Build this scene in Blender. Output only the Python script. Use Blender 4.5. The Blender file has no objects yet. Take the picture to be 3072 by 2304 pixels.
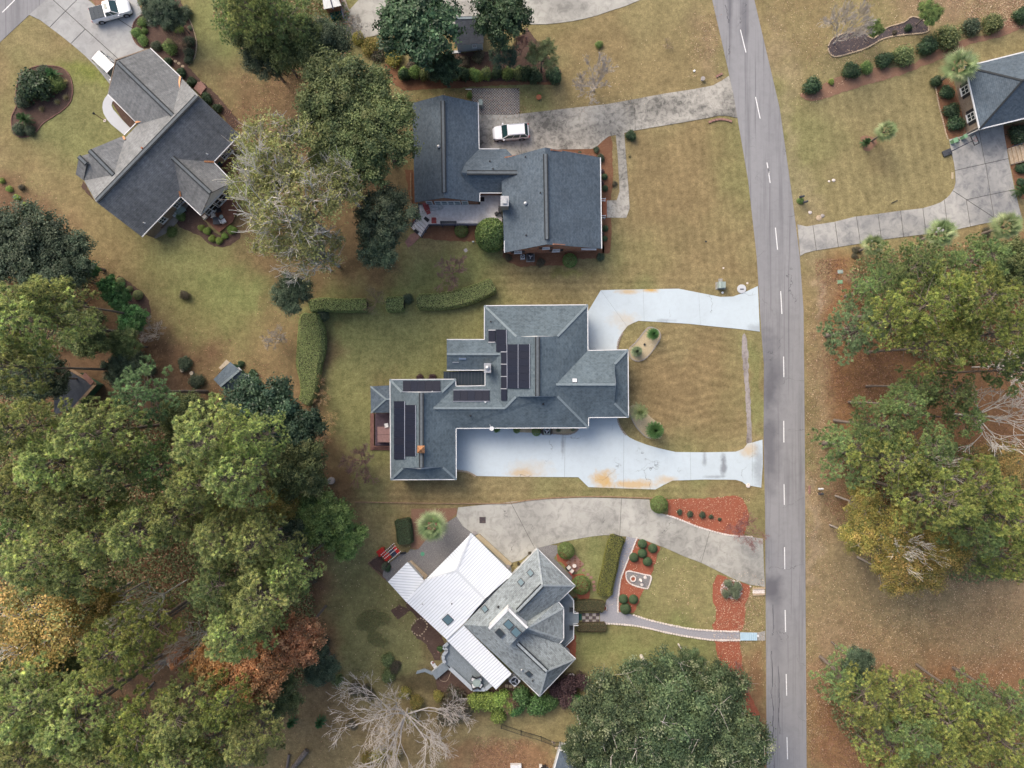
import bpy, math, random
import numpy as np
from mathutils import Vector, Matrix
from mathutils.geometry import tessellate_polygon
R_=math.radians
# ---------------------------------------------------------------- camera, sky, sun, exposure
S=bpy.context.scene; COL=S.collection
H=93.3                     # drone height above the ground, metres
PX=140.0/3072.0            # metres of ground per photograph pixel
cam=bpy.data.cameras.new('camera'); camo=bpy.data.objects.new('camera',cam); COL.objects.link(camo)
camo.location=(0,0,H); camo.rotation_euler=(0,0,0)
cam.sensor_width=36; cam.lens=36*H/140.0; cam.clip_start=1; cam.clip_end=2000
S.camera=camo
wd=bpy.data.worlds.new('World'); S.world=wd; wd.use_nodes=True
nt=wd.node_tree; bg=nt.nodes['Background']; sky=nt.nodes.new('ShaderNodeTexSky'); sky.sky_type='NISHITA'
SUN_EL,SUN_AZ=R_(40),R_(-38)      # light comes softly from the upper left of the picture
sky.sun_disc=False; sky.sun_elevation=SUN_EL; sky.sun_rotation=SUN_AZ; sky.dust_density=6.0; sky.air_density=1.0; sky.ozone_density=0.6
nt.links.new(sky.outputs[0],bg.inputs[0]); bg.inputs[1].default_value=0.15
sl=bpy.data.lights.new('sun','SUN'); sl.energy=.95; sl.angle=R_(45); sl.color=(1.0,0.96,0.9)
so=bpy.data.objects.new('sun',sl); COL.objects.link(so)
sd=Vector((math.sin(SUN_AZ)*math.cos(SUN_EL),math.cos(SUN_AZ)*math.cos(SUN_EL),math.sin(SUN_EL)))
so.rotation_euler=sd.to_track_quat('Z','Y').to_euler(); so.location=(0,0,60)
S.view_settings.view_transform='Standard'; S.view_settings.look='None'; S.view_settings.gamma=1.0
S.view_settings.use_curve_mapping=False; S.view_settings.exposure=0.7
S.render.engine='CYCLES'; S.cycles.max_bounces=6; S.cycles.diffuse_bounces=4

# ---------------------------------------------------------------- coordinates
def W(px,py,z=0.0):
    """point of the world that lies at photograph pixel (px,py) and height z"""
    k=(H-z)*PX/H
    return Vector(((px-1536)*k,(1152-py)*k,z))
def T(ox,oy,*f):
    "tile coordinates (2.16 per photo pixel) to photo pixels"
    return [(ox+f[i]/2.16,oy+f[i+1]/2.16) for i in range(0,len(f),2)]
def tz(ox,oy,x,y,z,sc=2.16): return W(ox+x/sc,oy+y/sc,z)
def D(*f): return [(f[i]*1.38879,f[i+1]*1.38879) for i in range(0,len(f),2)]
def pts(l,z=0): return [W(x,y,z) for x,y in l]
def smooth(l,n=4):
    out=[]
    m=len(l)
    for i in range(m):
        p0,p1,p2,p3=l[i-1],l[i],l[(i+1)%m],l[(i+2)%m]
        for j in range(n):
            t=j/n
            out.append(tuple(.5*((2*p1[a])+(-p0[a]+p2[a])*t+(2*p0[a]-5*p1[a]+4*p2[a]-p3[a])*t*t+(-p0[a]+3*p1[a]-3*p2[a]+p3[a])*t**3) for a in (0,1)))
    return out
def smooth_open(l,n=4):
    e=[l[0]]+list(l)+[l[-1]]; out=[]
    for i in range(1,len(e)-2):
        p0,p1,p2,p3=e[i-1],e[i],e[i+1],e[i+2]
        for j in range(n):
            t=j/n
            out.append(tuple(.5*((2*p1[a])+(-p0[a]+p2[a])*t+(2*p0[a]-5*p1[a]+4*p2[a]-p3[a])*t*t+(-p0[a]+3*p1[a]-3*p2[a]+p3[a])*t**3) for a in (0,1)))
    out.append(tuple(l[-1])); return out

# ---------------------------------------------------------------- objects
def tag(o,label=None,cat=None,group=None,kind=None):
    if label: o['label']=label
    if cat: o['category']=cat
    if group: o['group']=group
    if kind: o['kind']=kind
    return o
def thing(name,label,cat,loc=(0,0,0),rot=0.0,group=None):
    o=bpy.data.objects.new(name,None); COL.objects.link(o); o.empty_display_size=.3
    o.location=loc; o.rotation_euler=(0,0,rot); tag(o,label,cat,group); return o
def wl(o):
    v=Vector((0,0,0))
    while o is not None: v=v+Vector(o.location); o=o.parent
    return v
def link(name,me,parent=None,mat=None):
    if mat is not None and not len(me.materials): me.materials.append(mat)
    o=bpy.data.objects.new(name,me); COL.objects.link(o)
    if parent is not None: o.parent=parent
    return o
class MB:
    "collects shapes, builds ONE mesh"
    def __init__(s): s.v=[]; s.f=[]; s.uv={}
    def add(s,vs,fs):
        b=len(s.v); s.v+= [tuple(v) for v in vs]; s.f+=[tuple(b+i for i in f) for f in fs]; return b
    def box(s,c,sz,rz=0.0,rx=0.0,ry=0.0):
        m=Matrix.Translation(Vector(c))@Matrix.Rotation(rz,4,'Z')@Matrix.Rotation(ry,4,'Y')@Matrix.Rotation(rx,4,'X')
        a,b,d=sz[0]/2,sz[1]/2,sz[2]/2
        vs=[m@Vector(p) for p in ((-a,-b,-d),(a,-b,-d),(a,b,-d),(-a,b,-d),(-a,-b,d),(a,-b,d),(a,b,d),(-a,b,d))]
        s.add(vs,[(0,3,2,1),(4,5,6,7),(0,1,5,4),(1,2,6,5),(2,3,7,6),(3,0,4,7)]); return s
    def beam(s,p,q,w,h,up=Vector((0,0,1))):
        p=Vector(p);q=Vector(q);d=(q-p)
        if d.length<1e-5: return s
        d.normalize(); sd=d.cross(up)
        if sd.length<1e-4: sd=Vector((1,0,0))
        sd.normalize(); u=sd.cross(d); sd=sd*w/2; u=u*h/2
        s.add([p-sd-u,p+sd-u,p+sd+u,p-sd+u,q-sd-u,q+sd-u,q+sd+u,q-sd+u],[(0,1,2,3),(4,7,6,5),(0,4,5,1),(1,5,6,2),(2,6,7,3),(3,7,4,0)]); return s
    def tube(s,p,q,r0,r1=None,n=6,caps=True):
        r1=r0 if r1 is None else r1
        p=Vector(p);q=Vector(q);d=(q-p)
        if d.length<1e-6: return s
        d.normalize(); a=d.orthogonal().normalized(); b=d.cross(a)
        vs=[]
        for c,r in ((p,r0),(q,r1)):
            for i in range(n):
                t=2*math.pi*i/n; vs.append(c+a*math.cos(t)*r+b*math.sin(t)*r)
        fs=[(i,(i+1)%n,n+(i+1)%n,n+i) for i in range(n)]
        if caps: fs+=[tuple(range(n))[::-1],tuple(range(n,2*n))]
        s.add(vs,fs); return s
    def lathe(s,c,prof,n=16,sq=None):
        c=Vector(c); vs=[];fs=[]
        for r,z in prof:
            for i in range(n):
                t=2*math.pi*i/n; vs.append(c+Vector((math.cos(t)*r,math.sin(t)*r,z)))
        for k in range(len(prof)-1):
            for i in range(n): fs.append((k*n+i,k*n+(i+1)%n,(k+1)*n+(i+1)%n,(k+1)*n+i))
        fs.append(tuple(range(n))[::-1]); fs.append(tuple(range((len(prof)-1)*n,len(prof)*n)))
        s.add(vs,fs); return s
    def prism(s,poly,z0,z1):
        n=len(poly); poly=[Vector((p[0],p[1],0)) for p in poly]
        if area(poly)<0: poly=poly[::-1]
        top=[Vector((p.x,p.y,z1)) for p in poly]; bot=[Vector((p.x,p.y,z0)) for p in poly]
        tri=tessellate_polygon([top]); b=s.add(bot+top,[])
        for t in tri:
            a,bb,c=t
            if area([top[a],top[bb],top[c]])<0: t=(a,c,bb)
            s.f.append(tuple(b+n+i for i in t))
        for i in range(n): j=(i+1)%n; s.f.append((b+i,b+j,b+n+j,b+n+i))
        return s
    def mesh(s,name,off=None):
        me=bpy.data.meshes.new(name)
        v=s.v if off is None else [(a-off[0],b-off[1],c-off[2]) for a,b,c in s.v]
        me.from_pydata(v,[],s.f); me.update(); return me
    def build(s,name,mat,parent=None,smooth=False,world=True,kind=None):
        off=wl(parent) if (parent is not None and world) else None
        me=s.mesh(name,off)
        if smooth: me.polygons.foreach_set('use_smooth',[True]*len(me.polygons))
        o=link(name,me,parent,mat)
        if kind: o['kind']=kind
        return o
def area(p):
    return sum(p[i-1][0]*p[i][1]-p[i][0]*p[i-1][1] for i in range(len(p)))/2
def inside(pt,poly):
    x,y=pt[0],pt[1]; c=False
    for i in range(len(poly)):
        x0,y0=poly[i-1][0],poly[i-1][1]; x1,y1=poly[i][0],poly[i][1]
        if (y0>y)!=(y1>y) and x<(x1-x0)*(y-y0)/(y1-y0)+x0: c=not c
    return c
def bevel(o,w,seg=2):
    m=o.modifiers.new('bevel','BEVEL'); m.width=w; m.segments=seg; m.limit_method='ANGLE'; return o
def dup(root,loc,rotz=None,label=None,group=None,scale=None):
    r=root.copy(); COL.objects.link(r); r.location=loc
    if rotz is not None: r.rotation_euler=(0,0,rotz)
    if scale is not None: r.scale=scale
    if label: r['label']=label
    if group: r['group']=group
    for ch in list(root.children):
        c=ch.copy(); COL.objects.link(c); c.parent=r
        for g in list(ch.children):
            d=g.copy(); COL.objects.link(d); d.parent=c
    return r

# ---------------------------------------------------------------- materials
class NT:
    def __init__(s,name):
        s.m=bpy.data.materials.new(name); s.m.use_nodes=True; s.t=s.m.node_tree; s.n=s.t.nodes; s.l=s.t.links
        s.b=s.n['Principled BSDF']; s.co=s.n.new('ShaderNodeTexCoord')
    def noise(s,scale,detail=4,rough=.55,vec=None,sc=None,dist=0):
        t=s.n.new('ShaderNodeTexNoise'); t.inputs['Scale'].default_value=scale; t.inputs['Detail'].default_value=detail
        t.inputs['Roughness'].default_value=rough; t.inputs['Distortion'].default_value=dist
        v=vec if vec is not None else s.co.outputs['Object']
        if sc:
            mp=s.n.new('ShaderNodeMapping'); mp.inputs['Scale'].default_value=sc; s.l.new(v,mp.inputs[0]); v=mp.outputs[0]
        s.l.new(v,t.inputs['Vector']); return t.outputs['Fac']
    def mr(s,v,a,b,c=0,d=1):
        t=s.n.new('ShaderNodeMapRange'); t.inputs[1].default_value=a; t.inputs[2].default_value=b; t.inputs[3].default_value=c; t.inputs[4].default_value=d
        s.l.new(v,t.inputs[0]); return t.outputs[0]
    def mix(s,f,a,b,mode='MIX'):
        t=s.n.new('ShaderNodeMix'); t.data_type='RGBA'; t.blend_type=mode
        for i,x in ((0,f),(6,a),(7,b)):
            if isinstance(x,(int,float)): t.inputs[i].default_value=x
            elif isinstance(x,tuple): t.inputs[i].default_value=(x[0],x[1],x[2],1)
            else: s.l.new(x,t.inputs[i])
        return t.outputs[2]
    def mth(s,op,a,b=0.0):
        t=s.n.new('ShaderNodeMath'); t.operation=op
        for i,x in enumerate((a,b)):
            if isinstance(x,(int,float)): t.inputs[i].default_value=x
            else: s.l.new(x,t.inputs[i])
        return t.outputs[0]
    def bump(s,v,st,dist=.02):
        t=s.n.new('ShaderNodeBump'); t.inputs['Strength'].default_value=st; t.inputs['Distance'].default_value=dist
        s.l.new(v,t.inputs['Height']); s.l.new(t.outputs[0],s.b.inputs['Normal'])
    def out(s,c,rough=.85,spec=.3,metal=0):
        if isinstance(c,tuple): s.b.inputs['Base Color'].default_value=(*c,1)
        else: s.l.new(c,s.b.inputs['Base Color'])
        s.b.inputs['Roughness'].default_value=rough; s.b.inputs['Specular IOR Level'].default_value=spec; s.b.inputs['Metallic'].default_value=metal
        return s.m
    def blob(s,cx,cy,rx,ry,ns=None):
        "0..1 patch with a ragged edge, centred at a place of the world (object at origin)"
        mp=s.n.new('ShaderNodeMapping'); mp.inputs['Location'].default_value=(-cx/rx,-cy/ry,0); mp.inputs['Scale'].default_value=(1/rx,1/ry,0)
        s.l.new(s.co.outputs['Object'],mp.inputs[0])
        ln=s.n.new('ShaderNodeVectorMath'); ln.operation='LENGTH'; s.l.new(mp.outputs[0],ln.inputs[0])
        v=ln.outputs['Value']
        v=s.mth('ADD',v,s.mth('MULTIPLY',s.mth('SUBTRACT',ns,.5),1.6)) if ns is not None else v
        return s.mr(v,1.0,.25,0,1)
def M(name,c1,c2=None,scale=4,rough=.8,bump=0,bs=30,spec=.3,metal=0,lo=.35,hi=.65,det=5,sc=None):
    s=NT(name)
    c2=c2 or tuple(x*.82 for x in c1)
    c=s.mix(s.mr(s.noise(scale,det,sc=sc),lo,hi),c1,c2)
    if bump: s.bump(s.noise(bs,3),bump)
    return s.out(c,rough,spec,metal)
def shingle(name,ca,cb,cc,streak=.25):
    s=NT(name); uv=s.co.outputs['UV']
    br=s.n.new('ShaderNodeTexBrick'); s.l.new(uv,br.inputs['Vector'])
    br.inputs['Scale'].default_value=1; br.inputs['Brick Width'].default_value=.42; br.inputs['Row Height'].default_value=.21
    br.inputs['Mortar Size'].default_value=.012; br.inputs['Mortar Smooth'].default_value=.3; br.inputs['Bias'].default_value=0
    br.inputs['Color1'].default_value=(*ca,1); br.inputs['Color2'].default_value=(*cb,1); br.inputs['Mortar'].default_value=(*[x*.45 for x in cb],1)
    n=s.mr(s.noise(2.4,3,vec=uv),.35,.65)
    c=s.mix(s.mth('MULTIPLY',n,.5),br.outputs['Color'],cc)
    st=s.mr(s.noise(1,4,vec=uv,sc=(1.6,.18,1)),.4,.75)
    c=s.mix(s.mth('MULTIPLY',st,streak),c,tuple(x*.5 for x in ca))
    bg=s.mr(s.noise(.25,2,vec=uv),.3,.7,0.82,1.12)
    mm=s.n.new('ShaderNodeVectorMath'); mm.operation='SCALE'; s.l.new(c,mm.inputs[0]); s.l.new(bg,mm.inputs['Scale'])
    s.bump(br.outputs['Fac'],-.35,.012)
    return s.out(mm.outputs[0],.82,.35)
def concrete(name,c,dark,amt=.5,big=.12,fine=1.2,rough=.85,extra=None,stretch=None):
    s=NT(name)
    a=s.mr(s.noise(big,6,.6,sc=stretch,dist=.4),.42,.66)
    b=s.mr(s.noise(fine,6,.7,dist=.6),.45,.68)
    f=s.mth('MULTIPLY',s.mth('ADD',s.mth('MULTIPLY',a,.6),s.mth('MULTIPLY',b,.5)),amt)
    col=s.mix(f,c,dark)
    col=s.mix(s.mth('MULTIPLY',s.mr(s.noise(14,4,.7),.4,.7),.18),col,tuple(x*.6 for x in c))
    rn=s.n.new('ShaderNodeObjectInfo'); rv=s.mr(rn.outputs['Random'],0,1,0,.12)
    col=s.mix(rv,col,dark)
    if extra: col=extra(s,col)
    s.bump(s.noise(40,3),.15,.01)
    return s.out(col,rough,.25)
MAT={}
MAT['shingle_blue']=shingle('blue grey shingles',(.082,.112,.145),(.056,.08,.105),(.12,.15,.18),.18)
MAT['shingle_main']=shingle('slate grey shingles',(.105,.142,.17),(.07,.098,.118),(.15,.19,.215),.2)
MAT['shingle_grey']=shingle('weathered grey shingles',(.2,.21,.22),(.135,.143,.15),(.27,.28,.29),.6)
MAT['shingle_pale']=shingle('pale grey shingles',(.27,.31,.325),(.14,.16,.17),(.33,.37,.385),.15)
MAT['shingle_dark']=shingle('dark shingles',(.045,.055,.07),(.03,.036,.05),(.07,.08,.1),.2)
MAT['cap']=M('ridge cap shingles',(.2,.245,.27),(.16,.2,.22),3)
MAT['cap_mid']=M('ridge vent shingles',(.12,.14,.155),(.095,.11,.125),3)
MAT['cap_dark']=M('dark ridge strip and painted vent shadow',(.03,.035,.04),None,3)
MAT['cap_pale']=M('pale ridge cap',(.34,.38,.39),(.25,.28,.3),3)
MAT['white']=M('white painted trim',(.68,.69,.7),(.58,.59,.6),3,.5)
MAT['brick']=None
def brickmat(name,c1,c2,mo):
    s=NT(name); br=s.n.new('ShaderNodeTexBrick'); s.l.new(s.co.outputs['UV'],br.inputs['Vector'])
    br.inputs['Scale'].default_value=1; br.inputs['Brick Width'].default_value=.21; br.inputs['Row Height'].default_value=.075; br.inputs['Mortar Size'].default_value=.01
    br.inputs['Color1'].default_value=(*c1,1); br.inputs['Color2'].default_value=(*c2,1); br.inputs['Mortar'].default_value=(*mo,1)
    c=s.mix(s.mr(s.noise(1.5,4),.4,.7,0,.4),br.outputs['Color'],tuple(x*.6 for x in c1)); s.bump(br.outputs['Fac'],-.4,.01)
    return s.out(c,.85,.2)
MAT['brick']=brickmat('red brick',(.30,.115,.055),(.22,.075,.04),(.3,.26,.22))
MAT['brick_tan']=brickmat('tan brick',(.27,.2,.14),(.2,.14,.1),(.33,.3,.27))
MAT['siding']=M('pale grey siding',(.5,.52,.53),(.42,.44,.45),2,.6,sc=(1,1,12))
MAT['siding_green']=M('dark green siding',(.05,.12,.075),(.035,.085,.055),3,.6)
MAT['glass']=NT('dark window glass').out((.03,.04,.045),.06,.6)
MAT['glass_sky']=NT('skylight glass').out((.09,.15,.18),.35,.3)
MAT['shutter']=M('black shutter',(.03,.03,.035),None,6,.5)
MAT['solar']=None
s=NT('solar cells'); uv=s.co.outputs['UV']
w1=s.n.new('ShaderNodeTexBrick'); s.l.new(uv,w1.inputs['Vector']); w1.offset=0; w1.inputs['Scale'].default_value=1; w1.inputs['Brick Width'].default_value=1/6; w1.inputs['Row Height'].default_value=.1
w1.inputs['Mortar Size'].default_value=.004; w1.inputs['Color1'].default_value=(.011,.015,.03,1); w1.inputs['Color2'].default_value=(.014,.019,.036,1); w1.inputs['Mortar'].default_value=(.022,.028,.045,1)
oi=s.n.new('ShaderNodeObjectInfo'); c=s.mix(s.mr(oi.outputs['Random'],0,1,0,.5),w1.outputs['Color'],(.02,.02,.03))
MAT['solar']=s.out(c,.5,.12)
MAT['alu']=NT('bare aluminium').out((.6,.6,.62),.35,.5,1)
MAT['black']=M('black plastic',(.025,.025,.03),None,8,.5)
s=NT('clear acrylic'); s.b.inputs['Alpha'].default_value=.18; MAT['acrylic']=s.out((.7,.75,.78),.1,.5)
MAT['darkgrey']=M('dark grey plastic',(.06,.065,.075),None,8,.5)
MAT['galv']=M('galvanised steel',(.45,.46,.47),(.35,.36,.37),6,.4,metal=.6)
s=NT('copper'); MAT['copper']=s.out(s.mix(s.mr(s.noise(5),.4,.6),(.5,.25,.12),(.34,.16,.08)),.5,.4,.3)
s=NT('white corrugated metal'); MAT['metal_roof']=s.out(s.mix(s.mr(s.noise(.7,5,sc=(1,1,1)),.45,.75,0,.35),(.78,.81,.84),(.58,.61,.64)),.5,.4)
MAT['metal_rib']=NT('ribs of corrugated metal').out((.55,.58,.61),.5,.4)
def deckm(name,c1,c2,r=.75): return M(name,c1,c2,2.2,r,bump=.1,bs=20,det=6)
MAT['deck_white']=deckm('weathered pale deck boards',(.78,.75,.74),(.62,.585,.57))
MAT['deck_brown']=deckm('stained brown deck boards',(.2,.105,.085),(.13,.065,.055))
MAT['deck_red']=deckm('red brown deck boards',(.24,.11,.07),(.17,.075,.05))
MAT['deck_purple']=deckm('purple brown deck boards',(.1,.07,.09),(.065,.045,.06))
MAT['deck_grey']=deckm('grey painted deck boards',(.25,.29,.32),(.2,.235,.26))
MAT['rail_grey']=M('grey rail',(.4,.44,.47),(.34,.37,.4),4)
MAT['rail_blue']=M('dark blue rail',(.05,.055,.09),None,4)
MAT['wood']=M('bare wood',(.3,.21,.13),(.2,.13,.08),3,sc=(1,1,6))
MAT['wood_pale']=M('pale wood',(.5,.43,.34),(.38,.31,.23),3)
MAT['bark']=M('grey brown bark',(.2,.17,.15),(.11,.09,.075),5,.9,bump=.6,bs=25)
MAT['bark_pale']=M('pale grey bark',(.58,.54,.5),(.42,.38,.35),6,.85)
MAT['bark_mid']=M('mid grey bark',(.34,.31,.28),(.2,.175,.155),6,.85)
MAT['bark_white']=M('whitish bark',(.8,.77,.72),(.6,.57,.53),6,.85)
MAT['bark_red']=M('reddish twigs',(.34,.22,.2),(.24,.15,.14),6,.85)
MAT['bark_tan']=M('tan twigs',(.4,.32,.23),(.28,.22,.15),6,.85)
def leafmat(name,rough,spec):
    s=NT(name); at=s.n.new('ShaderNodeAttribute'); at.attribute_name='Col'
    oi=s.n.new('ShaderNodeObjectInfo'); h=s.n.new('ShaderNodeHueSaturation'); s.l.new(at.outputs['Color'],h.inputs['Color'])
    s.l.new(s.mr(oi.outputs['Random'],0,1,.485,.515),h.inputs['Hue']); s.l.new(s.mr(oi.outputs['Random'],0,1,1.5,2.0),h.inputs['Value'])
    h.inputs['Saturation'].default_value=.84
    m=s.out(h.outputs[0],rough,spec)
    tr=s.n.new('ShaderNodeBsdfTranslucent'); mx=s.n.new('ShaderNodeMixShader'); mx.inputs[0].default_value=.45
    s.l.new(h.outputs[0],tr.inputs[0]); s.l.new(s.b.outputs[0],mx.inputs[1]); s.l.new(tr.outputs[0],mx.inputs[2])
    o=[n for n in s.n if n.type=='OUTPUT_MATERIAL'][0]; s.l.new(mx.outputs[0],o.inputs[0]); return m
MAT['leaf']=leafmat('foliage',.6,.3); MAT['leaf_gloss']=leafmat('glossy foliage',.48,.4)
MAT['paint_white']=NT('white car paint').out((.82,.83,.85),.22,.5)
MAT['paint_white'].node_tree.nodes['Principled BSDF'].inputs['Coat Weight'].default_value=.6
MAT['tyre']=M('tyre rubber',(.02,.02,.02),None,9,.8)
MAT['rim']=NT('alloy rim').out((.5,.5,.52),.3,.5,.9)
MAT['car_glass']=NT('car glass').out((.02,.055,.06),.05,.8)
MAT['red']=M('red fabric',(.55,.03,.02),(.4,.02,.02),5,.7)
MAT['pink']=M('faded red plastic',(.42,.1,.09),(.33,.07,.07),5,.6)
MAT['green_chair']=M('green painted wood',(.1,.33,.2),(.08,.27,.16),4,.5)
MAT['green_dark']=M('dark green plastic',(.015,.09,.075),None,5,.5)
MAT['bin_green']=M('sun faded green plastic',(.2,.36,.22),(.16,.3,.18),5,.6)
MAT['cover']=M('brown vinyl spa cover',(.25,.15,.14),(.2,.12,.115),3,.5)
MAT['stone']=M('grey stone',(.36,.33,.32),(.24,.22,.21),5,.85,bump=.3)
MAT['stone_white']=M('white painted stone',(.72,.66,.62),(.5,.44,.4),9,.8)
MAT['stone_tan']=M('tan stone',(.45,.36,.26),(.34,.26,.18),5,.85,bump=.3)
MAT['terracotta']=M('terracotta',(.38,.14,.07),(.3,.1,.05),5,.8)
MAT['paver_pink']=M('pinkish paver',(.3,.17,.14),(.23,.13,.11),4,.85)
MAT['cream']=M('cream cushion',(.66,.62,.56),(.56,.52,.47),4,.8)
MAT['concrete_old']=M('old concrete',(.33,.32,.3),(.22,.21,.2),4,.85)
MAT['util']=M('utility grey green',(.3,.36,.34),(.24,.3,.28),4,.5)
MAT['blue_board']=M('pale blue painted boards',(.42,.56,.66),(.36,.5,.6),3,.6)
# ---------------------------------------------------------------- ground
rng=np.random.default_rng(7)
def vnoise(x,y,seed):
    r=np.random.default_rng(seed); g=r.random((256,256))
    xi=np.floor(x).astype(int); yi=np.floor(y).astype(int); fx=x-xi; fy=y-yi
    fx=fx*fx*(3-2*fx); fy=fy*fy*(3-2*fy)
    a=g[xi%256,yi%256]; b=g[(xi+1)%256,yi%256]; c=g[xi%256,(yi+1)%256]; d=g[(xi+1)%256,(yi+1)%256]
    return (a*(1-fx)+b*fx)*(1-fy)+(c*(1-fx)+d*fx)*fy
def fbm(x,y,seed,o=4):
    s=0;a=.5;t=0
    for i in range(o): s=s+a*vnoise(x*2**i,y*2**i,seed+i*17); t+=a; a*=.55
    return s/t
def polymask(X,Y,poly,feather):
    "signed distance to the polygon in metres, softened"
    P=[(W(x,y).x,W(x,y).y) for x,y in poly]; ins=np.zeros(X.shape,bool); d=np.full(X.shape,1e9)
    for i in range(len(P)):
        x0,y0=P[i-1]; x1,y1=P[i]
        c=(y0>Y)!=(y1>Y)
        with np.errstate(divide='ignore',invalid='ignore'): xx=(x1-x0)*(Y-y0)/(y1-y0 if y1!=y0 else 1e-9)+x0
        ins^= c&(X<xx)
        L=(x1-x0)**2+(y1-y0)**2+1e-9; t=np.clip(((X-x0)*(x1-x0)+(Y-y0)*(y1-y0))/L,0,1)
        d=np.minimum(d,np.hypot(X-x0-t*(x1-x0),Y-y0-t*(y1-y0)))
    sdv=np.where(ins,d,-d)
    return np.clip(sdv/feather+.5,0,1)
C_TAN=np.array((.22,.184,.092)); C_GRN=np.array((.155,.178,.068)); C_BRN=np.array((.205,.15,.078)); C_PALE=np.array((.28,.22,.145))
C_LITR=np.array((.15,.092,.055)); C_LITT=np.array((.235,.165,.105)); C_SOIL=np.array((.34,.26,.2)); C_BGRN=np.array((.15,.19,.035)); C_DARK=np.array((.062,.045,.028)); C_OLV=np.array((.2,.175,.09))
C_RUS=np.array((.21,.105,.052)); C_ORG=np.array((.23,.125,.07))
REG=[ # colour, polygon (photo px), feather m, strength
 (C_GRN,D(330,540,640,520,760,560,1080,560,1080,640,900,700,640,740,560,780,330,760,300,640),9,.85),
 (C_GRN,D(700,690,1040,680,1040,830,840,850,830,1080,700,1000),6,.62),
 (C_GRN,D(30,150,250,110,330,330,180,420,30,340),7,.6),
 (C_GRN,D(400,0,560,0,600,220,430,160),6,.5),
 (C_GRN,D(760,1180,870,1220,960,1380,900,1500,720,1490,700,1300),6,.5),
 (C_GRN,D(860,520,1100,530,1090,600,850,640),4,.5),
 (C_BGRN,D(1190,585,1250,580,1245,600,1200,605),1.5,.75),
 (C_BGRN,D(130,150,230,150,240,190,150,190),2.5,.6),
 (C_OLV,D(1740,180,2060,140,2060,380,1960,440,1740,470),8,.35),
 (C_BRN,D(1360,330,1560,260,1600,600,1380,590),10,.55),
 (C_BRN,D(1380,730,1560,720,1590,940,1420,960,1350,860),7,.85),
 (C_BRN,D(1260,110,1560,60,1560,240,1200,250),7,.5),
 (C_BRN,D(0,330,120,400,230,540,350,620,470,740,640,750,640,880,440,1000,0,1200),9,.85),
 (C_LITR,D(0,380,60,420,170,540,230,640,330,690,450,760,460,850,600,830,700,900,720,1060,700,1160,730,1500,600,1530,480,1659,0,1659,-200,1800,-200,300),4,.95),
 (C_LITR,D(560,1480,720,1490,760,1550,700,1600,560,1590),5,.6),
 (C_BRN,D(560,1500,1020,1500,1000,1659,560,1700),5,.6),
 (C_ORG,D(1020,1590,1200,1600,1190,1800,1000,1800,980,1659),2.5,.8),
 (C_LITR,D(430,140,680,150,700,330,880,360,880,590,800,640,600,640,490,560,500,230),5,.75),
 (C_LITR,D(640,690,700,690,700,930,770,1090,700,1090,650,900),3,.6),
 (C_BRN,D(560,640,650,640,650,860,540,850),4,.7),
 (C_RUS,D(1760,560,1850,560,1830,600,2250,500,2300,1260,1900,1100,1800,1090,1780,930,1770,700),4,.85),
 (C_LITT,D(1740,620,1770,620,1800,1100,2300,1260,2300,1500,1740,1500),5,.8),
 (C_OLV,D(1745,1150,1900,1250,2150,1250,2000,1370,1740,1330),8,.5),
 (C_BRN,D(1830,1340,2300,1300,2300,1460,1900,1460),6,.6),
 (C_RUS,D(1760,1480,2300,1400,2300,1800,1750,1800),5,.75),
 (C_SOIL,D(1838,600,1870,595,1860,625,1825,625),1.2,.8),
 (C_SOIL,D(1742,600,1752,640,1752,680,1742,670),1.0,.6),
 (C_SOIL,D(1738,1000,1752,1000,1760,1180,1740,1250),1.6,.5),
 (C_PALE,D(1660,40,1690,60,1740,430,1760,600,1740,600,1690,300),3,.5),
 (C_LITT,D(1900,-60,2300,-60,2300,60,2080,40,1950,40),5,.8),
 (C_OLV,D(1880,90,2140,20,2212,0,2300,40,2060,140,1760,230,1740,200),5,.5),
 (C_LITT,D(1500,20,1560,20,1575,150,1540,200),3,.5),
 (C_BRN,D(1090,520,1300,540,1640,560,1640,620,1300,620,1060,600),4,.35),
 (C_GRN,D(1620,740,1650,740,1650,930,1620,950),2,.6),
 (C_GRN,D(1610,780,1618,780,1622,930,1610,930),1.2,.6),
 (C_BRN,D(980,1050,1640,1060,1640,1080,900,1085,850,1060),1.5,.4),
 (C_GRN,D(1250,1160,1330,1150,1300,1290,1250,1290),2,.5),
 (C_TAN*1.15,D(1400,1190,1560,1240,1540,1370,1390,1320),4,.5),
 (C_GRN,D(1250,1350,1550,1370,1540,1430,1240,1460),3,.5),
 (C_ORG*.8,D(1560,1390,1640,1400,1655,1640,1640,1800,1600,1659,1590,1500),2.5,.75),
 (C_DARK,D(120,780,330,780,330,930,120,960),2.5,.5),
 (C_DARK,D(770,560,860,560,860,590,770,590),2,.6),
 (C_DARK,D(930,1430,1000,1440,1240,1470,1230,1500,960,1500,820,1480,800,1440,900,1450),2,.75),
 (C_BRN*.7,D(870,1290,900,1330,960,1380,960,1440,900,1400),1.5,.6),
]
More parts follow.
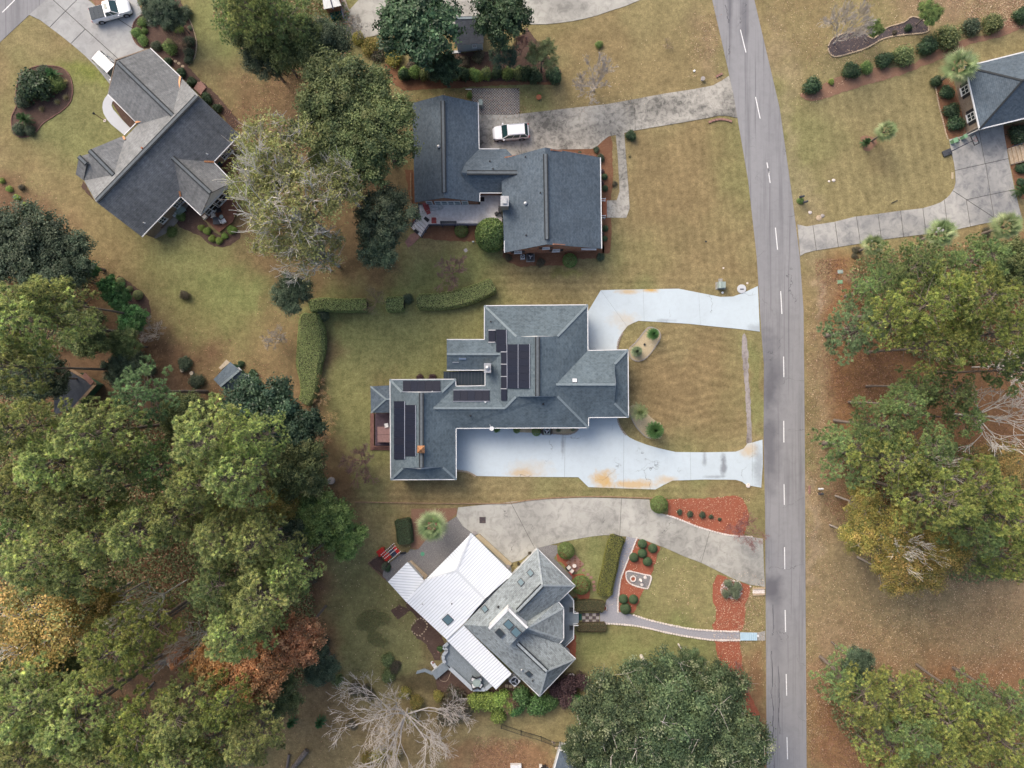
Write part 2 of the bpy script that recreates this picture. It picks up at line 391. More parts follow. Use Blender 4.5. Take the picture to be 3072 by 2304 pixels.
def ground_colour(X,Y):
    wx=X+(fbm(X*.22+50,Y*.22+50,3)-.5)*7; wy=Y+(fbm(X*.22+90,Y*.22+10,5)-.5)*7
    wx=wx+(fbm(X*1.1+50,Y*1.1+50,13,2)-.5)*1.6; wy=wy+(fbm(X*1.1+90,Y*1.1+10,15,2)-.5)*1.6
    c=np.zeros(X.shape+(3,))+C_TAN
    g=fbm(X*.06+20,Y*.06+40,21)[...,None]; c=c*(1-np.clip((g-.5)*3,0,.5))+C_GRN*np.clip((g-.5)*3,0,.5)
    g=fbm(X*.1+120,Y*.1+140,31)[...,None]; c=c*(1-np.clip((g-.52)*4,0,.5))+C_BRN*np.clip((g-.52)*4,0,.5)
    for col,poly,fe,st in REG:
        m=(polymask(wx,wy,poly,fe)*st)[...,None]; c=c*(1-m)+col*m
    # mowing passes on the front lawns: bands of grass bent one way or the other
    lot=polymask(X,Y,D(1350,700,1600,710,1620,960,1400,970,1350,860),2)
    r=X-W(2290,0).x; st=np.sin((np.abs(X-W(2060,0).x)*.3+np.abs(Y-W(0,1170).y)*1.0+2.6*(fbm(X*.15,Y*.15,41)-.5))*math.pi/.62*1.0)
    c=c*(1+ (st*lot*.13*(.3+1.4*fbm(X*.3,Y*.3,43)))[...,None])
    lot2=polymask(X,Y,D(1340,260,1600,250,1640,600,1330,600),3); st2=np.sin((X*1.0+.12*Y)*math.pi/.6)
    c=c*(1+(st2*lot2*.08)[...,None])
    lot3=polymask(X,Y,D(1750,200,2050,150,2060,400,1950,450,1760,470),3); st3=np.sin((X*1.0+.2*Y)*math.pi/.75)
    c=c*(1+(st3*lot3*.09)[...,None])
    lot4=polymask(X,Y,D(700,1040,1640,1060,1640,1085,760,1085),1.2)+polymask(X,Y,D(1060,580,1640,600,1640,625,1060,640),2); st4=np.sin((Y*1.0)*math.pi/.55)
    c=c*(1+(st4*lot4*.13)[...,None])
    f=fbm(X*.8,Y*.8,51,3); c=c*(1+(f-.5)[...,None]*.5)
    return np.clip(c,.01,1)
s=NT('ground cover'); at=s.n.new('ShaderNodeAttribute'); at.attribute_name='Col'
n1=s.mr(s.noise(1.7,8,.8),.3,.7,.58,1.45); n2=s.mr(s.noise(6,6,.85),.3,.7,.6,1.42)
mm=s.n.new('ShaderNodeVectorMath'); mm.operation='SCALE'; s.l.new(at.outputs['Color'],mm.inputs[0]); s.l.new(s.mth('MULTIPLY',n1,n2),mm.inputs['Scale'])
c=s.mix(s.mr(s.noise(5,5,.7,dist=.5),.58,.72,0,.35),mm.outputs[0],(.31,.235,.14))
c=s.mix(s.mr(s.noise(3.7,5,.7,dist=.8),.6,.75,0,.4),c,(.1,.08,.03))
s.bump(s.noise(14,5,.8),.7,.06); MAT['ground']=s.out(c,.95,.1)
gx0,gy1=W(-420,-420).x,W(-420,-420).y; gx1,gy0=W(3492,2724).x,W(3492,2724).y; st=.36
nx=int((gx1-gx0)/st); ny=int((gy1-gy0)/st)
xs=np.linspace(gx0,gx1,nx); ys=np.linspace(gy0,gy1,ny); GX,GY=np.meshgrid(xs,ys)
def tex_mesh(name,V,F,Cc,mat,parent=None,kind=None,smooth=False):
    me=bpy.data.meshes.new(name); n=len(V); V=np.asarray(V,np.float32); F=np.asarray(F,np.int32)
    me.vertices.add(n); me.vertices.foreach_set('co',V.ravel()); k=F.shape[1]
    me.loops.add(F.size); me.loops.foreach_set('vertex_index',F.ravel()); me.polygons.add(len(F))
    me.polygons.foreach_set('loop_start',np.arange(0,F.size,k,dtype=np.int32)); me.polygons.foreach_set('loop_total',np.full(len(F),k,np.int32))
    if Cc is not None:
        a=me.color_attributes.new('Col','FLOAT_COLOR','POINT'); cc=np.ones((n,4),np.float32); cc[:,:3]=Cc; a.data.foreach_set('color',cc.ravel())
    if smooth: me.polygons.foreach_set('use_smooth',np.ones(len(F),bool))
    me.update(calc_edges=True); me.materials.append(mat)
    return me
gc=ground_colour(GX,GY)
GZ=(fbm(GX*.5,GY*.5,61)-.5)*.0
idx=np.arange(nx*ny).reshape(ny,nx)
F=np.stack([idx[:-1,:-1],idx[:-1,1:],idx[1:,1:],idx[1:,:-1]],-1).reshape(-1,4)
gm=tex_mesh('ground',np.stack([GX,GY,GZ],-1).reshape(-1,3),F,gc.reshape(-1,3),MAT['ground'])
tag(link('ground',gm),kind='structure')
big=700; V=[(-big,-big,-.03),(big,-big,-.03),(big,big,-.03),(-big,big,-.03)]
tag(link('terrain',tex_mesh('terrain',V,[[0,1,2,3]],np.tile(C_OLV,(4,1)),MAT['ground'])),kind='structure')

# ---------------------------------------------------------------- sheets: roads, drives, beds
def sheet(name,poly,z,mat,parent=None,kind='structure',thick=None):
    P=[W(x,y,0) for x,y in poly]; m=MB(); m.prism([(p.x,p.y) for p in P],(-.02 if thick is None else z-thick),z)
    o=m.build(name,mat,parent)
    if kind: o['kind']=kind
    return o
def clip(poly,p,n,off=0):
    out=[]
    for i in range(len(poly)):
        a=poly[i-1]; b=poly[i]; da=(a[0]-p[0])*n[0]+(a[1]-p[1])*n[1]-off; db=(b[0]-p[0])*n[0]+(b[1]-p[1])*n[1]-off
        if (da>=0)!=(db>=0): t=da/(da-db); out.append((a[0]+t*(b[0]-a[0]),a[1]+t*(b[1]-a[1])))
        if db>=0: out.append(b)
    return out
def slabs(name,poly,z,mat,cuts,gap=.045,piece='concrete_slab'):
    "a poured drive: a bed with one slab per pour, the joints left open"
    base=sheet(name,poly,z-.035,MAT['joint'])
    P=[(W(x,y).x,W(x,y).y) for x,y in poly]; pieces=[P]
    for (a,b) in cuts:
        a=W(*a);b=W(*b); mid=((a.x+b.x)/2,(a.y+b.y)/2); d=(b-a); L=d.length; n=(-d.y/L,d.x/L)
        new=[]
        for q in pieces:
            if inside(mid,q):
                c1=clip(q,mid,n,gap/2); c2=clip(q,mid,(-n[0],-n[1]),gap/2)
                new+=[c for c in (c1,c2) if len(c)>2 and abs(area(c))>.3]
            else: new.append(q)
        pieces=new
    for q in pieces:
        m=MB(); m.prism(q,z-.034,z); m.build(piece,mat,base)
    return base
MAT['joint']=M('dark joint filler',(.06,.055,.05),None,6,.95)
def crack(s,c):
    v=s.n.new('ShaderNodeTexVoronoi'); v.feature='DISTANCE_TO_EDGE'; v.inputs['Scale'].default_value=.11
    mp=s.n.new('ShaderNodeVectorMath'); mp.operation='ADD'
    nn=s.n.new('ShaderNodeTexNoise'); nn.inputs['Scale'].default_value=.8; nn.inputs['Detail'].default_value=6; s.l.new(s.co.outputs['Object'],nn.inputs['Vector'])
    sc=s.n.new('ShaderNodeVectorMath'); sc.operation='SCALE'; sc.inputs['Scale'].default_value=2.2; s.l.new(nn.outputs['Color'],sc.inputs[0])
    s.l.new(s.co.outputs['Object'],mp.inputs[0]); s.l.new(sc.outputs[0],mp.inputs[1]); s.l.new(mp.outputs[0],v.inputs['Vector'])
    ln=s.mth('MULTIPLY',s.mr(v.outputs['Distance'],.0,.005,1,0),s.mr(s.noise(.3,2),.5,.62))
    return s.mix(s.mth('MULTIPLY',ln,.8),c,(.05,.05,.055))
def asphalt_extra(s,c):
    # worn wheel paths, tar streaks and darker patches, the broad ones painted shadow smudges
    st=s.mr(s.noise(1,5,.65,sc=(1.1,.05,1)),.5,.72,0,.55); c=s.mix(st,c,(.11,.11,.12)); c=s.mix(s.mr(s.noise(1,3,.6,sc=(3.5,.03,1)),.6,.66,0,.5),c,(.08,.08,.09))
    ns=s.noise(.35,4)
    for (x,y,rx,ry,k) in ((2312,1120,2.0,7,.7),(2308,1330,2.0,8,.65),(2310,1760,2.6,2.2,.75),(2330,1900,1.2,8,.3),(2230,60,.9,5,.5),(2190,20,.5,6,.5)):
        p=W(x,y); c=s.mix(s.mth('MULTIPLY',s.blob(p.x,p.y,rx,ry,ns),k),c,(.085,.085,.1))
    return crack(s,c)
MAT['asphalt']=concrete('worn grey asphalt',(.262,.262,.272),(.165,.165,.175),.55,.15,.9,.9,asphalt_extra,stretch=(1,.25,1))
MAT['tar']=M('crack sealing tar',(.10,.10,.11),None,5,.6)
MAT['line']=M('white road paint',(.8,.8,.8),(.62,.62,.62),5,.6)
EL=T(1536,0,1240,-2600,1285,-300,1297,0,1400,450,1460,760,1530,1170,1585,1659)+T(1536,768,1615,490,1632,700,1630,1190,1640,1659)+T(1536,1536,1645,830,1650,1659,1655,2300,1670,4600)
ER=T(2304,0,-185,-2600,-140,-300,-89,0,0,380,75,700,150,1230,205,1659)+T(2304,768,230,350,238,1200,240,1659)+T(2304,1536,243,600,250,1659,258,2300,273,4600)
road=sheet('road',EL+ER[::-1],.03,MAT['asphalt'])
def dash(a,b,parent,w=.12,z=.036):
    a=W(*a,z);b=W(*b,z); d=(b-a).normalized(); n=Vector((-d.y,d.x,0))*w/2
    m=MB(); m.prism([a-n,a+n,b+n,b-n],z-.004,z); return m.build('lane_dash',MAT['line'],parent)
DA=T(1536,0,1480,192,1516,340,1578,628,1608,768,1652,1053,1667,1130)
DA+=T(2304,0,48,1475,62,1618)+T(2304,768,82,228,90,375,101,652,103,785,102,1068,103,1208,104,1478,106,1612)+T(2304,1536,107,228,109,370,111,635,114,777,118,1050,121,1190,123,1458,127,1602,130,1880,132,2020)
DA+=T(2304,0,0,1090,14,1185)
DA+=T(1536,0,1370,-230,1405,-90)
for i in range(0,len(DA),2): dash(DA[i],DA[i+1],road)
for l in ((1568,1659,1556,1500,1560,1320,1548,1180,1556,1060,1545,900),(1590,1000,1600,1140,1594,1300,1603,1440),(1380,30,1392,70,1404,150),(1556,600,1560,760,1552,800)):
    oy=1536 if l[0]>1500 or l[1]==1000 else 0; q=T(1536 if l[0]!=1590 else 1536,oy if l[0] not in (1380,) else 0,*l); q=[W(x+(62 if oy else 0),y,.034) for x,y in smooth_open(q,5)]; er=random.Random(len(q)); m=MB()
    for i in range(1,len(q)): a_,b_=q[i-1],q[i]; w=er.uniform(.03,.07); j=er.uniform(-.08,.08); m.add([a_+Vector((j-w,0,0)),a_+Vector((j+w,0,0)),b_+Vector((j+w,0,0)),b_+Vector((j-w,0,0))],[(0,1,2,3)])
    m.build('tar_seal',MAT['tar'],road)
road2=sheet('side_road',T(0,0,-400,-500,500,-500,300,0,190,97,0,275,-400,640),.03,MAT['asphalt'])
dash(T(0,0,15,80)[0],T(0,0,95,0)[0],road2); dash(T(0,0,-190,270)[0],T(0,0,-100,185)[0],road2)

def stainD(s,c):
    ns=s.noise(.9,5,.7)
    def b(x,y,rx,ry,k,col,c):
        p=W(x,y); return s.mix(s.mth('MULTIPLY',s.blob(p.x,p.y,rx,ry,ns),k),c,col)
    # rust and clay stains along the edges, a leak mark and tyre scuffs
    for (x,y,rx,ry,k) in ((1810,1440,2.2,1.7,.8),(1905,1453,4.5,.9,.7),(2000,1440,2,.7,.5),(1565,1420,2.6,.9,.5),(1590,1408,4,1.6,.25),(1885,875,2.0,.5,.6),(1955,870,1.4,.5,.9),(1870,960,2.6,1.4,.25),(1885,995,1.5,2.4,.25),(2245,1350,1.7,1.3,.5)):
        c=b(x,y,rx,ry,k,(.50,.30,.07),c)
    c=crack(s,c)
    for (x,y,rx,ry,k) in ((1688,1330,.3,2.2,.6),(2170,1395,.55,2.4,.8),(2113,1372,.4,1.5,.6),(2145,1430,1.8,.3,.5),(2275,1400,1.0,4,.5),(2265,985,1.4,.8,.4),(1990,962,2,.3,.4)):
        c=b(x,y,rx,ry,k,(.16,.17,.19),c)
    return c
MAT['drive_main']=concrete('whitewashed concrete',(.50,.575,.62),(.41,.465,.50),.7,.14,1.3,.7,stainD)
MAT['drive_mossy']=concrete('mildewed concrete',(.44,.42,.375),(.10,.098,.09),1.35,.16,1.6,.9,crack)
MAT['drive_grey']=concrete('weathered pale concrete',(.44,.43,.39),(.2,.195,.18),1.15,.11,.9,.9,crack)
MAT['drive_nw']=concrete('light grey concrete',(.39,.395,.39),(.2,.2,.2),.9,.1,.8,.9)
MAT['drive_east']=concrete('grey mottled concrete',(.42,.41,.385),(.15,.155,.165),1.05,.13,.9,.9)
MAT['path_white']=concrete('pale concrete',(.5,.52,.55),(.4,.41,.43),.6)
dn=T(1536,768,470,640,480,380,497,352,575,222,700,218,850,216,1080,212,1210,238,1350,265,1432,263,1500,238,1592,195,1597,300,1605,490,1480,474,1300,456,1150,440,960,428,820,420,790,432,750,452,718,492,700,530,690,560,684,600,682,640)
slabs('driveway',dn,.06,MAT['drive_main'],[(T(1536,768,575,222)[0],T(1536,768,740,450)[0]),(T(1536,768,850,216)[0],T(1536,768,856,420)[0]),(T(1536,768,1210,236)[0],T(1536,768,1220,447)[0])],.02)
ds=T(1536,768,683,1030,688,1070,700,1110,730,1150,760,1175,800,1195,870,1222,950,1245,1060,1270,1250,1272,1450,1268,1500,1248,1525,1215,1560,1208,1622,1190,1625,1340,1614,1500,1520,1485,1490,1462,1450,1450,1250,1448,1040,1455,985,1482,930,1512,700,1505,495,1497,430,1433,200,1431,0,1430)+T(768,768,1430,1425,1390,1405,1340,1392,1296,1386,1290,1100)+T(1536,768,0,1100,440,1100,490,1080,490,1030)
slabs('driveway',ds,.06,MAT['drive_main'],[(T(1536,768,345,1110)[0],T(1536,768,340,1430)[0]),(T(1536,768,725,1145)[0],T(1536,768,722,1505)[0]),(T(1536,768,1155,1270)[0],T(1536,768,1158,1450)[0]),(T(1536,768,1556,1210)[0],T(1536,768,1556,1492)[0])],.025)
dnn=T(1536,0,-380,742,0,745,300,710,620,675,1000,605,1180,578,1300,555,1360,522,1405,492,1432,600,1460,765,1400,752,1340,750,1250,768,1100,795,950,820,800,845,725,862,670,875,625,885,585,915,555,945,520,965,400,968,225,970,100,990,0,1010,-110,1040,-120,1100,-260,1100,-260,960,-390,960)
slabs('driveway',dnn,.06,MAT['drive_mossy'],[(T(1536,0,50,750)[0],T(1536,0,60,985)[0]),(T(1536,0,-230,850)[0],T(1536,0,300,845)[0])][:1]+[(T(1536,0,790,655)[0],T(1536,0,800,845)[0])],.04)
sheet('path',T(1536,0,672,868,727,858,735,980,745,1100,755,1230,762,1350,740,1412,612,1410,612,1300,678,1298,697,1240,692,1140,684,1000),.05,MAT['drive_mossy'])
de=T(2304,0,190,1455,250,1468,320,1455,430,1438,560,1405,700,1388,850,1367,930,1358,1000,1350,1070,1330,1120,1310,1155,1285,1180,1260,1205,1220,1215,1180,1212,1120,1205,1060,1190,1000,1172,905,1260,880,1370,800,1520,790,1530,880,1545,960,1560,1050,1575,1120,1595,1225,1645,1420,1560,1428,1500,1432,1400,1448,1220,1487,1000,1520,760,1550,600,1578,300,1625,240,1640,208,1659)
c_=lambda *f: tuple(T(2304,0,*f))
slabs('driveway',de,.06,MAT['drive_east'],[c_(1210,1245,1283,1293),c_(290,1462,312,1620),c_(433,1440,455,1598),c_(572,1405,597,1570),c_(712,1392,735,1555),c_(858,1370,878,1540),c_(1003,1355,1022,1515),c_(1143,1308,1163,1490),c_(1283,1295,1310,1468),c_(1213,1105,1570,1025),c_(1283,1295,1590,1230),c_(1375,900,1405,1060),c_(1410,1070,1438,1255),c_(1440,1270,1468,1440)],.07)
dse=T(768,1536,1310,-30,1302,10,1300,28,1340,90,1400,135,1500,260,1600,340,1659,400)+T(1536,1536,-10,330,60,310,165,232,250,212,320,195,400,178,500,160,600,149,740,158,870,185,1000,235,1110,285,1230,330,1330,380,1430,430,1540,470,1638,485,1630,320,1625,172,1560,163,1480,158,1400,148,1300,125,1200,95,1100,55,1000,18,920,-5)+T(1536,768,900,1640,890,1578,700,1570,480,1565,350,1570,200,1576,0,1592)
slabs('driveway',dse,.06,MAT['drive_grey'],[(T(1536,1536,35,20)[0],T(1536,1536,135,210)[0]),(T(1536,1536,708,-60)[0],T(1536,1536,698,150)[0]),(T(1536,1536,1280,130)[0],T(1536,1536,1228,320)[0])],.05)
dnw=T(0,0,190,97,300,0,420,-200,560,-150,575,0,640,58,760,20,870,-40,925,88,890,120,868,150,856,200,858,230,870,262,890,290,920,312,1000,350,1000,500,700,612,712,545,660,478,620,430,550,360,480,300,400,235,320,175,260,130)
c_=lambda *f: tuple(T(0,0,*f))
slabs('driveway',dnw,.06,MAT['drive_nw'],[c_(345,0,770,385),c_(500,0,420,80),c_(410,90,330,172),c_(560,185,455,290),c_(760,120,830,165)],.08)
sheet('driveway',T(768,0,515,140,590,85,625,45,665,0,700,-120,1659,-120,1659,190,1300,230,1200,200,1000,160,800,225,640,262,590,262,520,205),.055,MAT['drive_grey'])
sheet('driveway',T(1536,0,-60,-200,-60,150,60,150,130,158,220,158,300,150,390,138,480,120,560,98,640,70,740,38,830,0,1100,-140,1100,-200),.052,MAT['drive_grey'])
sheet('brick_walk',T(768,0,480,-60,560,-60,600,55,620,75,560,100,545,60),.058,MAT['brick_tan'])
sheet('path',T(0,0,700,612,680,638,668,665,665,700,672,735,695,775,720,805,805,875,850,835,800,785,765,745,735,710,724,685,728,662,745,645,790,600,760,580),.055,MAT['path_white'])
# gravel terrace and paths of the angled house
def aggr(name,c,d):
    s=NT(name); v=s.n.new('ShaderNodeTexVoronoi'); v.inputs['Scale'].default_value=9; s.l.new(s.co.outputs['Object'],v.inputs['Vector'])
    cc=s.mix(s.mr(v.outputs['Distance'],.1,.6),c,d); cc=s.mix(s.mr(s.noise(1.2,5,.7),.45,.7,0,.45),cc,d); s.bump(v.outputs['Distance'],.3,.02); return s.out(cc,.9,.2)
MAT['gravel']=aggr('exposed aggregate paving',(.30,.285,.28),(.17,.165,.165))
MAT['path_grey']=aggr('fine grey gravel',(.34,.34,.37),(.26,.26,.285))
sheet('terrace',T(768,1536,1300,28,1230,72,1150,130,1085,200,1055,238,1030,246,1000,240,985,262,940,270,860,335,825,385,820,420,850,450,960,560,1100,520,1200,420,1420,200,1410,135,1340,90),.045,MAT['gravel'])
sheet('path',T(1536,1536,742,150,810,160,790,215,770,260,745,320,720,380,708,415,700,450,694,500,690,560,688,645,760,660,830,682,900,700,1010,728,1130,752,1210,760,1300,766,1475,774,1475,828,1400,830,1300,826,1150,805,1000,776,900,752,800,735,710,725,620,722,570,716,570,652,590,630,605,600,612,570,640,545,655,490,665,430,678,360,690,300,712,230,735,190),.05,MAT['path_grey'])
wk=sheet('walk',T(1536,1536,100,230,165,215,250,215,290,215,300,260,270,300,330,360,390,420,380,470,300,400),.048,MAT['gravel'])

# mulch beds
MAT['drainage']=concrete('bare grey washout',(.33,.3,.29),(.13,.11,.1),1.1,.6,2.2,.95,stretch=(1,.3,1))
def mulch(name,a,b,l):
    s=NT(name); c=s.mix(s.mr(s.noise(6,7,.85),.35,.65),a,b); c=s.mix(s.mr(s.noise(7,6,.85,dist=1),.56,.68,0,.6),c,l); c=s.mix(s.mr(s.noise(1.6,5,.75),.52,.7,0,.35),c,l)
    c=s.mix(s.mr(s.noise(.5,3),.4,.7,0,.35),c,b); s.bump(s.noise(16,5,.8),.8,.06); return s.out(c,.95,.1)
MAT['mulch_red']=mulch('red bark mulch',(.34,.115,.07),(.23,.075,.045),(.48,.26,.18))
MAT['mulch_straw']=mulch('pine straw',(.22,.115,.07),(.15,.075,.045),(.36,.22,.13))
MAT['mulch_brown']=mulch('dark brown mulch',(.12,.08,.065),(.07,.045,.038),(.24,.17,.13))
MAT['mulch_pink']=mulch('pinkish straw mulch',(.28,.17,.12),(.19,.105,.07),(.38,.28,.2))
MAT['gravel_tan']=mulch('tan pebbles',(.5,.42,.28),(.36,.29,.19),(.62,.56,.44))
MAT['slate_dark']=mulch('dark slate chips',(.1,.085,.09),(.06,.05,.055),(.3,.22,.18))
ER_=random.Random(11)
def bed(poly,mat,z=.03,name='garden_bed',sm=4):
    P=smooth(poly,sm) if sm>1 else poly
    if z<.034:      # ragged edge, bark and straw spill over the grass
        Q=[]
        for i in range(len(P)):
            a_,b_=P[i-1],P[i]; n=max(1,int(math.dist(a_,b_)/7))
            for k in range(n): t=k/n; Q.append((a_[0]+(b_[0]-a_[0])*t+ER_.uniform(-2,2),a_[1]+(b_[1]-a_[1])*t+ER_.uniform(-2,2)))
        P=Q
    return sheet(name,P,z,MAT[mat])
b3=lambda *f: T(1536,1536,*f)
bed(b3(817,170,960,226,925,330,905,400,880,480,850,510,790,655,692,650,690,560,700,450,722,380,770,265),'mulch_red',sm=1)
bed(b3(1340,402,1440,445,1545,482,1512,600,1492,766,1302,764,1320,700,1325,640,1305,590,1298,540,1305,470),'mulch_red',sm=2)
bed(b3(1312,832,1475,834,1488,950,1500,1100,1600,1300,1640,1659,1580,1500,1440,1200,1330,930),'mulch_red',z=.028,sm=1)
bed(T(1536,768,1000,1577,1100,1572,1250,1572,1350,1562,1440,1550,1490,1570,1520,1620,1535,1690)+b3(1530,60,1500,158,1400,146,1300,122,1200,93,1100,53,1005,18)+T(1536,768,1010,1640),'mulch_red',sm=1)
bed(b3(285,270,330,255,380,330,385,400,440,400,480,420,500,470,500,560,430,560,410,500,390,430,340,340,300,320),'mulch_red',sm=2)
bed(b3(345,870,400,790,415,800,415,950,380,930),'mulch_red',sm=1)
bed(b3(400,540,425,560,430,640,402,640),'mulch_red',sm=1)
bed(b3(590,600,612,600,618,640,590,640),'mulch_red',sm=1,z=.06)
bed(T(1536,0,582,905,640,870,650,1000,655,1150,640,1290,582,1292),'mulch_straw',z=.028,sm=2)
bed(T(1536,0,580,1412,640,1414,645,1500,640,1580,636,1640,582,1640),'mulch_straw',sm=1)
bed(T(1536,0,100,968,400,965,520,965,560,940,600,900,640,905,600,1040,560,1040,300,1000,0,1040),'mulch_straw',z=.034,sm=1)
bed(T(768,0,1090,1470,1300,1460,1450,1450,1450,1550,1330,1565,1200,1555,1070,1540,1060,1500),'mulch_straw',sm=2)
bed(T(1536,768,-70,-160,570,-160,600,-60,600,-10,560,20,430,18,330,65,200,62,60,70,-20,45,-60,0),'mulch_straw',sm=1)
bed(T(768,0,965,1100,1020,1100,1050,1330,1050,1400,1005,1500,1000,1300),'mulch_straw',sm=1)
bed(T(768,0,830,420,930,420,930,520,1200,525,1659,530)+T(1536,0,300,530,300,548,0,548)+T(768,0,1200,575,960,585,880,540),'mulch_straw',z=.032,sm=1)
bed(T(768,0,1100,360,1659,320)+T(1536,0,100,180,320,470,310,545,0,545)+T(768,0,960,560,920,470,1000,400),'mulch_brown',z=.029,sm=1)
bed(T(0,0,108,690,95,655,105,600,120,520,150,470,240,430,330,428,400,440,450,485,468,540,472,600,455,665,400,720,340,760,280,800,240,850,190,882,130,888,90,860,78,820,78,760),'mulch_brown')
bed(T(0,0,905,-40,925,90,870,150,858,200,860,235,890,290,925,315,970,310,1060,380,1180,500,1290,610,1450,750,1490,830,1560,830,1530,760,1400,610,1300,520,1215,430,1260,380,1275,280,1250,180,1200,80,1150,-40),'mulch_brown',sm=1)
bed(T(0,0,728,668,742,650,790,700,878,790,878,812,850,835,790,770),'mulch_brown',z=.04,sm=1)
bed(T(0,0,640,-30,590,-30,575,-10,640,55,740,20,800,-40),'mulch_pink',sm=1)
bed(T(0,0,1180,1320,1240,1320,1300,1400,1350,1460,1430,1530,1500,1480,1560,1500,1540,1560,1440,1605,1350,1580,1300,1530,1200,1490,1140,1440),'mulch_brown',sm=2)
bed(T(0,0,535,1170,620,1310,600,1290,560,1250,530,1210),'mulch_brown',sm=1)
bed(T(0,768,750,150,800,140,870,200,940,250,975,330,940,420,700,300),'mulch_brown',sm=2)
bed(T(2304,0,210,620,230,600,330,560,470,490,600,500,690,440,830,440,950,410,1100,320,1250,260,1420,220,1560,120,1659,110,1800,60,1800,120,1659,180,1500,240,1300,290,1180,360,1000,430,850,490,640,550,480,600,330,650,260,655),'mulch_pink',sm=2)
bed(T(2304,0,388,300,420,250,500,215,600,205,680,250,760,185,880,145,930,110,1000,130,1040,190,1000,215,850,230,740,255,640,310,520,350,430,368,395,340),'slate_dark',z=.034,sm=3)
bed(T(2304,0,1075,530,1130,500,1200,520,1230,640,1260,760,1290,860,1262,885,1180,905,1150,860,1110,700),'mulch_straw',sm=1)
bed(T(2304,0,1205,600,1260,540,1310,600,1350,760,1360,830,1270,885,1260,870,1280,800,1240,680),'mulch_pink',z=.035,sm=1)
bed(T(2304,0,1524,815,1700,790,1700,930,1545,965),'mulch_straw',sm=1)
bed(T(2304,0,1572,1070,1700,1040,1700,1300,1620,1280),'mulch_straw',sm=1)
bed(T(2304,0,600,890,640,880,700,900,700,940,655,975,615,960),'mulch_pink')
bed(T(768,1536,1005,-20,1300,-25,1302,10,1230,75,1150,135,1085,200,1050,243,1005,235,1010,120),'mulch_pink',z=.036,sm=1)
bed(T(768,1536,730,330,800,280,860,340,830,420,780,370),'mulch_brown',sm=1)
bed(T(768,1536,960,560,1000,600,1100,700,1200,800,1230,860,1190,880,1200,960,1160,960,1100,850,1040,820,1000,760,1050,690,980,620),'mulch_brown',z=.026,sm=1)
bed(T(768,1536,870,640,930,600,1000,640,920,700),'mulch_brown',z=.024,sm=1)
bed(T(768,1536,1160,1060,1250,1020,1400,1160,1580,1150,1659,1060)+b3(30,1110,170,1210,60,1210)+T(768,1536,1400,1180,1180,1160),'mulch_brown',sm=1)
bed(T(1536,768,762,595,800,560,870,475,900,462,945,480,962,520,940,570,880,650,830,680,790,675,765,650),'gravel_tan',sm=3)
bed(T(1536,768,758,985,790,965,840,980,900,1050,960,1080,980,1130,960,1180,900,1180,860,1165,800,1100,765,1030),'gravel_tan',sm=3)
bed(T(1536,768,10,1118,430,1118,420,1135,390,1150,340,1155,10,1140),'gravel_tan',z=.065,sm=1)
bed(b3(740,390,760,380,900,415,895,460,870,492,800,475,760,450,740,420),'gravel',z=.05,sm=3)
# eroded gutter of bare grey ground along the front lawn
bed(T(1536,768,1492,510,1515,515,1530,640,1535,800,1545,950,1552,1100,1552,1215,1522,1215,1520,1050,1512,900,1505,780,1492,650),'drainage',z=.02,sm=2,name='drainage_channel')
# ---------------------------------------------------------------- houses
def slope(root,P,mat,name='roof_slope',thick=.14,u=None,label=None):
    """one roof plane from its corner points; texture runs along the eave and up the fall"""
    P=[Vector(p) for p in P]; n=Vector((0,0,0))
    for i in range(len(P)):
        a=P[i-1];b=P[i]; n+=Vector(((a.y-b.y)*(a.z+b.z),(a.z-b.z)*(a.x+b.x),(a.x-b.x)*(a.y+b.y)))
    n.normalize()
    if n.z<0: n=-n; P=P[::-1]
    h=Vector((0,0,1)).cross(n)
    h=h.normalized() if h.length>1e-3 else Vector((1,0,0)); v=n.cross(h)
    off=wl(root); tri=tessellate_polygon([P]); k=len(P)
    V=[p-off for p in P]+[p-off-n*thick for p in P]; F=[]
    for t in tri:
        a,b,c=t; 
        if (P[b]-P[a]).cross(P[c]-P[a]).dot(n)<0: a,c=c,a
        F.append((a,b,c)); F.append((k+c,k+b,k+a))
    for i in range(k): j=(i+1)%k; F.append((i,k+i,k+j,j))
    me=bpy.data.meshes.new(name); me.from_pydata([tuple(p) for p in V],[],F); uv=me.uv_layers.new(name='UVMap')
    for l in me.loops:
        p=V[l.vertex_index]+off; uv.data[l.index].uv=(p.dot(h),p.dot(v))
    me.update(); o=link(name,me,root,mat); o['n']=list(n) ; o['c']=list(P[0])
    del o['n']; del o['c']
    if label: o['label']=label
    return (P[0],n,h,v)
def hit(px,py,plane,off=0):
    "where the line of sight through a photo pixel meets a roof plane"
    p0,n=plane[0],plane[1]; o=Vector((0,0,H)); d=W(px,py,0)-o; t=(p0+n*off-o).dot(n)/d.dot(n); return o+d*t
def on_plane(root,name,px,py,plane,w,h,t,mat,rot=0,off=0,build=True):
    c=hit(px,py,plane,off+t/2); u=(plane[2]*math.cos(rot)+plane[3]*math.sin(rot)); v=plane[1].cross(u)
    m=MB(); vs=[]
    for dz in (-t/2,t/2):
        for a,b in ((-w/2,-h/2),(w/2,-h/2),(w/2,h/2),(-w/2,h/2)): vs.append(c+u*a+v*b+plane[1]*dz)
    m.add(vs,[(0,3,2,1),(4,5,6,7),(0,1,5,4),(1,2,6,5),(2,3,7,6),(3,0,4,7)])
    o=m.build(name,mat,root); return o
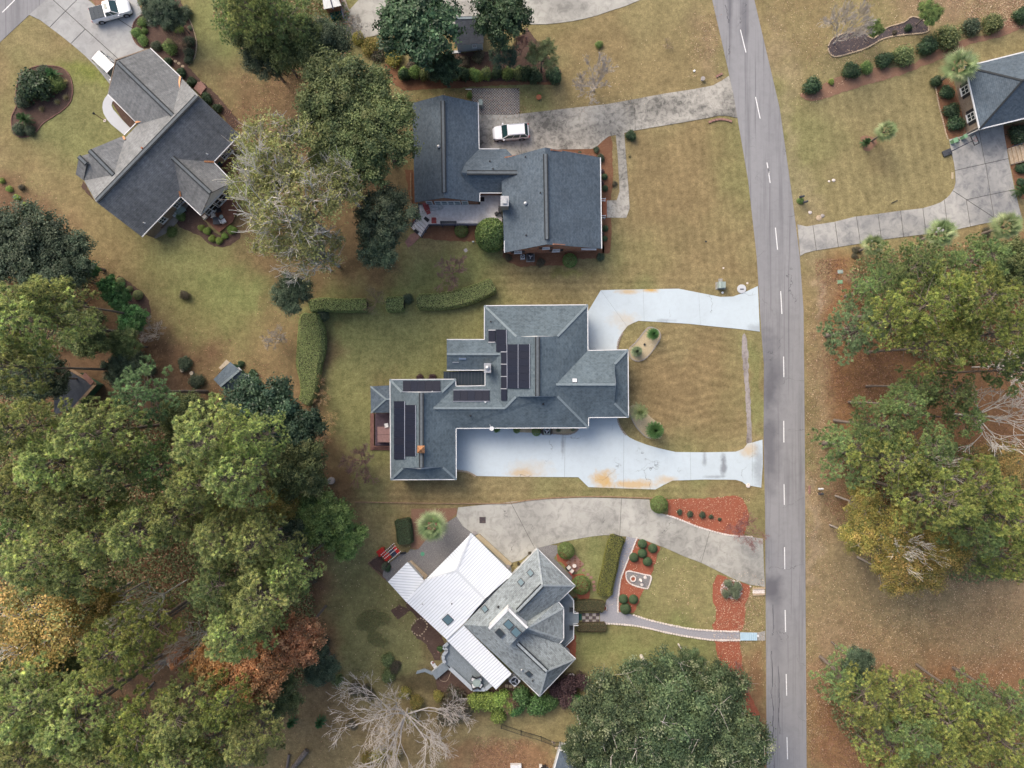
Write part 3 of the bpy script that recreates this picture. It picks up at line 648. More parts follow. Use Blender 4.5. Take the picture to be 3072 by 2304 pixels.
def quad_plane(root,name,corners,plane,t,mat,off=.06,uv=True):
    "flat piece lying on a roof plane, from four photo pixels"
    top=[hit(x,y,plane,off+t) for x,y in corners]; bot=[p-plane[1]*t for p in top]
    if sum(((top[i]-top[i-1]).cross(top[(i+1)%4]-top[i])).dot(plane[1]) for i in range(4))<0: top=top[::-1]; bot=bot[::-1]
    m=MB(); m.add(bot+top,[(0,3,2,1),(4,5,6,7),(0,1,5,4),(1,2,6,5),(2,3,7,6),(3,0,4,7)])
    o=m.build(name,mat,root)
    l=o.data.uv_layers.new(name='UVMap'); k=[(0,0),(1,0),(1,1),(0,1)]
    for lp in o.data.loops: l.data[lp.index].uv=k[lp.vertex_index%4]
    return o
def skylight(root,px,py,plane,w,h,rot=0,mat='glass_sky'):
    f=on_plane(root,'skylight',px,py,plane,w,h,.14,MAT['darkgrey'],rot); 
    c=hit(px,py,plane,.155); u=(plane[2]*math.cos(rot)+plane[3]*math.sin(rot)); v=plane[1].cross(u); m=MB()
    m.add([c+u*a*(w/2-.08)+v*b*(h/2-.08) for a,b in ((-1,-1),(1,-1),(1,1),(-1,1))],[(0,1,2,3)]); m.build('pane',MAT[mat],f)
def pipe(root,px,py,plane,r=.06,h=.35,mat='black'):
    c=hit(px,py,plane); m=MB(); m.tube(c-Vector((0,0,.1)),c+Vector((0,0,h)),r,r,8); m.tube(c-Vector((0,0,.05)),c+Vector((0,0,.05)),r*2.4,r*1.4,8); m.build('vent_pipe',MAT[mat],root)
def turbine(root,px,py,plane,r=.22):
    c=hit(px,py,plane); m=MB(); m.lathe(c,[(r*.5,-.05),(r*.5,.12),(r,.14),(r*1.05,.2),(r*.9,.28),(r*.3,.34)],14); m.build('roof_vent',MAT['galv'],root)
def gutter(root,p,q,w=.11,h=.13,name='gutter',mat='white',dz=-.02):
    m=MB(); m.beam(Vector(p)+Vector((0,0,dz)),Vector(q)+Vector((0,0,dz)),w,h); m.build(name,MAT[mat],root)
def gutters(root,P,closed=False,**k):
    r=range(len(P)) if closed else range(1,len(P))
    for i in r: gutter(root,P[i-1],P[i],**k)
def ridge(root,p,q,mat='cap',w=.3,h=.05,vent=False):
    p=Vector(p);q=Vector(q)
    if vent:
        mat='cap_mid' if mat=='cap' else mat; m=MB(); m.beam(p+Vector((0,0,.05)),q+Vector((0,0,.05)),.62,.1); o=m.build('ridge_shade_strip',MAT['cap_dark'],root)  # dark base paints the shadow lines along both sides of the cap
        m=MB(); m.beam(p+Vector((0,0,.12)),q+Vector((0,0,.12)),.3,.06); m.build('ridge_cap',MAT[mat],o)
    else:
        m=MB(); m.beam(p+Vector((0,0,.03)),q+Vector((0,0,.03)),w,h); m.build('ridge_cap',MAT[mat],root)
def inset(poly,d):
    P=[Vector((p[0],p[1])) for p in poly]
    if area(P)<0: P=P[::-1]
    out=[]
    for i in range(len(P)):
        a,b,c=P[i-1],P[i],P[(i+1)%len(P)]
        e1=(b-a).normalized(); e2=(c-b).normalized(); n1=Vector((-e1.y,e1.x)); n2=Vector((-e2.y,e2.x))
        k=n1+n2; k=k/max(.25,k.dot(n1)) if k.length>1e-3 else n1
        out.append(b+k*d)
    return out
def walls(root,poly,z1,mat,ins=.35,z0=0.0):
    P=inset(poly,ins); segs=[]
    for i in range(len(P)):
        a,b=P[i],P[(i+1)%len(P)]; d=(b-a)
        if d.length<.3: continue
        d.normalize(); n=Vector((d.y,-d.x))       # outward
        off=wl(root); m=MB(); q=[a,b,b-n*.2,a-n*.2]
        vs=[Vector((p.x,p.y,z0)) for p in q]+[Vector((p.x,p.y,z1)) for p in q]
        m.add(vs,[(0,3,2,1),(4,5,6,7),(0,1,5,4),(1,2,6,5),(2,3,7,6),(3,0,4,7)])
        o=m.build('wall',mat,root); uv=o.data.uv_layers.new(name='UVMap')
        for l in o.data.loops:
            p=vs[l.vertex_index]; uv.data[l.index].uv=((Vector((p.x,p.y))-a).dot(d),p.z)
        segs.append((a,b,n,d))
    return segs
def gable(root,a,b,apex,mat,ins=.3,name='gable_wall',base=None):
    "triangular wall under a gable, set back under the rake"
    a,b,c=Vector(a),Vector(b),Vector(apex); d=(b-a).normalized(); mid=(a+b)/2; n=Vector((-d.y,d.x,0)); 
    base=Vector(base) if base is not None else Vector((0,0,0))
    if (Vector((mid.x,mid.y,0))-base).dot(n)>0: n=-n          # n points into the house
    k=.92; cc=Vector((mid.x,mid.y,c.z-.22)); aa=mid+(a-mid)*k; bb=mid+(b-mid)*k; dz=Vector((0,0,-.2))
    P=[aa+n*ins+dz,bb+n*ins+dz,cc+n*ins]
    m=MB(); vs=P+[p+n*.15 for p in P]; m.add(vs,[(0,1,2),(5,4,3),(0,3,4,1),(1,4,5,2),(2,5,3,0)])
    o=m.build(name,mat,root); uv=o.data.uv_layers.new(name='UVMap')
    for l in o.data.loops: p=vs[l.vertex_index]; uv.data[l.index].uv=((p-a).dot(d),p.z)
    return (aa+n*ins,-n,d)
def window(root,segs,px,py,z,w,h,shut=False,bars=1,name='window',panemat='glass',door=False):
    "a window on the wall nearest to the place seen at that pixel"
    p=W(px,py,z); best=None
    for a,b,n,d in segs:
        t=max(w/2+.05,min((b-a).length-w/2-.05,(Vector((p.x,p.y))-a).dot(d))); q=a+d*t; e=(Vector((p.x,p.y))-q).length
        if best is None or e<best[0]: best=(e,q,n,d)
    _,q,n,d=best; n3=Vector((n.x,n.y,0)); d3=Vector((d.x,d.y,0)); c=Vector((q.x,q.y,z))
    def pl(m,u0,u1,v0,v1,o0,o1):
        vs=[c+d3*u+Vector((0,0,v))+n3*o for o in (o0,o1) for u,v in ((u0,v0),(u1,v0),(u1,v1),(u0,v1))]
        m.add(vs,[(0,1,2,3),(4,7,6,5),(0,4,5,1),(1,5,6,2),(2,6,7,3),(3,7,4,0)])
    m=MB(); f=.09
    pl(m,-w/2,w/2,-h/2,-h/2+f,.0,.1); pl(m,-w/2,w/2,h/2-f,h/2,.0,.1); pl(m,-w/2,-w/2+f,-h/2+f,h/2-f,.0,.1); pl(m,w/2-f,w/2,-h/2+f,h/2-f,.0,.1)
    for i in range(1,bars+1):
        x=-w/2+w*i/(bars+1); pl(m,x-.03,x+.03,-h/2+f,h/2-f,.03,.08)
    pl(m,-w/2+f,w/2-f,-.03,.03,.035,.075)
    o=m.build(name,MAT['white'],root)
    m=MB(); pl(m,-w/2+f,w/2-f,-h/2+f,h/2-f,.005,.03); m.build('pane',MAT[panemat],o)
    m=MB(); pl(m,-w/2-.06,w/2+.06,-h/2-.07,-h/2-.005,.0,.16); m.build('sill',MAT['white'],o)
    if shut:
        for sgn in (-1,1):
            m=MB(); u=sgn*(w/2+.24); pl(m,u-.2,u+.2,-h/2,h/2,.0,.05); m.build('shutter',MAT['shutter'],root)
E=3.2
a=lambda x,y,z: tz(768,768,x,y,z)
b=lambda x,y,z: tz(1536,768,x,y,z)
# ================= main house: hipped slate-grey roof with solar panels
main=thing('house','large slate grey hip roofed house with black solar panels','house',W(1500,1180,0))
SM=MAT['shingle_main']
NW,NE=a(1480,322,E),b(490,316,E); nW,nE=b(28,522,5.25),b(295,520,5.2); sW,sE=b(25,912,5.25),b(295,910,5.2)
rN,rS=b(165,524,6.65),b(165,908,6.65)
MN=slope(main,[NW,NE,nE,nW],SM)
eX=a(1612,985,4.6); eY=a(1150,985,4.62); fR0=b(285,832,5.5); fR1=b(670,832,5.45); fN,fS=b(665,700,4.1),b(665,955,4.1)
ME=slope(main,[NE,b(492,612,E),fR0,b(495,1047,E),b(495,1113,E),sE,rS,rN,nE],SM)
MW=slope(main,[NW,nW,rN,rS,sW,eX,a(1484,840,E),a(1484,740,E),a(1584,635,4.25),a(1480,541,E)],SM)
MS=slope(main,[b(495,1113,E),sE,sW,eX,eY,a(1297,1117,E)],SM)
for p,q,r in ((nW,nE,rN),(sW,sE,rS)): gable(main,p,q,r,MAT['siding'],0.0,base=W(1590,1180))
FN=slope(main,[b(492,612,E),b(752,607,E),fN,fR1,fR0],SM); FE=slope(main,[b(752,607,E),b(755,1045,E),fS,fN],SM)
FS=slope(main,[b(495,1047,E),fR0,fR1,fS,b(755,1045,E)],SM); gable(main,fN,fS,fR1,MAT['siding'],0.0,base=W(1700,1150))
EN=slope(main,[eY,eX,a(1484,840,E),a(1296,843,E)],SM)
gN0,gN1=a(945,882,4.05),a(1205,882,4.1); gS0,gS1=a(950,1375,4.1),a(1212,1370,4.1); gr0,gr1=a(1072,886,5.55),a(1072,1370,5.55)
GE=slope(main,[a(1293,798,E),a(1296,843,E),eY,a(1297,1117,E),a(1298,1448,E),gS1,gr1,gr0,gN1],SM)
GW=slope(main,[a(868,801,E),gN0,gr0,gr1,gS0,a(873,1450,E)],SM)
GN=slope(main,[a(868,801,E),a(1293,798,E),gN1,gN0],SM); GS=slope(main,[a(873,1450,E),gS0,gS1,a(1298,1448,E)],SM)
gable(main,gN0,gN1,gr0,MAT['siding'],0.0,base=W(1270,1280)); gable(main,gS0,gS1,gr1,MAT['siding'],0.0,base=W(1270,1280))
aR0,aR1=a(1236,635,4.25),a(1584,635,4.25)
AN=slope(main,[a(1236,541,E),a(1480,541,E),aR1,aR0],SM); AS=slope(main,[a(1236,740,E),aR0,aR1,a(1484,740,E)],SM)
gable(main,a(1236,541,E),a(1236,740,E),aR0,MAT['siding'],.3,base=W(1450,1060))
GP=[NW,NE,b(492,612,E),b(752,607,E),b(755,1045,E),b(497,1047,E),b(495,1113,E),a(1297,1117,E),a(1298,1448,E),a(873,1450,E),a(868,801,E),a(1293,798,E),a(1296,843,E),a(1484,840,E),a(1484,740,E),a(1236,740,E)]
gutters(main,GP); gutters(main,[a(1236,541,E),a(1480,541,E),NW])
for p,q in ((NW,nW),(NE,nE),(b(495,1113,E),sE),(eX,sW),(b(752,607,E),fN),(b(755,1045,E),fS),(a(868,801,E),gN0),(a(1293,798,E),gN1),(a(873,1450,E),gS0),(a(1298,1448,E),gS1),(eY,eX),(fR0,fR1),(aR0,aR1)): ridge(main,p,q)
ridge(main,rN,rS,vent=True); ridge(main,gr0,gr1,vent=True)
seg=walls(main,[(p.x,p.y) for p in GP+[a(1236,541,E),a(1480,541,E)]],3.05,MAT['brick_tan'],.45)
# patio cover between the wings, low dark panes
LC=slope(main,[a(1215,748,2.75),a(1480,748,2.75),a(1480,836,2.6),a(1215,836,2.6)],MAT['glass'],name='patio_cover',thick=.05,label='low dark glazed cover over the courtyard')
for i in range(12):
    x=1225+i*21.5; m=MB(); m.beam(hit(768+x/2.16,768+748/2.16,LC,.03),hit(768+x/2.16,768+836/2.16,LC,.03),.05,.05); m.build('glazing_bar',MAT['darkgrey'],main)
# solar panels
def panels(plane,x0,y0,x1,y1,nx,ny,label=None,gap=1.0):
    for i in range(nx):
        for j in range(ny):
            xa=x0+(x1-x0)*i/nx+gap/4; xb=x0+(x1-x0)*(i+1)/nx-gap/4; ya=y0+(y1-y0)*j/ny+gap/4; yb=y0+(y1-y0)*(j+1)/ny-gap/4
            quad_plane(main,'solar_panel',[(xa,ya),(xb,ya),(xb,yb),(xa,yb)],plane,.045,MAT['solar'],.09)
def rail(plane,x0,y0,x1,y1):
    m=MB(); m.beam(hit(x0,y0,plane,.09),hit(x1,y1,plane,.09),.07,.07); m.build('panel_rail',MAT['alu'],main)
f=lambda x,y:(768+x/2.16,768+y/2.16)
panels(GN,*f(952,808),*f(1195,878),5,1); rail(GN,*f(950,880),*f(1196,880))
panels(GW,*f(893,940),*f(961,1318),1,8); panels(GW,*f(965,965),*f(1032,1297),1,7); rail(GW,*f(963,942),*f(963,1318)); rail(GW,*f(1034,968),*f(1034,1296))
panels(EN,*f(1278,870),*f(1513,938),5,1); rail(EN,*f(1278,941),*f(1513,941)); rail(EN,*f(1278,868),*f(1513,868))
g=lambda x,y:(1300+x/6.912,940+y/6.912)
panels(MW,*g(1532,640),*g(1748,1555),1,6); panels(MW,*g(1766,640),*g(1990,1555),1,6); rail(MW,*g(1757,640),*g(1757,1556)); rail(MW,*g(1996,640),*g(1996,1556)); rail(MW,*g(1524,640),*g(1530,1556))
panels(MW,*g(1300,335),*g(1510,795),1,3); rail(MW,*g(1515,340),*g(1518,640))
panels(MW,*g(1143,352),*g(1287,592),1,1); rail(MW,*g(1143,348),*g(1287,348)); rail(MW,*g(1143,598),*g(1287,598))
for k in range(4): panels(MW,*g(1402,803+k*255),*g(1524,1044+k*255),1,1); rail(MW,*g(1400,799+k*255),*g(1524,799+k*255))
# small roof furniture
for (x,y,pl) in ((1523,425,MW),(1390,1035,MS)): pipe(main,*f(x,y),pl)
for (x,y,pl) in ((1143,877,GN),(1487,947,EN)): pipe(main,*f(x,y),pl,.07,.3,'white')
pipe(main,1536+203/2.16,768+960/2.16,MS)
on_plane(main,'roof_vent',1536+201/2.16,768+726/2.16,ME,.85,.35,.12,MAT['alu'],math.pi/2); on_plane(main,'roof_vent',1536+406/2.16,768+807/2.16,FN,.55,.5,.14,MAT['alu'])
on_plane(main,'roof_vent',*f(1338,665),AS,.95,.2,.12,MAT['alu']); on_plane(main,'roof_vent',*f(1293,690),AS,.8,.12,.08,MAT['galv'])
# brick chimney with metal cap
ch=MB(); c=hit(*g(1135,1140),MW); cc=Vector((c.x,c.y,0)); ch.box((c.x,c.y,3.2),(.8,1.15,4.6)); cho=ch.build('chimney',MAT['stone_tan'],main)
m=MB(); m.box((c.x,c.y,5.53),(.9,1.25,.08)); m.lathe((c.x,c.y,5.57),[(.3,0),(.32,.12),(.26,.2),(.05,.3)],8); m.build('chimney_cap',MAT['galv'],cho)
# copper cupola over the garage ridge
c=hit(*f(1071,1250),GW); cx,cy=c.x+.05,c.y; m=MB(); m.box((cx,cy,5.75),(.72,.72,.9)); cu=m.build('cupola',MAT['white'],main)
m=MB(); q=.48; m.add([(cx-q,cy-q,6.2),(cx+q,cy-q,6.2),(cx+q,cy+q,6.2),(cx-q,cy+q,6.2),(cx,cy,6.72)],[(3,2,1,0),(0,1,4),(1,2,4),(2,3,4),(3,0,4)]); m.lathe((cx,cy,6.68),[(.03,0),(.03,.2),(.07,.25),(.01,.33)],8); m.build('cupola_roof',MAT['copper'],cu)
# satellite dish at the south eave
c=W(*f(1527,1112),3.3); m=MB(); m.tube(c,c+Vector((-.25,.4,.25)),.04,.04,8); m.lathe(c+Vector((0,-.1,.0)),[(.05,0),(.26,.07),(.3,.12),(.24,.1)],14); m.build('satellite_dish',MAT['white'],main)
window(main,seg,*f(868,1300),1.5,1.2,1.2); window(main,seg,*f(1000,1450),1.5,1.6,1.2); window(main,seg,1536+752/2.16,768+800/2.16,1.5,2.2,1.5)
window(main,seg,1536+752/2.16,768+900/2.16,1.5,1.4,1.5); window(main,seg,1536+300/2.16,768+316/2.16,1.5,1.4,1.3); window(main,seg,1536+200/2.16,768+1113/2.16,1.5,1.4,1.3)

# ================= deck, spa and lean-to roof at the west end
lean=thing('garden_gazebo','small square blue grey shingled roof beside the purple deck at the house end','gazebo',W(1145,1190,0))
g0,g1,g2,g3=a(742,845,2.5),a(868,838,2.5),a(872,1016,2.5),a(745,1016,2.5); pk=a(842,928,3.15); pk2=a(900,928,3.15)
slope(lean,[g0,g1,a(900,838,2.5),pk2,pk],MAT['shingle_blue']); slope(lean,[g3,g0,pk],MAT['shingle_blue']); slope(lean,[g3,pk,pk2,a(900,1016,2.5),g2],MAT['shingle_blue'])
for p,q in ((g0,pk),(g3,pk),(pk,pk2)): ridge(lean,p,q,'cap',.22,.04)
for p in (g0,g1,g2,g3):
    m=MB(); m.beam(Vector((p.x+(.2 if p.x<g1.x-1 else -.2),p.y+(-.2 if p.y>g2.y+1 else .2),0)),Vector((p.x+(.2 if p.x<g1.x-1 else -.2),p.y+(-.2 if p.y>g2.y+1 else .2),2.5)),.14,.14,Vector((0,1,0))); m.build('post',MAT['wood_pale'],lean)
def boards(root,poly,z,w,ang,mat,name='deck_board',gap=.02,th=.04,kind=None,joined=False):
    "real boards cut to a polygon (world xy)"
    d=Vector((math.cos(ang),math.sin(ang))); n=Vector((-d.y,d.x)); P=[(p[0],p[1]) for p in poly]
    if area(P)<0: P=P[::-1]
    lo=min(p[0]*n.x+p[1]*n.y for p in P); hi=max(p[0]*n.x+p[1]*n.y for p in P); k=lo; M_=MB(); outs=[]
    while k<hi:
        q=clip(P,(n.x*k,n.y*k),(n.x,n.y),0); q=clip(q,(n.x*(k+w-gap),n.y*(k+w-gap)),(-n.x,-n.y),0) if len(q)>2 else q
        if len(q)>2 and abs(area(q))>.01:
            if joined: M_.prism(q,z-th,z)
            else: m=MB(); m.prism(q,z-th,z); m.build(name,mat,root)
        k+=w
    if joined:
        o=M_.build(name,mat,root); o['kind']='stuff'; return o
xy=lambda l: [(p.x,p.y) for p in l]
dk=thing('deck','purple brown timber deck with stepped edge beside the house end wall','deck',W(1140,1290,0))
P=[a(772,1018,.55),a(890,1018,.55),a(890,1228,.55),a(772,1228,.55)]; m=MB(); m.prism(xy(P),0,.5); m.build('deck_frame',MAT['deck_purple'],dk)
boards(dk,xy(P),.56,.19,0,MAT['deck_purple'],gap=.05,joined=True)
for i,(xo,yo,z) in enumerate(((766,1236,.42),(757,1246,.28),(748,1256,.14))):
    m=MB(); q=[a(xo-7,1018,0),a(xo+2,1018,0),a(xo+2,yo,0),a(xo-7,yo,0)]; m.prism(xy(q),0,z); q=[a(xo-7,yo-8,0),a(890,yo-8,0),a(890,yo+2,0),a(xo-7,yo+2,0)]; m.prism(xy(q),0,z-.002); m.build('step',MAT['deck_brown'],dk)
spa=thing('hot_tub','square hot tub under a folded brown vinyl cover on the purple deck','hot tub',a(845,1155,.56))
m=MB(); c=a(845,1155,.56); m.box((c.x,c.y,.56+.32),(2.05,2.05,.64)); m.build('tub_body',MAT['deck_brown'],spa)
for sgn in (-1,1):
    m=MB(); m.box((c.x,c.y+sgn*.53,1.25),(2.15,1.04,.1)); bevel(m.build('cover_half',MAT['cover'],spa),.04)
ch=thing('deck_chair','small white metal chair beside the brown hot tub','chair',a(850,1095,.56),.2)
def chair_parts(root,mat,w=.5,hs=.42,frame='black'):
    L=wl(root)
    m=MB(); m.box((0,0,hs),(w,w,.06)); o=m.build('seat',mat,root,world=False)
    m=MB(); m.box((0,-w/2,hs+.25),(w,.05,.48),rx=.15); m.build('backrest',mat,root,world=False)
    for x in (-1,1):
        for y in (-1,1):
            m=MB(); m.tube((x*w*.44,y*w*.44,0),(x*w*.44,y*w*.44,hs),.02,.02,5); m.build('leg',MAT[frame],root,world=False)
        m=MB(); m.box((x*w*.5,0,hs+.2),(.05,w,.04)); m.build('armrest',MAT[frame],root,world=False)
chair_parts(ch,MAT['white'],.5,.42,'galv')

# ================= house at the upper left, weathered grey, many gables
a=lambda x,y,z: tz(0,0,x,y,z)
nwh=thing('house','grey gabled house set at an angle with copper valley flashings, upper left','house',W(370,330,0))
SG=MAT['shingle_grey']; z0=3.0; zr=6.75
A1,A2,A3,A4=a(545,1170,z0),a(622,1308,zr),a(1285,618,zr),a(1178,509,z0); B1,B2=a(920,1535,z0),a(1553,874,z0)
gR0,gR1=a(755,395,5.9),a(1135,762,5.9)
P1=slope(nwh,[A1,A2,A3,A4],SG); P2=slope(nwh,[A2,B1,B2,A3],SG)
back=lambda p,q,k: Vector(p)+(Vector(q)-Vector(p))*k
G1=slope(nwh,[a(975,312,z0),gR0,gR1,a(1210,538,z0)],SG); G2=slope(nwh,[a(700,612,z0),gR0,gR1,a(910,826,z0)],SG)
w0,w1=a(578,972,5.8),a(765,1162,5.8); slope(nwh,[a(800,880,z0),w0,w1,a(830,911,z0)],SG); slope(nwh,[A1,w0,w1,a(575,1200,z0)],SG)
v0,v1=a(512,1015,5.0),a(560,1062,5.0); slope(nwh,[a(655,972,z0),v0,v1,a(700,1010,z0+.3)],SG); slope(nwh,[a(490,1130,z0),v0,v1,a(540,1168,z0)],SG)
s0,s1=a(1098,1002,5.1),a(1365,1250,5.1); SR=slope(nwh,[a(1355,1019,z0),a(1508,1178,z0),s1,s0],SG); slope(nwh,[a(1140,1241,z0),a(1300,1395,z0),s1,s0],SG)
ridge(nwh,back(A2,A3,.01),back(A2,A3,.99),'cap',vent=True); ridge(nwh,back(gR0,gR1,.03),back(gR0,gR1,.97),'cap',vent=True); ridge(nwh,back(w0,w1,.02),back(w0,w1,.85),vent=True); ridge(nwh,v0,v1,vent=True); ridge(nwh,back(s0,s1,.06),s1,vent=True)
gutters(nwh,[a(975,312,z0),a(1178,505,z0)]); gutters(nwh,[a(700,612,z0),a(880,790,z0)]); gutters(nwh,[a(805,875,z0),a(882,797,z0)]); gutters(nwh,[B1,a(1168,1277,z0)]); gutters(nwh,[a(1387,1048,z0),B2])
gutters(nwh,[a(1385,1050,z0),a(1508,1178,z0)]); gutters(nwh,[a(1170,1272,z0),a(1300,1395,z0)])
for p,q,r,bs in ((a(975,312,z0),a(700,612,z0),gR0,W(400,260)),(A1,B1,A2,W(500,450)),(A4,B2,A3,W(500,450)),(a(800,880,z0),A1,w0,W(350,500))): gable(nwh,p,q,r,MAT['brick_tan'],.3,base=bs)
for (p,q) in ((a(1170,497,z0),a(1155,600,3.9)),(a(880,795,z0),a(930,782,3.4)),(a(800,885,z0),a(812,905,3.3)),(a(1388,1050,z0),a(1325,1048,3.5)),(a(1172,1275,z0),a(1165,1240,3.3))):
    m=MB(); m.beam(p+Vector((0,0,.1)),q+Vector((0,0,.1)),.24,.05); m.build('copper_flashing',MAT['copper'],nwh)
for p in ((1343,998),(936,1444)): pipe(nwh,p[0]/2.16,p[1]/2.16,P2,.06,.3,'white')
m=MB(); c=hit(925/2.16,962/2.16,P1); m.tube(c,c+Vector((0,0,.3)),.12,.12,8); m.build('vent_pipe',MAT['terracotta'],nwh)
segn=walls(nwh,[(p.x,p.y) for p in (A1,B1,a(1170,1272,z0),a(1300,1395,z0),a(1508,1178,z0),a(1385,1050,z0),B2,A4,a(975,312,z0),a(700,612,z0),a(880,795,z0),a(800,880,z0))],2.85,MAT['brick_tan'],.35)
# sunroom glazing, facing the deck
g=lambda x,y:(440+x/6.912,440+y/6.912)
for (x,y) in ((1640,920),(1540,1020),(1440,1120),(1350,1210)): window(nwh,segn,*g(x,y),1.45,1.15,2.1,bars=0)
window(nwh,segn,*g(1700,830),1.6,.9,1.5,bars=0); window(nwh,segn,*g(1250,1310),1.6,.9,1.5,bars=0)
gb=gable(nwh,a(1508,1178,z0),a(1300,1395,z0),s1,MAT['white'],.12,base=W(400,300))
for (x,y) in ((1600,160),(1675,80),(620,1190),(700,1110),(320,1510)): window(nwh,segn,*g(x,y),1.6,1.0,1.3,bars=1)
gutter(nwh,a(1300,1395,z0),a(1508,1178,z0),.12,.12,'fascia')

# ================= north house: two gabled blocks, blue grey shingles, red brick
c=lambda x,y,z: tz(768,0,x,y,z)
d=lambda x,y,z: tz(1536,0,x,y,z)
nh=thing('house','red brick house with blue grey gabled roofs and a white back deck','house',W(1500,500,0))
SB=MAT['shingle_blue']
q0,q1=c(1210,615,5.45),c(1220,1281,5.45)
NWp=slope(nh,[c(1012,668,3),q0,q1,c(1028,1311,3)],SB); NEp=slope(nh,[c(1440,665,3),q0,q1,c(1450,1308,3),c(1450,1250,3),c(1446,965,3)],SB)
NNp=slope(nh,[c(1400,965,2.98),c(1577,965,2.98),c(1620,965,2.98),d(110,1120,4.6),c(1330,1118,4.6)],SB)
NSp=slope(nh,[c(1400,1250,2.98),c(1330,1118,4.6),d(110,1120,4.6),d(10,1250,2.98)],SB)
e0,e1=d(215,955,6.2),d(226,1583,6.2)
EWp=slope(nh,[c(1585,1033,3.9),e0,e1,c(1609,1637,3.9)],SB); EEp=slope(nh,[d(572,1021,3.2),e0,e1,d(580,1611,3.2)],SB)
ridge(nh,back(q0,q1,.06),back(q0,q1,.95),vent=True); ridge(nh,back(e0,e1,.07),back(e0,e1,.95),vent=True); ridge(nh,c(1368,1119,4.62),d(60,1120,4.62),vent=True)
gutters(nh,[c(1440,665,3),c(1446,965,3),c(1577,965,3)],w=.1); gutters(nh,[d(573,1021,3.2),d(581,1611,3.2)]); gutters(nh,[c(1450,1306,3),c(1450,1251,3),c(1606,1251,3)]); gutter(nh,c(1609,1560,3.9),c(1610,1637,3.9),.1)
ws1=walls(nh,[(p.x,p.y) for p in (c(1012,668,3),c(1440,665,3),c(1446,965,3),c(1600,965,3),c(1600,1250,3),c(1450,1250,3),c(1450,1308,3),c(1028,1311,3))],2.8,MAT['brick'],.3)
ws2=walls(nh,[(p.x,p.y) for p in (c(1592,1035,3.2),d(572,1021,3.2),d(580,1611,3.2),c(1609,1637,3.2))],3.0,MAT['brick'],.3)
bs=W(1500,450)
gable(nh,c(1012,668,3),c(1440,665,3),q0,MAT['brick'],.25,base=bs); gable(nh,c(1028,1311,3),c(1450,1308,3),q1,MAT['brick'],.25,base=bs)
gable(nh,c(1585,1033,3.9),d(572,1021,3.2),e0,MAT['brick'],.25,base=bs); gs=gable(nh,c(1609,1637,3.6),d(580,1611,3.1),e1,MAT['brick'],.25,base=bs)
# upper wall of the south gable
gseg=[(Vector((gs[0].x,gs[0].y)),Vector((gs[0].x,gs[0].y))+Vector((gs[2].x,gs[2].y))*11.5,Vector((gs[1].x,gs[1].y)),Vector((gs[2].x,gs[2].y)))]
g=lambda x,y:(1500+x/6.144,680+y/6.144)
window(nh,gseg,*g(848,345),4.2,.95,.9,shut=True); 
for (x,y) in ((1035,418),(330,420)): window(nh,ws2,*g(x,y),1.9,1.0,1.3,shut=True)
m=MB(); p0=W(*g(1500,415),3.1); p1=W(*g(1775,415),3.1); m.beam(p0,p1,.25,.12); m.build('eave_return',MAT['white'],nh)
g=lambda x,y:(1200+x/6.144,540+y/6.144)
for i,x in enumerate((545,700,820,940,1060,1200)): window(nh,ws1,*g(x,400),1.45,.85,2.0,bars=0,panemat='glass_sky')
turbine(nh,768+1184/2.16,953/2.16,NWp); turbine(nh,1536+88/2.16,1320/2.16,EWp); pipe(nh,768+1516/2.16,1046/2.16,NNp); pipe(nh,768+1536/2.16,1095/2.16,NNp)
for (x,y) in ((88,1017),(185,1250),(92,1525)): pipe(nh,1536+x/2.16,y/2.16,EWp)
p=W(1514,603,6.3); m=MB(); m.box((p.x,p.y,3.1),(.95,1.2,6.2)); co=m.build('chimney',MAT['brick'],nh)
m=MB(); m.box((p.x,p.y,6.25),(1.05,1.3,.1)); m.box((p.x,p.y,6.42),(.55,.75,.25)); m.build('chimney_cap',MAT['galv'],co)
# front stoop
m=MB(); P=[d(584,1295,0),d(612,1295,0),d(612,1405,0),d(584,1405,0)]; m.prism(xy(P),0,.35); m.build('stoop',MAT['terracotta'],nh)
for y in (1288,1398):
    for k in (0,1):
        m=MB(); m.beam(d(578,y+k*13,1.2),d(606,y+k*13,1.15),.09,.09); m.build('handrail',MAT['white'],nh)
    m=MB(); m.beam(d(606,y-4,1.15),d(598,y+22,.2),.08,.08); m.build('handrail',MAT['white'],nh)
# white deck
wd=thing('deck','long weathered white plank deck behind the red brick house','deck',W(1380,630,0))
g=lambda x,y,z:tz(1200,540,x,y,z,6.144)
P=[g(355,455,.75),g(1480,450,.75),g(1480,265,.75),g(1870,265,.75),g(1885,700,.75),g(1880,815,.75),g(535,820,.75),g(355,655,.75)]
boards(wd,xy(P),.75,.145,0,MAT['deck_white'],gap=.012,joined=True); m=MB(); m.prism(xy(inset(xy(P),.15)),0,.7); m.build('deck_frame',MAT['wood'],wd)
P=[g(355,655,.6),g(535,820,.6),g(385,1060,.15),g(200,880,.15)]
dd=(P[3]-P[0]); 
for k in range(5):
    t0=k/5;t1=(k+1)/5-.03; q=[P[0].lerp(P[3],t0),P[1].lerp(P[2],t0),P[1].lerp(P[2],t1),P[0].lerp(P[3],t1)]; zz=.7-.13*k
    m=MB(); m.prism(xy(q),0,zz); m.build('step',MAT['deck_white'],wd)
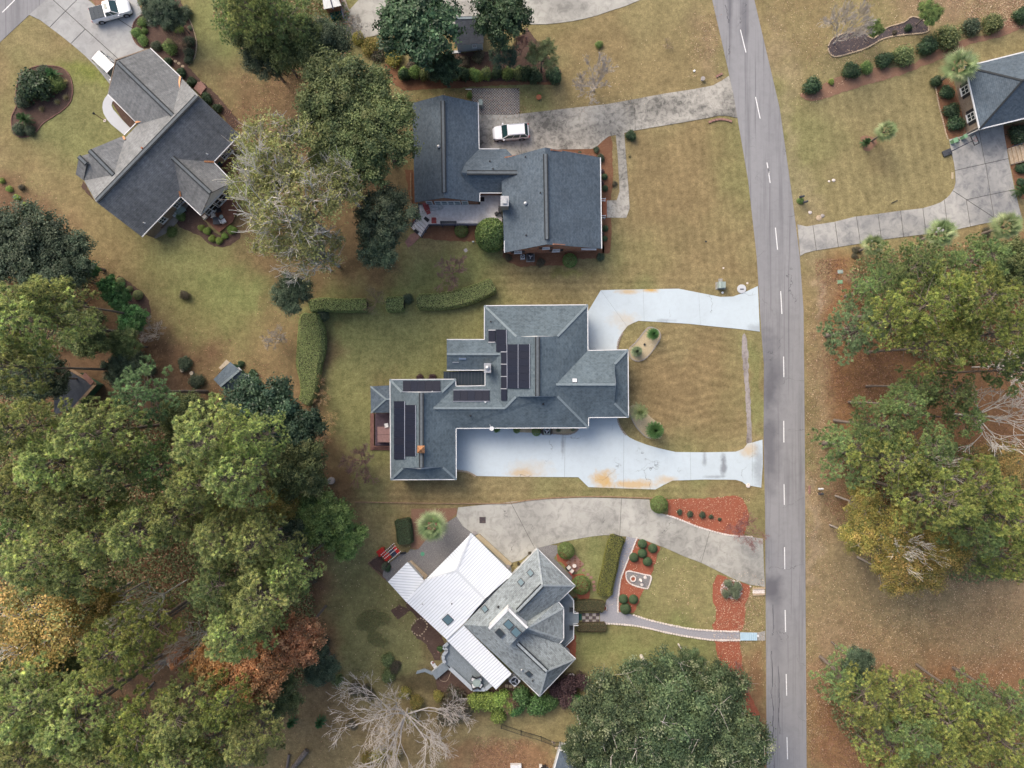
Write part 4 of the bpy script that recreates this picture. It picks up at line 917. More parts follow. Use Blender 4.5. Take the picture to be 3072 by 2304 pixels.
for (p,q) in ((g(340,430,1.6),g(352,650,1.6)),(g(352,650,1.6),g(205,840,1.2)),(g(530,822,1.6),g(390,1030,1.2)),(g(530,822,1.6),g(1480,822,1.6))):
    m=MB(); m.beam(p,q,.12,.05); m.beam(p-Vector((0,0,.6)),q-Vector((0,0,.6)),.05,.05); m.build('rail',MAT['rail_blue'],wd)
    n=max(2,int((q-p).length/1.4))
    for i in range(n+1): r=p.lerp(q,i/n); m=MB(); m.beam(Vector((r.x,r.y,.1)),r,.09,.09,Vector((0,1,0))); m.build('rail_post',MAT['rail_blue'],wd)
def bench(label,p,q,mat,w=.4,h=.45):
    r=thing('bench',label,'bench',(p+q)/2); 
    for k in (-1,0,1):
        n=Vector((-(q-p).normalized().y,(q-p).normalized().x,0))*.13*k; m=MB(); m.beam(p+n+Vector((0,0,h)),q+n+Vector((0,0,h)),.115,.04); m.build('seat_board',mat,r)
    for t in (.08,.92): s_=p.lerp(q,t); m=MB(); m.box((s_.x,s_.y,s_.z+h/2),(.08,.35,h)); m.build('leg',mat,r)
bench('white painted bench along the edge rail of the white deck',g(1060,785,.75),g(1440,785,.75),MAT['deck_white'])
bench('dark green bench beside the white bench on the white deck',g(745,795,.75),g(1045,795,.75),MAT['darkgrey'])
def box_thing(name,label,cat,p,sz,mat,rz=0,part='body',group=None):
    r=thing(name,label,cat,p,rz,group); m=MB(); m.box((0,0,sz[2]/2),sz); bevel(m.build(part,MAT[mat],r,world=False),.02); return r
def lounge(name,label,p,rz,mat,L=1.5):
    r=thing(name,label,'chair',p,rz)
    m=MB(); m.box((0,.1,.32),(.6,.75,.05)); m.build('seat',mat,r,world=False)
    m=MB(); m.box((0,-.42,.55),(.6,.08,.62),rx=.5); m.build('backrest',mat,r,world=False)
    m=MB(); m.box((0,.75,.2),(.55,.5,.05),rx=-.25); m.build('footrest',mat,r,world=False)
    for x in (-1,1):
        m=MB(); m.box((x*.33,.1,.5),(.08,.85,.04)); m.build('armrest',mat,r,world=False)
        for y in (-.3,.45): m=MB(); m.box((x*.33,y,.24),(.06,.06,.48)); m.build('leg',mat,r,world=False)
lounge('deck_chair','faded red reclining chair on the white deck below the sunroom windows',g(490,505,.75),R_(200),MAT['pink'])
r=thing('deck_chair','faded red upright chair at the outer rail of the white deck','chair',g(635,770,.75),R_(180)); chair_parts(r,MAT['pink'],.62,.42,'pink')
box_thing('door_mat','black door mat at the top of the white deck steps','mat',g(490,725,.755),(.75,.45,.02),'black',R_(-40))
box_thing('door_mat','black door mat in the corner by the brick house door','mat',g(1515,355,.755),(.6,.6,.02),'black')
box_thing('door_mat','black mat lying on the lowest white deck step','mat',g(300,950,.24),(.7,.4,.02),'black',R_(-40))
def grill(label,p,rz,mat='black'):
    r=thing('grill',label,'grill',p,rz); m=MB(); m.box((0,0,.45),(.7,.5,.7)); m.build('cabinet',MAT['black'],r,world=False)
    m=MB(); m.box((0,0,.95),(.75,.55,.3)); bevel(m.build('lid',MAT[mat],r,world=False),.1,3)
    for x in (-1,1): m=MB(); m.box((x*.52,0,.8),(.3,.45,.03)); m.build('side_shelf',MAT['darkgrey'],r,world=False)
grill('dark covered grill standing at the east edge of the white deck',g(1850,590,.75),R_(90))
box_thing('storage_bin','black plastic bin beside the grill on the white deck','bin',g(1780,630,.75),(.45,.4,.5),'black',.5)
hs=thing('garden_hose','pale hose coiled loosely across the white deck','hose',g(600,520,.76)); m=MB(); l=[(370,630),(450,610),(540,575),(640,555),(740,540),(790,510),(770,475),(720,465),(700,490),(730,530),(660,500),(600,500),(570,480)]
l=smooth_open(l,4)
for i in range(1,len(l)): m.tube(g(*l[i-1],.78),g(*l[i],.78),.022,.022,5,False)
m.build('hose_pipe',MAT['util'],hs)

# ================= east house at the right edge
e=lambda x,y,z: tz(2304,0,x,y,z)
eh=thing('house','tan brick house with dark hip roof and black shutters, right edge','house',W(3040,290,0))
p0,p1,ap,ap2=e(1278,432,3.1),e(1370,838,3.1),e(1650,522,5.7),e(2150,395,5.7); p2,p3=e(2250,190,3.1),e(2350,600,3.1)
slope(eh,[p0,p1,ap],SB); slope(eh,[p0,ap,ap2,p2],SB); slope(eh,[p1,p3,ap2,ap],SB); slope(eh,[p2,ap2,p3],SB)
ridge(eh,p0,ap,'cap_dark',.25); ridge(eh,p1,ap,'cap_dark',.25); ridge(eh,ap,ap2,'cap_dark',.25)
gutters(eh,[p2,p0,p1,p3],w=.15,h=.15)
es=walls(eh,[(p.x,p.y) for p in (p0,p1,p3,p2)],2.95,MAT['brick_tan'],.45)
window(eh,es,*T(2304,0,1270,585)[0],1.6,1.05,1.5,shut=True); window(eh,es,*T(2304,0,1312,758)[0],1.6,1.05,1.5,shut=True)
m=MB(); m.beam(p1,W(*T(2304,0,1270,885)[0],.2),.1,.1); m.build('downspout',MAT['white'],eh)
stp=thing('brick_steps','tan brick steps with dark handrails climbing to the right edge house','steps',e(1620,1000,0))
P=[e(1548,965,0),e(1572,1070,0),e(1700,1040,0),e(1676,930,0)]
for k in range(6):
    t0=k/6;t1=(k+1)/6; q=[P[0].lerp(P[3],t0),P[1].lerp(P[2],t0),P[1].lerp(P[2],t1),P[0].lerp(P[3],t1)]; m=MB(); m.prism(xy(q),0,.14*(k+1)); m.build('step',MAT['stone_tan'],stp)
for q in ((P[0],P[3]),(P[1],P[2])):
    m=MB(); m.tube(q[0]+Vector((0,0,.9)),q[1]+Vector((0,0,1.6)),.04,.04,6); m.tube(q[0],q[0]+Vector((0,0,.9)),.03,.03,6); m.build('handrail',MAT['rail_blue'],stp)

# ================= angled house at the bottom: pale shingles and white metal roof
g3=lambda x,y,z: tz(768,1536,x,y,z)
h3=lambda x,y,z: tz(1536,1536,x,y,z)
sh=thing('house','angled house with pale grey shingles, skylights and a white ribbed metal roof','house',W(1500,1870,0))
SP=MAT['shingle_pale']; e_=3.2; r_=5.2
A=h3(165,238,e_); B=h3(410,478,e_); Pk=h3(195,475,r_); X=h3(-65,748,r_); Wc=g3(1345,731,e_); F_=h3(412,950,e_); G_=h3(178,1195,e_); P2k=h3(225,1030,r_)
S1=slope(sh,[A,Pk,X,Wc],SP); slope(sh,[A,B,Pk],SP); slope(sh,[B,Pk,X,h3(150,738,e_)],SP); S4=slope(sh,[Wc,X,P2k,G_],SP); slope(sh,[F_,G_,P2k],SP); slope(sh,[F_,P2k,X,h3(150,690,e_)],SP)
K=h3(100,752,5.45); K0=h3(-40,752,5.45); C1,C2,C3,C4=h3(300,580,e_),h3(335,620,e_),h3(335,825,e_),h3(305,855,e_)
slope(sh,[C1,C2,K],SP); slope(sh,[C2,C3,K],SP); slope(sh,[C3,C4,K],SP); slope(sh,[C1,K,K0,h3(100,700,e_+.6)],SP); slope(sh,[C4,K,K0,h3(100,800,e_+.6)],SP)
for p,q in ((A,Pk),(B,Pk),(F_,P2k),(G_,P2k),(C2,K),(C3,K)): ridge(sh,p,q,'cap_pale',.25,.03)
ridge(sh,Pk,h3(35,640,r_),'cap_pale',vent=True); ridge(sh,P2k,h3(35,850,r_),'cap_pale',vent=True)
for l in ([A,B],[B,C1],[C1,C2,C3,C4],[C4,F_],[F_,G_],[G_,h3(0,1017,e_)]): gutters(sh,l,w=.1,h=.12)
# raised clerestory with its own little roof and skylights
zc=6.3; k0,k1,k2,k3=g3(1510,755,zc),g3(1634,628,zc),h3(100,750,zc),h3(-22,876,zc); cen=(k0+k1+k2+k3)/4+Vector((0,0,.25))
m=MB(); m.prism(xy([k0,k1,k2,k3]),4.2,zc-.1); cl=m.build('clerestory',MAT['white'],sh)
tp=[slope(sh,[p,q,cen],SP,thick=.08) for p,q in ((k0,k1),(k1,k2),(k2,k3),(k3,k0))]
for p,q in ((k0,k1),(k1,k2)): m=MB(); m.beam(p,q,.3,.25); m.build('parapet',MAT['white'],sh)
flat=(cen,Vector((0,0,1)),Vector((.707,.707,0)),Vector((-.707,.707,0)))
f3=lambda x,y:(768+x/2.16,1536+y/2.16)
hh=lambda x,y:(1536+x/2.16,1536+y/2.16)
skylight(sh,*f3(1637,730),flat,.95,1.1); skylight(sh,*hh(26,780),flat,1.0,1.15); skylight(sh,*f3(1580,785),flat,.8,1.1,mat='glass')
for p in (hh(118,394),hh(57,455)): skylight(sh,*p,S1,.75,.85)
skylight(sh,*f3(1482,628),S1,.75,.85); skylight(sh,*hh(109,1050),S4,.8,.8,mat='glass'); pipe(sh,*hh(135,1093),S4); turbine(sh,*hh(63,1020),S4,.15); pipe(sh,*f3(1572,617),S1,.08,.25)
# ribbed white metal roofs
MR=MAT['metal_roof']
def metal(P,name='metal_roof_slope',d=None,sp=.36,thick=.1,k3=2):
    P=[Vector(p) for p in P]; nn=(P[1]-P[0]).cross(P[k3]-P[0]).normalized(); cc=Vector((0,0,H)); P=[cc+(p-cc)*((P[0]-cc).dot(nn)/(p-cc).dot(nn)) for p in P]
    pl=slope(sh,P,MR,name=name,thick=thick); n,hd,vd=pl[1],pl[2],pl[3]
    if d is not None: vd=d.normalized(); hd=vd.cross(n).normalized()
    P=[Vector(p) for p in P]; ls=[(p-P[0]).dot(hd) for p in P]; m=MB(); k=min(ls)+.1
    Q=[((p-P[0]).dot(hd),(p-P[0]).dot(vd)) for p in P]
    while k<max(ls):
        ys=[]
        for i in range(len(Q)):
            (x0,y0),(x1,y1)=Q[i-1],Q[i]
            if (x0>k)!=(x1>k): ys.append(y0+(y1-y0)*(k-x0)/(x1-x0))
        ys.sort()
        for i in range(0,len(ys)-1,2):
            a_=P[0]+hd*k+vd*(ys[i]+.02)+n*.012; b_=P[0]+hd*k+vd*(ys[i+1]-.02)+n*.012; m.beam(a_,b_,.10,.09,n)
        k+=sp
    o=m.build('metal_rib',MAT['metal_rib'],sh); o['kind']='stuff'; return pl
mr0,mr1=g3(1300,380,3.5),g3(1482,563,3.5); T0=g3(1395,138,2.8)
M1=metal([mr0,mr1,g3(1345,727,3.12),g3(1235,826,2.55),g3(968,577,2.55),g3(1095,442,2.75)],k3=4)
M2=metal([mr0,mr1,g3(1630,432,3.14),h3(37,440,3.1),h3(18,470,3.1),h3(0,400,3.0),T0],k3=6)
M2b=metal([T0,g3(1095,442,2.75),mr0])
M3=metal([g3(980,325,2.5),g3(1090,445,2.7),g3(968,577,2.5),g3(855,452,2.3)],'carport_roof_slope')
M4=metal([g3(1345,735,2.95),g3(1655,1048,2.95),g3(1555,1150,2.4),g3(1235,830,2.4)],'porch_roof_slope',d=W(1655-1555,-1048+1150)-W(0,0) if False else None)
for p,q in ((mr0,mr1),(T0,mr0),(g3(1095,442,2.75),mr0)): m=MB(); m.beam(p+Vector((0,0,.06)),q+Vector((0,0,.06)),.3,.04); m.build('ridge_flashing',MAT['metal_rib'],sh)
skylight(sh,*f3(1243,698),M1,1.15,1.15); pipe(sh,*f3(1270,594),M1); turbine(sh,*f3(1080,594),M1,.09)
sgw=walls(sh,xy([Wc,A,B,C1,C2,C3,C4,F_,G_]),3.0,MAT['siding'],.4)
walls(sh,xy([g3(1095,442,2.5),T0,h3(30,440,3),Wc,g3(1235,826,2.5),g3(968,577,2.5)]),2.45,MAT['siding'],.35)
walls(sh,xy([g3(980,325,2.3),g3(1090,445,2.3),g3(968,577,2.3),g3(855,452,2.3)]),2.2,MAT['siding'],.3)
# ac unit on its slab in the notch, seen as round fan
k=lambda x,y,z: tz(1240,1900,x,y,z,5.53)
# front porch boards
po=thing('porch','grey boarded porch with white rail wrapping the point of the angled house','porch',h3(360,700,0))
P=[h3(300,585,.55),h3(360,530,.55),h3(400,575,.55),h3(400,655,.55),h3(432,655,.55),h3(432,735,.55),h3(400,735,.55),h3(400,820,.55),h3(345,872,.55),h3(300,835,.55)]
boards(po,xy(P),.55,.14,math.pi/2,MAT['deck_grey'],joined=True); m=MB(); m.prism(xy(P),0,.5); m.build('deck_frame',MAT['rail_grey'],po)
rl=[P[1],P[2],P[3],P[4]]; 
for l in ([h3(360,530,1.5),h3(400,575,1.5),h3(400,655,1.5),h3(430,655,1.5)],[h3(430,735,1.5),h3(400,735,1.5),h3(400,820,1.5),h3(345,872,1.5)]):
    for i in range(1,len(l)): m=MB(); m.beam(l[i-1],l[i],.1,.07); m.beam(l[i-1]-Vector((0,0,.7)),l[i]-Vector((0,0,.7)),.06,.05); m.build('rail',MAT['white'],po)
for y in (625,742):
    r=thing('chair','dark grey porch chair '+('left of' if y<700 else 'right of')+' the steps of the angled house','chair',h3(383,y,.55),R_(-90)); chair_parts(r,MAT['darkgrey'],.5,.42,'black')
box_thing('door_mat','dark green mat below the porch steps of the angled house','mat',h3(441,680,.06),(.45,.9,.02),'green_dark')
# back deck with bench rail
bd=thing('deck','grey painted back deck with wide bench rail and winding ramp','deck',k(800,600,0))
P=[k(575,150,.9),k(700,190,.9),k(1300,800,.9),k(1190,905,.9),k(985,905,.9),k(610,560,.9),k(520,500,.9),k(480,440,.9),k(480,370,.9),k(545,290,.9),k(490,225,.9)]
boards(bd,xy(P),.9,.145,R_(-42),MAT['deck_grey'],joined=True); m=MB(); m.prism(xy(inset(xy(P),.1)),0,.85); m.build('deck_frame',MAT['rail_grey'],bd)
rl=[k(575,160,1.35),k(500,232,1.35),k(560,285,1.35),k(495,365,1.35),k(497,440,1.35),k(530,490,1.35)]
for l in (rl,[k(605,575,1.35),k(985,930,1.35),k(1195,930,1.35),k(1290,850,1.35)]):
    for i in range(1,len(l)): m=MB(); m.beam(l[i-1],l[i],.5 if l is not rl else .42,.08); m.build('bench_seat',MAT['rail_grey'],bd)
P=[k(500,500,.85),k(600,590,.85),k(380,755,.35),k(300,640,.35)]; boards(bd,xy(P),.6,.145,R_(48),MAT['deck_grey'],joined=True); m=MB(); m.prism(xy(P),0,.56); m.build('ramp_frame',MAT['rail_grey'],bd)
for P in ([k(300,640,.3),k(310,700,.3),k(185,640,.25),k(180,590,.25)],[k(180,590,.2),k(185,640,.2),k(45,670,.1),k(60,625,.1)]): m=MB(); m.prism(xy(P),0,.22); m.build('walkway_board',MAT['deck_grey'],bd)
# ---------------------------------------------------------------- vegetation
def nrm(a): return a/np.maximum(np.linalg.norm(a,axis=-1,keepdims=True),1e-6)
def pick(rg,pal,n):
    c=np.array([p[0] for p in pal],float); w=np.array([p[1] for p in pal],float); i=rg.choice(len(pal),n,p=w/w.sum())
    return c[i]*(1+rg.normal(0,.13,(n,1)))
def quads(rg,P,N,L,Wd,jit,Cc):
    n=len(P); N=nrm(N+rg.normal(0,jit,(n,3))); t=nrm(np.cross(N,rg.normal(0,1,(n,3)))); b=np.cross(N,t)
    L=(L*rg.uniform(.7,1.3,n))[:,None]/2; Wd=(Wd*rg.uniform(.7,1.3,n))[:,None]/2
    V=np.stack([P-t*L,P+b*Wd,P+t*L,P-b*Wd],1).reshape(-1,3)
    return V,np.arange(4*n).reshape(n,4),np.repeat(Cc,4,0)
def tris(P,Dr,side,Wd,Cc):
    V=np.stack([P-side*Wd,P+side*Wd,P+Dr],1).reshape(-1,3); n=len(P)
    F=np.arange(3*n).reshape(n,3); return V,F,np.repeat(Cc,3,0)
def lobes_leaves(rg,lobes,per,L,Wd,pal,jit=.55,inner=.25,clump=.35,flat=1.0,up=-.35):
    "leaf sprays over the outside of each lobe; lobes=(centre,radius)"
    Vs=[];Fs=[];Cs=[];o=0
    for (c,r) in lobes:
        n=int(per*r*r)
        nc=max(4,int(n/40)); d=nrm(rg.normal(0,1,(nc*3,3))); d=d[d[:,2]>up][:nc]; nc=len(d)
        cc=np.array(c)+d*r*rg.uniform(.72,1.08,(nc,1))*np.array([1,1,flat]); k=int(n/nc)+1
        idx=np.repeat(np.arange(nc),k); P=cc[idx]+rg.normal(0,clump,(len(idx),3))*np.array([1,1,.6]); N=d[idx]*.7+np.array([0,0,.6])
        tint=(pick(rg,pal,nc)*(1+rg.normal(0,.12,(nc,1)))*rg.uniform(.75,1.22))[idx]*(1+rg.normal(0,.12,(len(idx),1)))
        V,F,C_=quads(rg,P,N,L,Wd,jit,tint); Vs.append(V);Fs.append(F+o);Cs.append(C_); o+=len(V)
        m=int(n*inner); d=nrm(rg.normal(0,1,(m,3))); P=np.array(c)+d*r*rg.uniform(.25,.75,(m,1))*np.array([1,1,flat])
        V,F,C_=quads(rg,P,d+np.array([0,0,.5]),L*1.7,Wd*1.9,.6,pick(rg,pal,m)); Vs.append(V);Fs.append(F+o);Cs.append(C_); o+=len(V)
    return np.concatenate(Vs),np.concatenate(Fs),np.clip(np.concatenate(Cs),.004,1)
def tubes(segs,name,mat):
    "tapered limbs, segs=(p,q,r0,r1,sides)"
    V=[];F=[]
    for (p,q,r0,r1,n) in segs:
        p=np.array(p);q=np.array(q); d=q-p; l=np.linalg.norm(d)
        if l<1e-5: continue
        d/=l; a=np.cross(d,(0,0,1.0) if abs(d[2])<.9 else (1.0,0,0)); a/=np.linalg.norm(a); b_=np.cross(d,a); o=len(V)
        for c,r in ((p,r0),(q,r1)):
            for i in range(n): t=6.28318*i/n; V.append(c+a*math.cos(t)*r+b_*math.sin(t)*r)
        for i in range(n): F.append((o+i,o+(i+1)%n,o+n+(i+1)%n,o+n+i))
    return tex_mesh(name,np.array(V),np.array(F),None,mat,smooth=True)
def trunk_segs(rg,h,r0,r1,bend=.03,n=6):
    p=np.zeros(3); out=[]; x=np.zeros(2)
    for i in range(n):
        x=x+rg.normal(0,bend,2)*h/n; q=np.array([x[0],x[1],h*(i+1)/n]); out.append((p,q,r0+(r1-r0)*i/n,r0+(r1-r0)*(i+1)/n,8)); p=q
    return out
PINE=[((.21,.255,.08),3),((.28,.315,.095),3),((.13,.175,.058),2),((.34,.35,.12),1.5)]
PINE_B=[((.105,.165,.055),3),((.145,.20,.06),3),((.185,.23,.07),1.3)]
PINE_Y=[((.215,.245,.045),3),((.165,.2,.042),3),((.105,.145,.038),2),((.29,.295,.065),1.3)]
PINE_F=[((.12,.20,.085),3),((.155,.24,.10),3),((.085,.15,.06),1)]
OAKD=[((.048,.078,.045),3),((.066,.098,.056),3),((.09,.12,.07),2),((.034,.052,.034),1)]
OAKO=[((.09,.125,.04),3),((.125,.155,.05),3),((.06,.09,.034),2.5),((.18,.2,.07),1.2)]
LIVE=[((.066,.102,.042),3),((.10,.135,.052),2.3),((.038,.062,.028),3),((.17,.19,.1),.8)]
MAGN=[((.028,.06,.026),3),((.042,.082,.032),3),((.06,.11,.045),1.5),((.016,.036,.016),1.5)]
MAGD=[((.025,.055,.03),3),((.04,.075,.038),2),((.06,.10,.05),1)]
HOLLY=[((.085,.15,.032),3),((.12,.19,.04),3),((.165,.235,.055),1.8),((.045,.085,.022),1)]
BRIGHT=[((.05,.13,.03),3),((.08,.18,.045),3),((.03,.08,.02),1.5)]
CYPR=[((.18,.20,.055),3),((.23,.24,.07),3),((.12,.145,.045),2.5),((.29,.28,.1),1)]
YELF=[((.25,.205,.03),3),((.18,.175,.028),3),((.31,.22,.04),1.4),((.11,.13,.028),1.5)]
GOLD=[((.34,.235,.05),3),((.26,.21,.045),3),((.42,.28,.07),1.5),((.13,.155,.045),2.5)]
ORNG=[((.42,.22,.075),3),((.34,.165,.05),3),((.48,.29,.11),1.3),((.2,.12,.045),1.5)]
REDF=[((.33,.07,.03),3),((.42,.12,.04),2),((.25,.05,.03),1)]
LIME=[((.16,.24,.03),3),((.22,.30,.04),2),((.11,.17,.03),2)]
SAGE=[((.13,.17,.10),3),((.17,.2,.13),2),((.09,.12,.07),2)]
JUNI=[((.05,.095,.06),3),((.075,.12,.07),2),((.03,.065,.045),2)]
PURP=[((.075,.04,.045),3),((.11,.06,.06),2),((.05,.03,.035),2)]
LIB={}
def mk_pine(key,pal,seed,R=4.6,h=23,dep=8.5,npad=30,dens=1.0,open_=0.0,nl=32):
    rg=np.random.default_rng(seed); segs=trunk_segs(rg,h*.97,.30,.07,.02,8); pads=[]
    npad=int(npad*1.75)
    for i in range(npad):
        t=((i+.5)/npad)**.9; z=h-dep+dep*t*.97; rm=R*math.sqrt(max(0,1-(t)**1.7))+.25; an=i*2.39996+rg.normal(0,.25); rr=rm*rg.uniform(.55 if i%3 else .25,1.0)
        c=np.array([math.cos(an)*rr,math.sin(an)*rr,z+rg.normal(0,.3)]); pr=rg.uniform(.8,1.2)*(1-.25*t)*R/4.6
        pads.append((c,pr)); hb=z-.25*rr-.4; mid=np.array([c[0]*.5,c[1]*.5,(hb+z)/2]); segs.append((np.array([0,0,max(hb,h-dep-1.5)]),mid,.07,.05,4)); segs.append((mid,c,.05,.02,4))
    for i in range(7):   # dead lower limbs
        z=h-dep-rg.uniform(.5,5); an=rg.uniform(0,6.28); L=rg.uniform(1,2.8); segs.append(((0,0,z),(math.cos(an)*L,math.sin(an)*L,z+.3*L),.045,.012,3))
    Vs=[];Fs=[];Cs=[];o=0
    for (c,pr) in pads:
        n=int(27*pr*pr*dens)+5; d=nrm(rg.normal(0,1,(n*2,3))); d=d[d[:,2]>-.25][:n]; n=len(d)
        cen=c+d*pr*rg.uniform(.5,1.08,(n,1))*np.array([1,1,.62]); out=nrm(d*np.array([1,1,.6])+np.array([0,0,.45])); k=nl
        idx=np.repeat(np.arange(n),k); dr=nrm(out[idx]*.75+rg.normal(0,.62,(n*k,3))); L=rg.uniform(.2,.38,(n*k,1)); side=nrm(np.cross(dr,rg.normal(0,1,(n*k,3))))
        col=(pick(rg,pal,n)*(1+rg.normal(0,.12,(n,1)))*rg.uniform(.72,1.25))[idx]*(1+rg.normal(0,.14,(n*k,1))); V,F,C_=tris(cen[idx],dr*L,side,.043,col); Vs.append(V);Fs.append(F+o);Cs.append(C_);o+=len(V)
    LIB[key]=(tex_mesh('pine_crown',np.concatenate(Vs),np.concatenate(Fs),np.clip(np.concatenate(Cs),.004,1),MAT['leaf']),tubes(segs,'pine_trunk',MAT['bark']),R,h,h-dep*.45)
def mk_broad(key,pal,seed,R=5.0,h=11,nl=16,lr=(1.5,2.3),per=70,L=.3,Wd=.2,gloss=False,bark='bark',flat=.75,limb=0,jit=.55,zc=.62,clump=.3,core=True,dm=3.6):
    rg=np.random.default_rng(seed); lobes=[]; segs=trunk_segs(rg,h*.5,.28*R/5,.2*R/5,.02,4); z0=h*zc
    hv=h-z0
    for i in range(nl):
        t=(i+.5)/nl; rr=R*.80*math.sqrt(t)*rg.uniform(.85,1.1); an=i*2.39996+rg.normal(0,.2); r=rg.uniform(*lr)*R/5; z=z0+ (hv-r)*max(0,math.sqrt(max(0,1-(rr/R)**2)))*rg.uniform(.75,1.05)
        c=np.array([math.cos(an)*min(rr,R-r*.8),math.sin(an)*min(rr,R-r*.8),z]); lobes.append((c,r))
        b0=np.array([0,0,h*.42]); mid=(b0+c)/2+np.array([0,0,.3]); segs.append((b0,mid,.13*R/5,.09*R/5,5)); segs.append((mid,c,.09*R/5,.03,4))
        for k in range(3 if limb==4 and key[:4]=='cypr' else 1 if (limb and i%2) else 0):
            a2=rg.uniform(0,6.28); e=c+np.array([math.cos(a2)*r*.95,math.sin(a2)*r*.95,r*rg.uniform(.3,1.0)]); m2=(c+e)/2+rg.normal(0,.2,3); segs.append((c,m2,.055,.04,4)); segs.append((m2,e,.04,.012,3))
            for q in range(3): e2=m2+rg.normal(0,1,3)*r*.55+np.array([0,0,.3]); segs.append((m2,e2,.028,.008,3))
    V,F,C_=lobes_leaves(rg,lobes,per*dm,L*1.2,Wd*1.3,pal,jit=jit,clump=clump*R/5,flat=flat)
    LIB[key]=(tex_mesh('crown',V,F,C_,MAT['leaf_gloss' if gloss else 'leaf']),tubes(segs,'trunk',MAT[bark]),R,h,z0+hv*.35)
def branches(rg,p,d,L,r,dep,out,spread,up,segn=3,shr=.72,twig=.008):
    n=segn; q=p
    for i in range(n):
        d2=nrm(d+rg.normal(0,.13,3)+np.array([0,0,up*.08])); q2=q+d2*L/n; out.append((q,q2,r*(1-.25*i/n),max(twig,r*(1-.25*(i+1)/n)),5 if r>.06 else 3)); q=q2; d=d2
        if dep>0 and i>0:
            for _ in range(2 if rg.random()<.6 else 1):
                ax=nrm(rg.normal(0,1,3)); dd=nrm(d+ax*spread*rg.uniform(.6,1.1)+np.array([0,0,up*.15])); branches(rg,q,dd,L*shr*rg.uniform(.75,1.1),max(twig,r*.58),dep-1,out,spread,up,segn,shr,twig)
def mk_bare(key,seed,R=4,h=8,dep=4,mat='bark_pale',spread=.75,stems=5,r=.12,up=.6,trunk=.25,shr=.7,twig=.008,leaves=None,nleaf=0,ll=.12):
    rg=np.random.default_rng(seed); out=[]; base=np.array([0,0,h*trunk]); 
    if trunk>.02: out.append((np.zeros(3),base,r*1.8,r*1.4,7))
    L=R*.52
    for i in range(stems):
        an=i*6.283/stems+rg.normal(0,.3); hz=rg.uniform(.4,.95); d=nrm(np.array([math.cos(an)*hz,math.sin(an)*hz,h/R*.42])); branches(rg,base,d,L*rg.uniform(.8,1.15),r,dep,out,spread,up,3,shr,twig)
    P=np.array([s_[1] for s_ in out]); m=np.quantile(np.hypot(P[:,0],P[:,1]),.97); sc=R/m; zs=h/np.quantile(P[:,2],.99)
    out=[(np.array(s_[0])*(sc,sc,zs),np.array(s_[1])*(sc,sc,zs),s_[2],s_[3],s_[4]) for s_ in out]
    cr=None
    if leaves:
        P=np.array([s_[1] for s_ in out if s_[2]<.05]); i=rg.choice(len(P),nleaf); V,F,C_=quads(rg,P[i]+rg.normal(0,.1,(nleaf,3)),np.tile([0,0,1.0],(nleaf,1)),ll,ll*.7,.7,pick(rg,leaves,nleaf)); cr=tex_mesh('crown',V,F,np.clip(C_,.004,1),MAT['leaf'])
    LIB[key]=(cr,tubes(out,'branches',MAT[mat]),R,h,h*.6)
def mk_bush(key,pal,seed,L=.13,Wd=.09,n=2600,lumps=6,gloss=False,jit=.5,hh=.85,round_=False):
    "unit bush: radius 1, height ~hh"
    rg=np.random.default_rng(seed); lob=[((0,0,.3),.78)] if round_ else []
    for i in range(0 if round_ else lumps): an=i*2.4; rr=.5*math.sqrt((i+.3)/lumps); lob.append(((math.cos(an)*rr,math.sin(an)*rr,.32+rg.uniform(0,.12)),rg.uniform(.42,.58)))
    Vs=[];Fs=[];Cs=[];o=0
    for c,r in lob:
        k=int(n*(r*r)/sum(x[1]**2 for x in lob)); d=nrm(rg.normal(0,1,(k*2,3))); d=d[d[:,2]>-.5][:k]; k=len(d)
        rr=r*(rg.uniform(.9,1.02,(k,1)) if round_ else rg.uniform(.5,1.2,(k,1))); P=np.array(c)+d*rr; P[:,2]=np.maximum(P[:,2]*hh/.85,.02)
        if round_: P=P*np.array([1.26,1.26,1.0])
        V,F,C_=quads(rg,P,d+np.array([0,0,.4]),L,Wd,jit,pick(rg,pal,k)); Vs.append(V);Fs.append(F+o);Cs.append(C_);o+=len(V)
    LIB[key]=(tex_mesh('foliage',np.concatenate(Vs),np.concatenate(Fs),np.clip(np.concatenate(Cs),.004,1),MAT['leaf_gloss' if gloss else 'leaf']),None,1.0,1.0,.4)
for i in range(3): mk_pine('pine%d'%i,PINE,10+i,R=4.6,npad=30+4*i)
for i in range(2): mk_pine('pineb%d'%i,PINE_B,20+i,R=4.6,npad=23)
for i in range(2): mk_pine('piney%d'%i,PINE_Y,30+i,R=4.6,npad=25)
mk_pine('pinef0',PINE_F,41,R=3.8,h=21,dep=6,npad=24)
for i in range(2): mk_broad('oakd%d'%i,OAKD,50+i,R=5,h=11,nl=22,lr=(1.1,1.7),per=95,L=.2,Wd=.13)
for i in range(2): mk_broad('oako%d'%i,OAKO,60+i,R=5,h=12,nl=26,lr=(1.1,1.7),per=95,L=.22,Wd=.13)
for i in range(2): mk_broad('live%d'%i,LIVE,70+i,R=5,h=11,nl=24,lr=(1.2,1.8),per=100,L=.2,Wd=.11,limb=2,bark='bark_pale')
for i in range(2): mk_broad('magn%d'%i,MAGN,80+i,R=5,h=11,nl=24,lr=(1.0,1.6),per=75,L=.32,Wd=.17,gloss=True)
mk_broad('magd0',MAGD,85,R=5,h=11,nl=24,lr=(1.1,1.6),per=80,L=.28,Wd=.15,gloss=True)
mk_broad('bright0',BRIGHT,87,R=3,h=5,nl=14,lr=(1.3,2.0),per=190,L=.26,Wd=.12,gloss=True)
